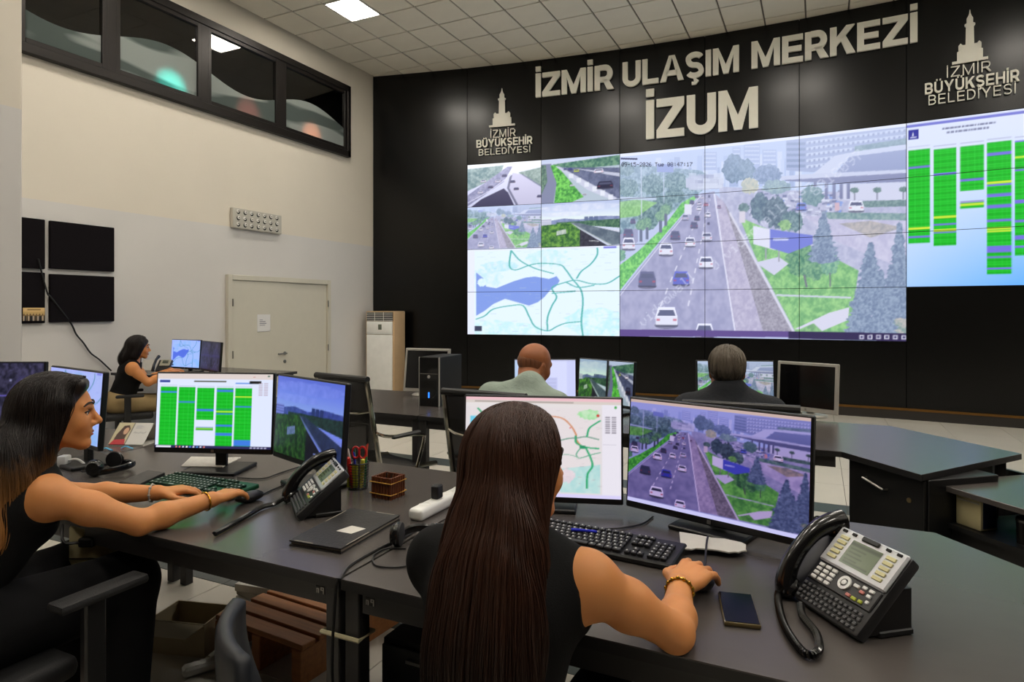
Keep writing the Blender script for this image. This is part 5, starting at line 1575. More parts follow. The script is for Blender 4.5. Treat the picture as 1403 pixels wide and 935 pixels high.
# power strip and plug
s0, s1 = at(568, 715, DZ), at(640, 678, DZ)
dv = s1 - s0; L_ = dv.length
ps = thing('power_strip', 'white power strip with round sockets lying along the desk joint', 'power strip', ((s0 + s1) / 2 + Vector((.0, .0, 0))), math.atan2(dv.y, dv.x))
MB().box((0, 0, .02), (L_, .055, .04), bev=.012, seg=3).build('strip_body', m_acw, ps)
for k in range(4):
    x = -L_ / 2 + .06 + k * .075
    s_o = MB().lathe([(.021, .0405), (.0185, .0412), (.0175, .034), (.001, .034)], 18, T(x, 0, 0), cap=False).build('socket', m_white, ps)
    for yy in (-.008, .008): MB().lathe([(.003, .0), (.003, .001)], 8, T(x, yy, .0345)).build('pin_hole', m_hole, s_o)
pl = (s0 + s1) / 2 + dv.normalized() * (-L_ / 2 + .06 + .075)
pg = thing('black_plug', 'black square mains adapter standing on the white power strip', 'plug', (pl.x, pl.y, DZ + .041), math.atan2(dv.y, dv.x))
MB().box((0, 0, .024), (.036, .03, .046), bev=.004).build('adapter_body', m_blk, pg)
for yy in (-.008, .008): MB().tube([(0, yy, -.004), (0, yy, .003)], .0024, 6).build('pin', m_steel, pg)
# headphones near the middle
def headphones(label, p, rz, R_=.075, tone=None):
    t = thing('headset', label, 'headset', (p.x, p.y, DZ), rz)
    arcp = [(R_ * math.cos(u), R_ * 1.15 * math.sin(u), .018 + .012 * math.sin(u)) for u in [math.pi * (.02 + .96 * i / 24) for i in range(25)]]
    MB().tube(arcp, .0085, 8, flat=1.6).build('headband', m_hand, t)
    for sx in (-1, 1):
        e = MB().lathe([(0, 0), (.03, 0), (.036, .008), (.034, .018), (.026, .026), (0, .028)], 20, T(sx * R_ - sx * .014, -.012, .036) @ RY(R(90 * sx)), cap=False).build('ear_cup', m_hand, t)
        MB().lathe([(.02, -.006), (.034, -.004), (.034, .003), (.02, .004)], 20, T(sx * R_ - sx * .014, -.012, .036) @ RY(R(90 * sx))).build('ear_cushion', m_pad, e)
    MB().tube(smooth_path([(R_, -.02, .03), (R_ - .01, -.06, .02), (R_ - .04, -.085, .018)], 5), .003, 6).build('microphone_boom', m_blk, t)
    return t
headphones('black headset lying by the power strip behind the long-haired woman', at(572, 748, DZ), R(20), .062)
headphones('black headset lying on the desk behind the left woman\'s arm', at(148, 647, DZ), R(-60), .085)
# tablet
P = [at(163, 665, DZ), at(190, 669, DZ), at(226, 652, DZ), at(203, 648, DZ)]
cf = sum(P, Vector()) / 4; Lp = [((p - cf).x, (p - cf).y) for p in P]
tb = thing('tablet', 'dark tablet lying flat beside the green keyboard', 'tablet', (cf.x, cf.y, DZ))
MB().prism(Lp, 0, .012).build('tablet_body', m_blk, tb); MB().prism([(x * .94, y * .94) for x, y in Lp], .0121, .013).build('glass', m_blackglass, tb)
# desk calendar with a portrait
A_, B_ = at(148, 611, DZ), at(196, 612, DZ)
dv = B_ - A_; cwid = dv.length
cal = thing('desk_calendar', 'open tent card with a portrait picture and script standing by the monitor', 'calendar', ((A_ + B_) / 2), math.atan2(dv.y, dv.x))
cp_ = Pic(120, 90, None, (206, 204, 198))
cp_.rect(.0, 0, .46, 1, (196, 186, 150)); cp_.poly([(.08, 1), (.1, .55), (.2, .15), (.34, .12), (.42, .3), (.38, .6), (.4, 1)], (70, 44, 34)); cp_.ell(.32, .38, .07, .16, (206, 160, 130)); cp_.poly([(.02, 1), (.1, .78), (.4, .74), (.46, 1)], (186, 40, 50)); cp_.rect(.455, 0, .475, 1, (40, 40, 40))
for k in range(7): cp_.line([(.56 + .05 * k, .46 + .02 * (k % 2)), (.6 + .05 * k, .4 + .03 * (k % 3))], .012, (110, 110, 120))
for k in range(5): cp_.rect(.55, .12 + k * .035, .72 + .03 * (k % 3), .13 + k * .035, (160, 160, 170))
K = RX(R(-42))
me = picture_mesh('front_card', cwid, .13, cp_.a, 60, 46, print_mat()); o = link('front_card', me, cal); o.matrix_basis = T(-cwid / 2, 0, .006) @ K; solidify(o, .002)
MB().box((0, 0, .065), (cwid, .002, .13), T(0, .175, .003) @ RX(R(42))).build('back_card', m_paper, cal); MB().box((0, .088, .002), (cwid, .174, .004)).build('card_base', m_paper, cal)
# blue clips, white charger
m_cyan = mat('bright blue plastic', (60, 160, 206), rough=.4)
for (px_, py_, lb) in ((146, 618, 'bright blue sticky notes curl on the desk by the monitor stand'), (174, 615.5, 'small blue paper clip by the tent card')):
    q = at(px_, py_, DZ)
    t = MB().tube(smooth_path([(-.03, 0, .004), (-.01, .008, .012), (.012, .004, .006), (.03, -.004, .004)], 5), [.006] * 16, 6, flat=.5).build('blue_clip', m_cyan, None); t.location = (q.x, q.y, DZ); t.rotation_euler = (0, 0, YAW); tag(t, lb, 'clip')
q = at(88, 640, DZ)
ch = thing('white_charger', 'white charger plug with a short cable on the desk behind the woman', 'charger', (q.x, q.y, DZ), YAW)
MB().box((0, 0, .026), (.04, .045, .052), bev=.008, seg=2).build('charger_body', m_acw, ch)
MB().tube(smooth_path([(.018, 0, .03), (.05, .005, .032), (.08, 0, .02), (.1, -.01, .006)], 6), .006, 6).build('cable', m_acw, ch)
# blue pen lying behind the keyboard
bp = MB().tube([pen_p[0], pen_p[1]], [.005, .0045], 8).build('blue_pen', mat('blue ink pen', (28, 40, 190), rough=.35), None)
tag(bp, 'blue pen lying along the top of the black keyboard', 'pen')
# cables on the desks
def cable(label, pts, z=DZ + .004, r=.0028, m=None):
    C = [at(x, y, z) if len(q) == 0 else at(x, y, q[0]) for (x, y, *q) in pts]
    return tag(MB().tube(smooth_path(C, 8), r, 6).build('cable', m or m_cable), label, 'cable')
cable('black cable running from the keyboard up behind the large monitor', [(825, 725), (850, 724), (880, 718), (895, 708)])
cable('thin black mouse cable passing over the torn paper', [(962, 795, DZ + .02), (966, 770, DZ + .028), (968, 745, DZ + .028), (970, 735, DZ + .028)])
cable('black cable curving from the green keyboard to the inner monitor', [(325, 655), (360, 656), (385, 648), (410, 640)])
cable('black cable lying along the desk joint to the power strip', [(466, 795), (480, 775), (520, 752), (556, 735), (575, 722)], r=.004)
cable('thin looped headset cable on the front desk', [(556, 752), (530, 752), (512, 762), (515, 775), (540, 778), (562, 775)])
cable('black mouse cable between the mouse and the desk phone on the left', [(352, 682), (372, 672), (390, 664), (398, 655)])
cable('black power cable coming round the right of the large monitor', [(1112, 712), (1120, 708), (1130, 712), (1140, 722)])
# hanging cable down the leg pair
tag(MB().tube(smooth_path([(-1.12, 1.306, .765), (-1.12, 1.297, .73), (-1.13, 1.295, .55), (-1.118, 1.293, .4), (-1.10, 1.293, .2), (-1.1, 1.29, .02)], 6), .004, 6).build('cable', m_cable), 'black cable hanging in front of the desk leg pair', 'cable')

# ------------------------------------------------------------------ computer tower behind
t0, t1 = at(577, 556, DZ), at(601, 557.5, DZ)
tw = thing('computer_tower', 'black computer tower with a blue power light standing on the rear desk', 'computer', ((t0 + t1) / 2), R(4))
TW = (t1 - t0).length * 1.12; TH = .355
MB().box((0, .18, TH / 2), (TW, .36, TH), bev=.004).build('case', mat('black tower steel', (16, 16, 17), rough=.4), tw)
MB().box((0, -.006, TH / 2), (TW, .016, TH), bev=.005).build('front_bezel', m_hand, tw)
for sx in (-1, 1): MB().box((sx * TW / 2, -.008, TH / 2), (.006, .018, TH), bev=.002).build('silver_trim', m_silver, tw)
MB().box((0, -.0155, TH * .66), (TW * .9, .002, .002)).build('drive_line', m_silver, tw)
MB().lathe([(.012, 0), (.012, .003), (0, .004)], 14, T(0, -.014, TH * .6) @ RX(R(90))).build('power_button', m_silver, tw)
for k, zz in enumerate((.27, .23, .19)): MB().lathe([(.006, 0), (.006, .003), (0, .004)], 10, T(0, -.014, TH * zz + .0) @ RX(R(90))).build('blue_light', mat('blue indicator', (40, 110, 255), emit=(40, 120, 255), estr=2.5), tw)

# ------------------------------------------------------------------ under the desks
m_wood = mat('brown pallet wood', (156, 100, 54), rough=.6, var=.3, vscale=14, stretch=(.3, 4, 4))
fc = cw(-.89, 2.86, 0)
fr_ = thing('wooden_footrest', 'slatted brown wooden footrest on the floor under the desk', 'footrest', (fc.x, fc.y, 0), R(-4))
for k in range(7): MB().box((0, -.26 + k * .088, .15), (.52, .07, .022), bev=.003).build('slat', m_wood, fr_)
for sx in (-.23, 0, .23): MB().box((sx, 0, .069), (.05, .60, .138), bev=.003).build('bearer', m_wood, fr_)
r = random.Random(9)
pq = at(372, 800, .17)
pq = cw(-1.19, 3.14, 0)
for k in range(4):
    o = MB().box((0, 0, .0175), (.24, .19, .035), bev=.002).build('document_stack', m_paper if k % 2 else m_worn); o.location = (pq.x, pq.y, k * .0355); o.rotation_euler = (0, 0, R(r.uniform(-12, 12)))
    tag(o, ['bottom', 'second', 'third', 'topmost'][k] + ' bundle of the paper pile on the floor by the footrest', 'papers', 'paper bundles on the floor')
bq = cw(-1.40, 2.80, 0)
bxo = thing('cardboard_box', 'open beige cardboard box on the floor left of the wooden footrest', 'box', (bq.x, bq.y, 0), R(15))
m_cb = mat('beige cardboard', (170, 156, 126), rough=.8)
for (x, y, sx, sy) in ((0, -.09, .26, .006), (0, .09, .26, .006), (-.13, 0, .006, .186), (.13, 0, .006, .186)): MB().box((x, y, .07), (sx, sy, .14)).build('side', m_cb, bxo)
MB().box((0, 0, .003), (.26, .18, .006)).build('bottom', m_cb, bxo); MB().box((.0, -.15, .135), (.26, .12, .005), T(0, 0, 0)).build('flap', m_cb, bxo)
fs = thing('power_strip', 'white power strip lying on the floor beside the wooden footrest', 'power strip', (cw(-1.2, 2.62, 0).x, cw(-1.2, 2.62, 0).y, .0), R(60))
MB().box((0, 0, .02), (.26, .055, .04), bev=.01).build('strip_body', m_acw, fs)
for k in range(3): MB().lathe([(.02, .0405), (.018, .035), (.001, .035)], 14, T(-.08 + .075 * k, 0, 0), cap=False).build('socket', m_vent, fs)
pp = thing('under_desk_pedestal', 'black drawer pedestal under the front desk beside the seated woman', 'cabinet', (-.905, 1.66, 0))
MB().box((0, 0, .29), (.30, .50, .58), bev=.004).build('body', m_ped, pp)
for k in range(3):
    dw = MB().box((0, -.258, .1 + k * .19), (.285, .016, .18), bev=.002).build('drawer', m_ped, pp); MB().box((0, -.27, .165 + k * .19), (.12, .012, .008)).build('pull', m_steel, dw)
bb_ = cw(-1.42, 2.22, 0)
bd = thing('under_desk_box', 'cream junction box with black plugs fixed under the left desk', 'junction box', (bb_.x, bb_.y, .5615), YAW)
MB().box((0, 0, .085), (.15, .12, .17), bev=.012, seg=2).build('box_body', m_cream, bd); MB().box((.0, -.07, .12), (.05, .03, .03), bev=.004).build('plug', m_blk, bd); MB().box((0, -.061, .06), (.14, .004, .003)).build('seam', m_gun, bd)
MB().tube(smooth_path([(-.02, -.08, .12), (-.06, -.1, .13), (-.1, -.05, .17)], 4), .005, 6).build('cord', m_cable, bd)

# ------------------------------------------------------------------ desk of the woman by the door
dW = desk('charcoal desk by the left wall where the seated woman in black works', [(-7.05, 4.5), (-5.3, 4.5), (-5.3, 5.5), (-7.05, 5.5)], [(-7.0, 4.55), (-5.35, 4.55), (-7.0, 5.45), (-5.35, 5.45)], [(-6.95, 4.55, -5.4, 4.55)])
def on_w(px, py): return at(px, py, DZ)
wp = cw((222 - CX) * 7.05 / FPX, 7.05, DZ)
tp = thing('desk_phone', 'small grey office telephone beside the blue map monitor', 'telephone', wp, cam_rz(1, .0))
K = RX(R(50))
MB().box((0, .07, 0), (.15, .15, .03), T(0, 0, .02) @ K, bev=.006).build('body', m_phone, tp); MB().box((.01, .1, .018), (.11, .08, .008), T(0, 0, .02) @ K).build('fascia', mat('pale phone fascia', (176, 172, 150), rough=.5), tp); MB().box((.01, .11, .024), (.06, .035, .004), T(0, 0, .02) @ K).build('lcd_screen', mat('grey lcd', (90, 96, 84), rough=.2), tp)
MB().tube([T(0, 0, .02) @ K @ Vector(p_) for p_ in ((-.085, -.02, .03), (-.085, .05, .05), (-.085, .12, .05), (-.085, .18, .03))], [.018, .014, .014, .018], 10).build('handset', m_hand, tp)
wp = cw((189 - CX) * 7.25 / FPX, 7.25, DZ)
wc = thing('pen_cup', 'dark pen cup on the desk of the woman by the wall', 'pen cup', wp)
MB().lathe([(0, .003), (.036, .003), (.04, .1), (.043, .1), (.039, 0), (0, 0)], 16, cap=False).build('cup_body', m_blk, wc)
for k in range(4): MB().tube([(.01 * (k - 1.5), .004 * k, .006), (.02 * (k - 1.5), .01 * k - .01, .15 + .01 * k)], .005, 6).build('pen_barrel', mat('navy pen', (24, 30, 60), rough=.4), wc)
wp = cw((205 - CX) * 7.35 / FPX, 7.35, DZ)
dk = thing('document_stand', 'upright white sheets in a stand on the desk by the wall', 'paper', wp, cam_rz(1, .1))
MB().box((0, .03, .065), (.19, .004, .13), RX(R(-14)), bev=.001).build('sheet', m_paper, dk); MB().box((0, .04, .003), (.19, .06, .006)).build('stand_base', m_white, dk)
# ------------------------------------------------------------------ people: bodies as one smooth-blended distance field each
def V3(*a): return np.array(a, float)
def sd_cone(P, a, b, r1, r2):
    ab = b - a
    t = np.clip(((P - a) @ ab) / max(1e-9, ab @ ab), 0, 1)
    return np.linalg.norm(P - a - t[..., None] * ab, axis=-1) - (r1 + (r2 - r1) * t)
def sd_ell(P, c, r, Mr=None):
    q = P - c
    if Mr is not None: q = q @ Mr
    k0 = np.linalg.norm(q / r, axis=-1); k1 = np.linalg.norm(q / (r * r), axis=-1)
    return k0 * (k0 - 1) / np.maximum(k1, 1e-6)
def cone(a, b, r1, r2, k=.02): return ('c', np.array(a, float), np.array(b, float), r1, r2, k)
def ell(c, r, k=.02, M=None): return ('e', np.array(c, float), np.array(r, float), M, k)
def sub(p, k=.01): return ('s', p, k)
def bounds(p):
    if p[0] == 's': return bounds(p[1])
    if p[0] == 'c':
        r = max(p[3], p[4]); return np.minimum(p[1], p[2]) - r, np.maximum(p[1], p[2]) + r
    r = p[2].max() if p[3] is not None else p[2]
    return p[1] - r, p[1] + r
def dist(p, P):
    if p[0] == 'c': return sd_cone(P, p[1], p[2], p[3], p[4])
    return sd_ell(P, p[1], p[2], p[3])
def smin(a, b, k):
    h = np.clip(.5 + .5 * (b - a) / k, 0, 1)
    return b * (1 - h) + a * h - k * h * (1 - h)
def apply_prims(F, prims, P):
    for p in prims:
        if p[0] == 's': F = -smin(-F, dist(p[1], P), p[2])
        else: F = smin(F, dist(p, P), p[-1])
    return F
def field(prims, P, off=0.0):
    return apply_prims(np.full(P.shape[:-1], .5), prims, P) - off
def sdf_surface(prims, res, off=0.0, cuts=(), disp=None):
    """surface nets on the blended field; cuts = prims removed after the offset"""
    lo = np.min([bounds(p)[0] for p in prims if p[0] != 's'], 0) - off - 4 * res
    hi = np.max([bounds(p)[1] for p in prims if p[0] != 's'], 0) + off + 4 * res
    n = np.ceil((hi - lo) / res).astype(int) + 1
    F = np.full(n, .3, np.float32)
    ax = [lo[i] + res * np.arange(n[i]) for i in range(3)]
    def run(p, isub):
        q = p[1] if isub else p
        k = p[2] if isub else p[-1]
        b0, b1 = bounds(q)
        m = k + off + 3 * res
        i0 = np.maximum(0, np.floor((b0 - m - lo) / res).astype(int)); i1 = np.minimum(n, np.ceil((b1 + m - lo) / res).astype(int) + 1)
        if (i1 <= i0).any(): return
        sl = tuple(slice(a, b) for a, b in zip(i0, i1))
        G = np.stack(np.meshgrid(*[ax[i][sl[i]] for i in range(3)], indexing='ij'), -1)
        d = dist(q, G)
        F[sl] = -smin(-F[sl], d, k) if isub else smin(F[sl], d, k)
    for p in prims: run(p, p[0] == 's')
    F -= off
    for p in cuts: run(('s', p, .004), True)
    if disp is not None:
        G = np.stack(np.meshgrid(*ax, indexing='ij'), -1)
        F += disp(G).astype(np.float32)
    S = F < 0
    cs = sum(S[a:n[0] - 1 + a, b:n[1] - 1 + b, c:n[2] - 1 + c].astype(np.int8) for a in (0, 1) for b in (0, 1) for c in (0, 1))
    act = (cs > 0) & (cs < 8)
    ci = np.argwhere(act)
    idx = np.full(act.shape, -1, np.int64); idx[act] = np.arange(len(ci))
    co = [(a, b, c) for a in (0, 1) for b in (0, 1) for c in (0, 1)]
    val = np.stack([F[ci[:, 0] + a, ci[:, 1] + b, ci[:, 2] + c] for a, b, c in co], 1)
    acc = np.zeros((len(ci), 3)); cnt = np.zeros(len(ci))
    for i in range(8):
        for j in range(i + 1, 8):
            if sum(x != y for x, y in zip(co[i], co[j])) != 1: continue
            mk = (val[:, i] < 0) != (val[:, j] < 0)
            t = val[mk, i] / (val[mk, i] - val[mk, j])
            acc[mk] += np.array(co[i]) + t[:, None] * (np.array(co[j]) - np.array(co[i])); cnt[mk] += 1
    V = lo + res * (ci + acc / cnt[:, None])
    faces = []
    for a in range(3):
        b, c = (a + 1) % 3, (a + 2) % 3
        s0 = [slice(None)] * 3; s1 = [slice(None)] * 3
        s0[a] = slice(0, -1); s1[a] = slice(1, None)
        ch = S[tuple(s0)] != S[tuple(s1)]
        e = np.argwhere(ch)
        ok = (e[:, b] > 0) & (e[:, c] > 0) & (e[:, b] < n[b] - 1) & (e[:, c] < n[c] - 1)
        e = e[ok]
        sg = S[e[:, 0], e[:, 1], e[:, 2]]
        def cell(db, dc):
            q = e.copy(); q[:, b] -= db; q[:, c] -= dc
            return idx[q[:, 0], q[:, 1], q[:, 2]]
        f = np.stack([cell(1, 1), cell(0, 1), cell(0, 0), cell(1, 0)], 1)
        f[~sg] = f[~sg][:, ::-1]
        faces.append(f)
    return V, np.concatenate(faces)
def np_mesh(name, V, Fc, m):
    me = bpy.data.meshes.new(name)
    Fc = np.asarray(Fc); k = Fc.shape[1]
    me.vertices.add(len(V)); me.vertices.foreach_set('co', np.asarray(V, np.float32).reshape(-1))
    me.loops.add(Fc.size); me.loops.foreach_set('vertex_index', Fc.reshape(-1).astype(np.int32))
    me.polygons.add(len(Fc)); me.polygons.foreach_set('loop_start', np.arange(0, Fc.size, k, dtype=np.int32)); me.polygons.foreach_set('loop_total', np.full(len(Fc), k, np.int32))
    me.polygons.foreach_set('use_smooth', np.ones(len(Fc), bool))
    me.update(calc_edges=True)
    me.validate()
    me.materials.append(m)
    return me
m_skin = mat('warm skin', (206, 138, 82), rough=.5, spec=.35, var=.05, vscale=14, sss=.12)
m_skin2 = mat('tanned skin', (160, 98, 62), rough=.45, spec=.4, var=.06, vscale=14, sss=.1)
m_top = mat('black knit top', (9, 9, 10), rough=.8, spec=.2, var=.2, bump=.15, bscale=400)
m_pants = mat('dark trousers', (15, 15, 17), rough=.85, spec=.15)
m_lip = mat('lip skin', (166, 82, 72), rough=.4); m_brow = mat('dark brow hair', (30, 20, 16), rough=.7)
m_eye = mat('eye white', (206, 200, 194), rough=.15, var=0); m_iris = mat('brown iris', (40, 24, 16), rough=.1)

def rotm(yaw=0, pitch=0, roll=0):
    return np.array((Matrix.Rotation(R(yaw), 3, 'Z') @ Matrix.Rotation(R(pitch), 3, 'X') @ Matrix.Rotation(R(roll), 3, 'Y')))
def head_prims(c, M, female=True, neck=None, s=1.0):
    """c = point between the ears at eye level; head faces local +y"""
    def w(x, y, z): return c + M @ (np.array((x, y, z)) * s)
    def r(x, y, z): return np.array((x, y, z)) * s
    bw = .0085 if female else .012
    P = [ell(w(0, -.014, .03), r(.076, .096, .087), .02, M), ell(w(0, .024, -.02), r(.063, .068, .085), .03, M),
         cone(w(-.045, .0, -.055), w(-.012, .066, -.098), .028 * s, .018 * s, .025), cone(w(.045, .0, -.055), w(.012, .066, -.098), .028 * s, .018 * s, .025),
         ell(w(0, .074, -.1), r(.019, .016, .015), .018), ell(w(-.036, .056, -.03), r(.026, .024, .026), .025), ell(w(.036, .056, -.03), r(.026, .024, .026), .025),
         cone(w(-.042, .068, .024), w(-.012, .084, .02), bw * s, bw * .9 * s, .014), cone(w(.042, .068, .024), w(.012, .084, .02), bw * s, bw * .9 * s, .014),
         cone(w(0, .083, .012), w(0, .1115, -.027), .0078 * s, .0102 * s, .012), ell(w(-.0125, .096, -.035), r(.0085, .011, .008), .006, M), ell(w(.0125, .096, -.035), r(.0085, .011, .008), .006, M),
         ell(w(0, .066, -.056), r(.032, .024, .03), .02, M), cone(w(0, .084, -.04), w(0, .108, -.031), .0075 * s, .0085 * s, .006), ell(w(0, .087, -.061), r(.022, .0095, .006), .006, M), ell(w(0, .085, -.072), r(.02, .0095, .0065), .006, M),
         sub(ell(w(-.03, .083, .003), r(.017, .012, .0105), .008, M), .008), sub(ell(w(.03, .083, .003), r(.017, .012, .0105), .008, M), .008),
         ell(w(-.03, .07, .003), r(.0145, .0135, .0125), .004, M), ell(w(.03, .07, .003), r(.0145, .0135, .0125), .004, M)]
    for sx in (-1, 1):
        P += [ell(w(sx * .078, -.012, -.008), r(.008, .019, .031), .006, M), sub(ell(w(sx * .087, -.008, -.004), r(.006, .011, .018), .004, M), .004)]
    if neck is not None:
        P.append(cone(w(0, -.028, -.05), neck, .05 * s if female else .058 * s, .055 if female else .068, .03))
    return P
def hand_prims(w, d, n, side, curl=(25, 30, 20), spread=.03, s=1.0, thumb_in=.4):
    w = np.array(w, float); d = np.array(d, float); d /= np.linalg.norm(d)
    n = np.array(n, float); n -= d * (n @ d); n /= np.linalg.norm(n)
    rt = np.cross(d, n) * side            # towards the little finger
    P = []
    offs = (-.030, -.010, .0105, .029); ln = (.072, .08, .074, .058); kd = (.086, .09, .086, .078)
    P.append(ell(w + d * .05 * s - n * .004, np.array((.036, .045, .014)) * s, .012, np.stack([rt, d, n], 1)))
    for o, l, k in zip(offs, ln, kd):
        kn = w + d * k * s + rt * o * s
        P.append(cone(w + rt * o * .5 * s + d * .01, kn, .0135 * s, .0105 * s, .009))
        p0 = kn; ang = 0
        for j, (fr, cu) in enumerate(zip((.45, .31, .24), curl)):
            ang += cu
            dd = d * math.cos(R(ang)) - n * math.sin(R(ang)) + rt * (o / .03) * spread * 1.4
            dd /= np.linalg.norm(dd)
            p1 = p0 + dd * l * fr * s
            P.append(cone(p0, p1, (.0094 - .0009 * j) * s, (.0086 - .0011 * j) * s, .0016))
            p0 = p1
    b = w + d * .022 * s - rt * .024 * s - n * .004
    m1 = b + (d * .6 - rt * .62 - n * .25) * .042 * s
    m2 = m1 + (d * .85 - rt * (.5 - thumb_in) - n * .25) * .032 * s
    m3 = m2 + (d * .95 + rt * .05 - n * .2) * .026 * s
    P += [cone(b, m1, .0145 * s, .0115 * s, .01), cone(m1, m2, .0108 * s, .0095 * s, .004), cone(m2, m3, .0095 * s, .0075 * s, .003)]
    return P
def arm_prims(sh, el, wr, s=1.0, male=False):
    sh, el, wr = (np.array(v, float) for v in (sh, el, wr))
    g = 1.18 if male else 1.0
    u = (el - sh); f = wr - el
    m1 = sh + u * .45; m2 = el + f * .3
    return [ell(sh, np.array((.052, .052, .055)) * g * s, .035), cone(sh, m1, .047 * g * s, .045 * g * s, .03), cone(m1, el, .045 * g * s, .036 * g * s, .03), cone(el, m2, .036 * g * s, .039 * g * s, .02), cone(m2, wr, .039 * g * s, .0245 * g * s, .02), ell(wr, np.array((.026, .026, .022)) * g * s, .015)]
def torso_prims(pel, nk, hw, female=True, shl=None, shr=None):
    """pelvis centre and base of neck (local); hw = half shoulder width"""
    pel, nk = np.array(pel, float), np.array(nk, float)
    ax = nk - pel
    def a(t, x=0, y=0): return pel + ax * t + np.array((x, y, 0))
    g = 1.0 if female else 1.16
    P = [ell(a(0), np.array((.165 * g, .125, .12)), .04), ell(a(.28), np.array((.128 * g, .102 * g, .12)), .06), ell(a(.58, 0, .008), np.array((.143 * g, .102 * g, .15)), .06), ell(a(.80, 0, -.005), np.array((.15 * g, .088 * g, .09)), .05)]
    for s_, sh in ((-1, shl), (1, shr)):
        if sh is not None:
            sh = np.array(sh, float)
            P += [cone(nk + np.array((s_ * .03, -.01, -.005)), sh + np.array((0, 0, -.008)), .05 * g, .047 * g, .04), cone(a(.72, s_ * .09), sh + np.array((-s_ * .02, 0, -.03)), .07 * g, .05 * g, .04)]
    if female:
        for s_ in (-1, 1): P.append(ell(a(.6, s_ * .07, .085), np.array((.062, .055, .062)), .035))
    return P
def leg_prims(pel, kn_y=.44, floor_z=.0, spread=.1, foot_y=None, knee_z=None):
    pel = np.array(pel, float); P = []
    kz = knee_z or pel[2] - .03
    for s_ in (-1, 1):
        hip = pel + np.array((s_ * .085, .02, -.03)); kn = np.array((pel[0] + s_ * spread, pel[1] + kn_y, kz)); an = np.array((pel[0] + s_ * spread, pel[1] + (foot_y if foot_y is not None else kn_y - .02), .09))
        P += [cone(hip, kn, .088, .062, .04), cone(kn, an, .06, .042, .03)]
    return P
def shoe(t, pel, kn_y, spread, foot_y, m):
    for s_ in (-1, 1):
        y = pel[1] + (foot_y if foot_y is not None else kn_y - .02)
        MB().ball((pel[0] + s_ * spread, y + .07, .036), (.045, .13, .035), 14).build('shoe', m, t)
def skull_details(t, c, M, brow=True):
    c = np.array(c, float)
    def w(x, y, z): return tuple(c + M @ np.array((x, y, z)))
    for sx in (-1, 1):
        e = MB().ball((0, 0, 0), .0122, 14).build('eyeball', m_eye, t); e.location = w(sx * .03, .0722, .002)
        i_ = MB().ball((0, .0095, 0), (.0058, .0036, .0058), 12).build('iris', m_iris, e); i_.rotation_mode = 'QUATERNION'; i_.rotation_quaternion = Matrix(M.tolist()).to_quaternion()
        MB().tube(smooth_path([w(sx * .046, .0755, .004), w(sx * .038, .082, .008), w(sx * .03, .0855, .009), w(sx * .018, .084, .006)], 4), [.0026] * 13, 5).build('eyelashes', m_brow, t)
        if brow: MB().tube(smooth_path([w(sx * .052, .071, .024), w(sx * .04, .083, .034), w(sx * .026, .0905, .034), w(sx * .013, .0945, .028)], 4), [.0015 + .002 * math.sin(math.pi * (i + 2) / 15) for i in range(13)], 6).build('eyebrow', m_brow, t)
    lp = MB()
    lp.tube(smooth_path([w(-.021, .084, -.0655), w(-.01, .094, -.061), w(0, .096, -.0625), w(.01, .094, -.061), w(.021, .084, -.0655)], 4), [.0012 + .0022 * math.sin(math.pi * i / 16) for i in range(17)], 8)
    lp.tube(smooth_path([w(-.02, .083, -.067), w(-.01, .0925, -.0705), w(0, .0945, -.0715), w(.01, .0925, -.0705), w(.02, .083, -.067)], 4), [.0012 + .0027 * math.sin(math.pi * i / 16) for i in range(17)], 8)
    lp.build('lips', m_lip, t)
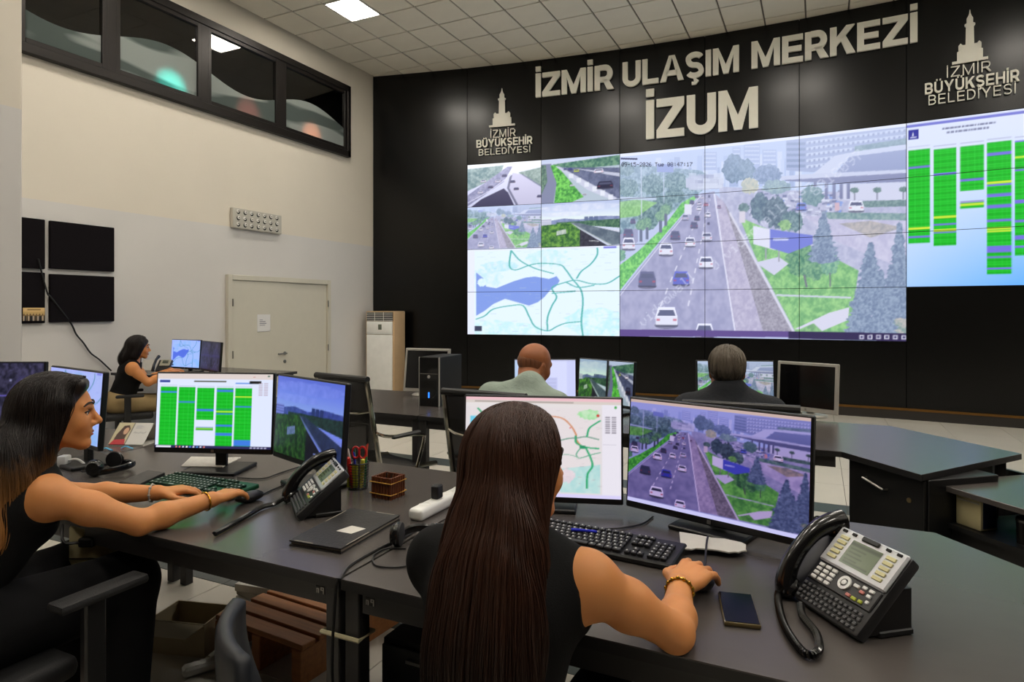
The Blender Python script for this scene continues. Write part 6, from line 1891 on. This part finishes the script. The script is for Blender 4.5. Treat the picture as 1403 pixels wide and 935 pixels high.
def hair_mat(name, top, low=None, z0=1.0, z1=.75, rough=.42):
    m = bpy.data.materials.new(name); m.use_nodes = True
    nt = m.node_tree; b = nt.nodes['Principled BSDF']
    tc = nt.nodes.new('ShaderNodeTexCoord'); sp = nt.nodes.new('ShaderNodeSeparateXYZ'); nt.links.new(tc.outputs['Object'], sp.inputs[0])
    mp = nt.nodes.new('ShaderNodeMapping'); mp.inputs['Scale'].default_value = (55, 55, 3); nt.links.new(tc.outputs['Object'], mp.inputs[0])
    nz = nt.nodes.new('ShaderNodeTexNoise'); nz.inputs['Scale'].default_value = 1.6; nz.inputs['Detail'].default_value = 5; nt.links.new(mp.outputs[0], nz.inputs['Vector'])
    ad_ = nt.nodes.new('ShaderNodeMath'); ad_.operation = 'MULTIPLY_ADD'; ad_.inputs[1].default_value = .16; nt.links.new(nz.outputs['Fac'], ad_.inputs[0]); nt.links.new(sp.outputs['Z'], ad_.inputs[2])
    mr = nt.nodes.new('ShaderNodeMapRange'); mr.inputs['From Min'].default_value = z0 + .08; mr.inputs['From Max'].default_value = z1 + .08; nt.links.new(ad_.outputs[0], mr.inputs['Value'])
    mx = nt.nodes.new('ShaderNodeMix'); mx.data_type = 'RGBA'; mx.inputs[6].default_value = lin(top); mx.inputs[7].default_value = lin(low or top); nt.links.new(mr.outputs[0], mx.inputs[0])
    m2 = nt.nodes.new('ShaderNodeMix'); m2.data_type = 'RGBA'; m2.blend_type = 'MULTIPLY'; m2.inputs[0].default_value = 1
    r2 = nt.nodes.new('ShaderNodeMapRange'); r2.inputs['To Min'].default_value = .45; r2.inputs['To Max'].default_value = 1.5; nt.links.new(nz.outputs['Fac'], r2.inputs['Value'])
    nt.links.new(mx.outputs[2], m2.inputs[6]); nt.links.new(r2.outputs[0], m2.inputs[7]); nt.links.new(m2.outputs[2], b.inputs['Base Color'])
    b.inputs['Roughness'].default_value = rough; b.inputs['Specular IOR Level'].default_value = .35
    bp = nt.nodes.new('ShaderNodeBump'); bp.inputs['Strength'].default_value = .5; bp.inputs['Distance'].default_value = .004; nt.links.new(nz.outputs['Fac'], bp.inputs['Height']); nt.links.new(bp.outputs[0], b.inputs['Normal'])
    return m
def strands(t, prims, c, M, m, count=1200, zlow=.7, zvar=.15, r=.0011, part_x=0.0, steps=34, step=.017, seed=1, back=.5, wave=.0, yr=(-.1, .075)):
    """hair locks that run from the parting over the hair volume and fall"""
    g = np.random.default_rng(seed)
    c = np.array(c, float)
    y = g.uniform(yr[0], yr[1], count); sd = np.where(g.random(count) < .5, -1, 1)
    x = part_x + sd * np.abs(g.normal(0, .03, count))
    P = c + np.stack([x, y, np.full(count, .13)], 1) @ M.T
    # drop on to the volume
    lift = g.uniform(.0, .006, count)
    def fld(Q): return field(prims, Q)
    def grad(Q):
        e = .002
        return np.stack([(fld(Q + np.eye(3)[i] * e) - fld(Q - np.eye(3)[i] * e)) / (2 * e) for i in range(3)], 1)
    def project(Q):
        for _ in range(3):
            d = fld(Q) - lift; G = grad(Q); G /= np.maximum(1e-6, np.linalg.norm(G, axis=1, keepdims=True))
            Q = Q - G * np.clip(d, -.05, .05)[:, None]
        return Q, G
    P, G = project(P)
    az = g.uniform(0, 1, count) ** .8
    side = (np.stack([sd * (.08 + .95 * az), -back * (1.6 - 1.2 * az), np.zeros(count)], 1)) @ M.T
    end = zlow + g.uniform(0, zvar, count)
    path = [P.copy()]; D = side / np.linalg.norm(side, axis=1, keepdims=True)
    ph = g.uniform(0, 6.28, count)
    for s_ in range(steps):
        w = min(1, s_ / 7.0)
        want = side * (1 - w) * .9 + np.array((0, 0, -1.0)) * (.25 + w)
        want = want + np.stack([np.sin(ph + s_ * .45), np.cos(ph + s_ * .4), np.zeros(count)], 1) * wave
        want -= G * np.sum(want * G, 1, keepdims=True)
        D = D * .35 + want * .65; D /= np.maximum(1e-6, np.linalg.norm(D, axis=1, keepdims=True))
        live = (P[:, 2] > end)[:, None]
        Q, G = project(P + D * step)
        P = np.where(live, Q, P)
        path.append(P.copy())
    A = np.stack(path, 1)                     # count, steps+1, 3
    n = A.shape[1]
    tg = np.gradient(A, axis=1); tg /= np.maximum(1e-6, np.linalg.norm(tg, axis=2, keepdims=True))
    u = np.cross(tg, np.array((.3, .9, .1))); u /= np.maximum(1e-6, np.linalg.norm(u, axis=2, keepdims=True)); v = np.cross(tg, u)
    rad = (r * (1 - .6 * np.linspace(0, 1, n) ** 3))[None, :, None] * g.uniform(.6, 1.4, count)[:, None, None]
    ring = np.stack([A + rad * (u * math.cos(a) + v * math.sin(a)) for a in (0, 2.094, 4.189)], 2)
    Vt = ring.reshape(-1, 3)
    base = (np.arange(count)[:, None, None] * n + np.arange(n - 1)[None, :, None]) * 3
    k = np.arange(3)[None, None, :]
    f = np.stack([base + k, base + (k + 1) % 3, base + 3 + (k + 1) % 3, base + 3 + k], -1).reshape(-1, 4)
    return tag(link('hair_strands', np_mesh('hair_strands', Vt, f, m), t), kind='stuff')
class Fig:
    def __init__(s, label, mid, rz, pel=(0, 0, .56), name='person'):
        s.t = thing(name, label, 'person', (mid.x, mid.y, 0), rz)
        s.inv = (T(mid.x, mid.y, 0) @ RZ(rz)).inverted()
    def l(s, X, Y, z):
        """camera metres -> local"""
        return np.array(s.inv @ cw(X, Y, z))
    def lv(s, X, Y, z=0):
        q = s.inv.to_3x3() @ (cw(X, Y, 0)); return np.array((q.x, q.y, z))
    def mesh(s, name, prims, res, m, off=0.0, cuts=(), parent=None):
        V, F_ = sdf_surface(prims, res, off, cuts)
        return link(name, np_mesh(name, V, F_, m), parent or s.t)

# ---- the long-haired woman in front, seen from behind
f1 = Fig('woman with very long dark brown hair and black sleeveless top, seen from behind', cw(-.0085, 1.3275, 0) - Vector((0, .13, 0)), R(-3))
sr, sl_ = f1.l(.150, 1.262, .925), f1.l(-.160, 1.408, .915)
nk = f1.l(-.002, 1.34, .985); pel = (0, -.02, .57)
hc = f1.l(.016, 1.372, 1.128); HM = rotm(-26, -4, 0)
er, wr_ = f1.l(.335, 1.318, .795), f1.l(.392, 1.50, .812)
body = torso_prims(pel, nk, .16, True, sl_, sr) + head_prims(hc, HM, True, nk)
body += arm_prims(sr, er, wr_) + hand_prims(wr_, f1.lv(.65, .76, -.0) + np.array((0, 0, .13)), (.15, 0, 1), 1, (22, 26, 18), .10, 1.12)
el_l, wl_l = f1.l(-.16, 1.56, .80), f1.l(.03, 1.66, .80)
body += arm_prims(sl_, el_l, wl_l) + hand_prims(wl_l, f1.lv(.7, .7), (0, 0, 1), -1, (20, 25, 20))
f1.mesh('body', body, .0035, m_skin)
skull_details(f1.t, hc, HM)
tp_ = torso_prims(pel, nk, .16, True, sl_, sr) + [ell(sl_, (.053, .053, .056), .035), cone(sl_, sl_ + (el_l - sl_) * .4, .047, .046, .03)]
f1.mesh('sleeveless_top', tp_, .006, m_top, .009, [ell(sr + np.array((.055, -.0, -.02)), (.062, .09, .105)), ell(nk + np.array((0, .03, .045)), (.085, .09, .06))])
f1.mesh('trousers', [ell(pel, (.17, .135, .125), .04)] + leg_prims(pel, .42), .012, m_pants, .012)
shoe(f1.t, pel, .42, .1, None, m_blk)
m_h1 = hair_mat('dark brown hair', (62, 35, 23), (40, 24, 17))
def hw_(c, M, x, y, z): return np.array(c) + M @ np.array((x, y, z))
hair1 = [ell(hw_(hc, HM, 0, -.016, .036), (.09, .108, .093), .02, HM), ell(hw_(hc, HM, 0, -.05, -.05), (.093, .075, .11), .05, HM), ell((hc[0] + .004, hc[1] - .115, .98), (.112, .06, .12), .05), ell((hc[0] + .012, hc[1] - .165, .87), (.126, .05, .14), .05), ell((hc[0] + .014, hc[1] - .19, .75), (.122, .044, .13), .05),
         cone(hw_(hc, HM, .07, .0, .02), hw_(hc, HM, .078, -.035, -.14), .028, .035, .03), cone(hw_(hc, HM, -.07, .02, .02), hw_(hc, HM, -.085, -.02, -.16), .03, .04, .03), sub(ell(hw_(hc, HM, 0, .11, -.03), (.072, .09, .11), .02, HM), .02)]
f1.mesh('hair', hair1, .006, m_h1)
strands(f1.t, hair1, hc, HM, m_h1, 1950, .62, .12, .0011, -.012, 40, .017, 3, .7, .05)
m_goldj = mat('gold jewellery', (214, 166, 60), rough=.25, metal=1)
def bracelet(t, wrist, toward, r, m, beads=0, name='bracelet'):
    d = Vector(tuple(np.array(toward) - np.array(wrist))).normalized()
    u = d.orthogonal().normalized(); v = d.cross(u)
    c = Vector(tuple(wrist)) + d * .02
    ring = [c + u * (r * math.cos(a)) + v * (r * math.sin(a)) for a in [2 * math.pi * i / 28 for i in range(28)]]
    o = MB().tube(ring, .0028, 6, closed=True).build(name, m, t)
    for k in range(beads):
        MB().ball(ring[int(28 * k / beads)], .0052, 8).build('link_bead', m, o)
bracelet(f1.t, wr_, er, .0305, m_goldj, 14)

# ---- the woman on the left with ombre hair
mid2 = cw(-1.534, 1.971, 0)
f2 = Fig('woman in profile with dark to blond long hair and black sleeveless top at the left', mid2 - Vector((0, .17, 0)), R(0))
sr, sl_ = f2.l(-1.375, 1.905, .905), f2.l(-1.683, 2.045, .905)
nk = f2.l(-1.50, 2.0, .975); pel = (0, -.06, .57)
hc = f2.l(-1.448, 2.05, 1.13); HM = rotm(-36, -3, 0)
er, wr2 = f2.l(-1.150, 1.985, .80), f2.l(-1.018, 2.175, .815)
el_l, wl2 = f2.l(-1.505, 2.25, .81), f2.l(-1.262, 2.29, .805)
body = torso_prims(pel, nk, .16, True, sl_, sr) + head_prims(hc, HM, True, nk, 1.0)
body += arm_prims(sr, er, wr2) + hand_prims(wr2, f2.lv(.40, .9) + np.array((0, 0, .03)), (0, 0, 1), 1, (14, 24, 20), .05)
body += arm_prims(sl_, el_l, wl2) + hand_prims(wl2, f2.lv(.86, .5) + np.array((0, 0, .02)), (0, 0, 1), -1, (18, 26, 22), .04)
f2.mesh('body', body, .0036, m_skin)
skull_details(f2.t, hc, HM)
tp_ = torso_prims(pel, nk, .16, True, sl_, sr)
f2.mesh('sleeveless_top', tp_, .006, m_top, .009, [ell(sr + np.array((.05, .0, -.0)), (.066, .09, .085)), ell(sl_ + np.array((-.05, 0, 0)), (.066, .09, .085)), ell(nk + np.array((0, .04, .035)), (.1, .09, .075))])
f2.mesh('trousers', [ell(pel, (.18, .14, .13), .04)] + leg_prims(pel, .50, spread=.13), .012, m_pants, .04)
shoe(f2.t, pel, .50, .13, None, m_blk)
m_h2 = hair_mat('dark brown to honey blond hair', (26, 16, 12), (168, 116, 62), 1.03, .84)
h2b = np.array((hc[0], hc[1], 0))
x0 = nk[0] + .035
hair2 = [ell(hw_(hc, HM, 0, -.02, .034), (.09, .108, .092), .02, HM), ell(hw_(hc, HM, 0, -.055, -.045), (.094, .078, .1), .05, HM), ell((x0 - .02, nk[1] - .10, 1.0), (.1, .065, .1), .05), ell((x0 - .005, nk[1] - .185, .89), (.105, .055, .11), .05), ell((x0 + .0, nk[1] - .26, .78), (.1, .048, .11), .05), ell((x0 + .0, nk[1] - .325, .69), (.08, .036, .09), .05),
         cone(hw_(hc, HM, .076, .015, .03), hw_(hc, HM, .09, -.035, -.12), .024, .036, .03), cone(hw_(hc, HM, -.076, .015, .03), hw_(hc, HM, -.088, -.035, -.12), .024, .034, .03), cone(hw_(hc, HM, .088, -.04, -.12), sr + np.array((-.055, -.01, .03)), .034, .03, .03), cone(sr + np.array((-.055, -.02, .03)), sr + np.array((-.05, -.11, -.1)), .03, .026, .03), cone(hw_(hc, HM, -.05, .055, .088), hw_(hc, HM, .045, .055, .09), .02, .022, .02),
         cone(hw_(hc, HM, .09, -.06, -.1), sr + np.array((-.075, -.06, .05)), .045, .05, .04), cone(sr + np.array((-.075, -.06, .05)), sr + np.array((-.07, -.125, -.07)), .05, .048, .04), cone(sr + np.array((-.07, -.125, -.07)), sr + np.array((-.06, -.16, -.22)), .046, .032, .04),
         sub(ell(hw_(hc, HM, 0, .135, -.03), (.12, .124, .112), .02, HM), .02)]
f2.mesh('hair', hair2, .006, m_h2)
strands(f2.t, hair2, hc, HM, m_h2, 1400, .64, .12, .0011, -.01, 44, .017, 5, .75, .07)
bracelet(f2.t, wl2, el_l, .030, m_silver, 8); bracelet(f2.t, wr2, er, .0305, m_goldj, 0)
MB().ball(tuple(hw_(hc, HM, .0795, -.012, -.044)), .004, 8).build('earring', m_goldj, f2.t)

# ---- the woman by the wall
f3 = Fig('woman in black tank top and khaki trousers seated at the desk by the left wall', cw(-4.03, 6.70, 0), R(-34))
sr, sl_ = (.155, .06, .855), (-.155, .06, .855); nk = np.array((0, .07, .92)); pel = (0, -.05, .50)
hc = np.array((0, .12, 1.06)); HM = rotm(0, -6, 0)
er, wr3 = np.array((.19, .20, .70)), np.array((.12, .40, .80)); el_, wl3 = np.array((-.19, .20, .70)), np.array((-.08, .42, .80))
body = torso_prims(pel, nk, .15, True, sl_, sr) + head_prims(hc, HM, True, nk, .95)
for (a_, b_, c_2, sd_) in ((sr, er, wr3, 1), (sl_, el_, wl3, -1)): body += arm_prims(a_, b_, c_2) + hand_prims(c_2, (-.1 * sd_, 1, 0), (0, 0, 1), sd_)
f3.mesh('body', body, .0065, m_skin); skull_details(f3.t, hc, HM)
f3.mesh('tank_top', torso_prims(pel, nk, .15, True, sl_, sr), .008, m_top, .011, [ell(np.array(sr) + np.array((.05, 0, -.0)), (.066, .09, .09)), ell(np.array(sl_) + np.array((-.05, 0, 0)), (.066, .09, .09)), ell(nk + np.array((0, .04, .03)), (.1, .09, .07)), ell((0, 0, .42), (.3, .3, .12))])
m_khaki = mat('khaki cotton', (150, 128, 88), rough=.85, bump=.2, bscale=30)
f3.mesh('khaki_trousers', [ell(pel, (.175, .14, .13), .04)] + leg_prims(pel, .43), .01, m_khaki, .016)
shoe(f3.t, pel, .43, .1, None, m_blk)
m_h3 = hair_mat('very dark brown hair', (24, 15, 12))
hair3 = [ell(hw_(hc, HM, 0, -.016, .034), (.09, .108, .09), .02, HM), ell(hw_(hc, HM, 0, -.06, -.05), (.095, .08, .1), .05, HM), ell(hw_(hc, HM, 0, -.11, -.13), (.1, .07, .09), .05, HM), cone(hw_(hc, HM, .075, .02, .02), hw_(hc, HM, .085, -.03, -.1), .026, .034, .03), cone(hw_(hc, HM, -.075, .02, .02), hw_(hc, HM, -.085, -.03, -.1), .026, .034, .03), sub(ell(hw_(hc, HM, 0, .122, -.035), (.09, .098, .1), .02, HM), .02)]
f3.mesh('hair', hair3, .008, m_h3)
strands(f3.t, hair3, hc, HM, m_h3, 350, .86, .06, .0016, 0, 24, .016, 8, .8, .05)

# ---- the bald man
m_sage = mat('sage green cotton', (142, 156, 144), rough=.85, var=.08, bump=.25, bscale=60)
f4 = Fig('bald man in a sage green shirt bent over the rear desk', cw(.06, 3.40, 0) - Vector((0, .1, 0)), R(2))
sr, sl_ = np.array((.185, .115, .955)), np.array((-.20, .14, .985)); nk = np.array((.015, .16, 1.03)); pel = (-.02, -.06, .58)
hc = f4.l(.128, 3.60, 1.147); HM = rotm(-26, -14, 8)
er, wr4 = np.array((.25, .26, .80)), np.array((.10, .46, .80)); el_, wl4 = np.array((-.26, .28, .80)), np.array((-.10, .48, .80))
body = torso_prims(pel, nk, .18, False, sl_, sr) + head_prims(hc, HM, False, nk, 1.03)
for (a_, b_, c_2, sd_) in ((sr, er, wr4, 1), (sl_, el_, wl4, -1)): body += arm_prims(a_, b_, c_2, 1, True) + hand_prims(c_2, (-.2 * sd_, 1, 0), (0, 0, 1), sd_, s=1.08)
f4.mesh('body', body, .0055, m_skin2); skull_details(f4.t, hc, HM)
m_stub = hair_mat('cropped dark stubble', (122, 76, 50))
f4.mesh('cropped_hair', [ell(hw_(hc, HM, 0, -.02, .012), (.0795, .0955, .073), .02, HM), sub(ell(hw_(hc, HM, 0, .1, .0), (.12, .125, .2), .02, HM), .01), sub(ell(hw_(hc, HM, 0, .0, .115), (.12, .14, .07), .02, HM), .02)], .006, m_stub)
sh = torso_prims(pel, nk, .18, False, sl_, sr) + [cone(nk + np.array((0, -.01, -.02)), nk + np.array((0.0, .0, .02)), .07, .066, .03)] + [p_ for (a_, b_) in ((sr, er), (sl_, el_)) for p_ in (cone(a_, np.array(a_) + (np.array(b_) - np.array(a_)) * .75, .062, .062, .03),)]
f4.mesh('shirt', sh, .008, m_sage, .014)
f4.mesh('trousers', [ell(pel, (.18, .14, .13), .04)] + leg_prims(pel, .45), .014, m_pants, .012)
shoe(f4.t, pel, .45, .1, None, m_blk)

# ---- the grey-haired man
m_navy = mat('dark navy cloth', (16, 20, 28), rough=.85, var=.15, bump=.25, bscale=60)
f5 = Fig('grey-haired man in a dark navy shirt seen from behind at the rear desk', cw(1.085, 3.20, 0) - Vector((0, .04, 0)), R(7))
sr, sl_ = np.array((.195, .06, .955)), np.array((-.195, .06, .955)); nk = np.array((0, .06, 1.03)); pel = (0, -.05, .57)
hc = f5.l(1.088, 3.25, 1.148); HM = rotm(0, -5, 0)
er, wr5 = np.array((.25, .2, .77)), np.array((.12, .42, .80)); el_, wl5 = np.array((-.25, .2, .77)), np.array((-.12, .42, .80))
body = torso_prims(pel, nk, .18, False, sl_, sr) + head_prims(hc, HM, False, nk, 1.03)
for (a_, b_, c_2, sd_) in ((sr, er, wr5, 1), (sl_, el_, wl5, -1)): body += arm_prims(a_, b_, c_2, 1, True) + hand_prims(c_2, (-.2 * sd_, 1, 0), (0, 0, 1), sd_, s=1.08)
f5.mesh('body', body, .0055, m_skin2); skull_details(f5.t, hc, HM)
m_h5 = hair_mat('short grey hair', (112, 102, 90), (46, 42, 38), 1.18, 1.09)
hair5 = [ell(hw_(hc, HM, 0, -.014, .04), (.087, .106, .09), .02, HM), ell(hw_(hc, HM, 0, -.05, -.01), (.076, .064, .055), .03, HM), sub(ell(hw_(hc, HM, 0, .12, -.03), (.14, .115, .1), .02, HM), .012), sub(ell(hw_(hc, HM, .09, .0, -.03), (.025, .045, .05), .02, HM), .008), sub(ell(hw_(hc, HM, -.09, .0, -.03), (.025, .045, .05), .02, HM), .008)]
f5.mesh('short_hair', hair5, .006, m_h5)
strands(f5.t, hair5, hc, HM, m_h5, 420, 1.115, .05, .0014, .01, 14, .013, 9, .9, .15)
sh = torso_prims(pel, nk, .18, False, sl_, sr) + [cone(nk + np.array((0, -.015, -.02)), nk + np.array((0.0, -.012, .03)), .07, .066, .03)] + [p_ for (a_, b_, c_2) in ((sr, er, wr5), (sl_, el_, wl5)) for p_ in (cone(a_, b_, .062, .052, .03), cone(b_, np.array(b_) + (np.array(c_2) - np.array(b_)) * .85, .05, .04, .03))]
f5.mesh('shirt', sh, .008, m_navy, .014)
f5.mesh('trousers', [ell(pel, (.18, .14, .13), .04)] + leg_prims(pel, .45), .014, m_pants, .012)
shoe(f5.t, pel, .45, .1, None, m_blk)

# ------------------------------------------------------------------ their task chairs
m_greyback = mat('pale grey chair shell', (150, 146, 136), rough=.5)
m_orange = mat('orange label', (206, 96, 40), rough=.6)
l1 = f1.t.location; l2 = f2.t.location; l3 = f3.t.location
task_chair('black task chair under the long-haired woman in front', (l1.x, l1.y - .03, 0), R(0), m_pad, .78, False)
task_chair('black task chair with padded armrest under the left-hand woman', (l2.x + .06, l2.y - .05, 0), R(0), m_pad, .78, True, arm_x=.34, tag_col=m_orange, arm_y=.24)
task_chair('task chair with pale grey back shell under the woman by the wall', (l3.x, l3.y, 0) , R(-34), m_greyback, .74, True, seat_z=.40, arm_z=.58, back_y=-.25)
ec = cw(-.60 + .19, 1.36 + .085, 0)
fc_ = task_chair('empty dark chair in the foreground between the two women', (ec.x, ec.y, 0), R(-40), mat('dark blue-grey leather', (22, 25, 31), rough=.5), .79, False, back_y=-.22)
fc_.scale = (.8, .8, 1)
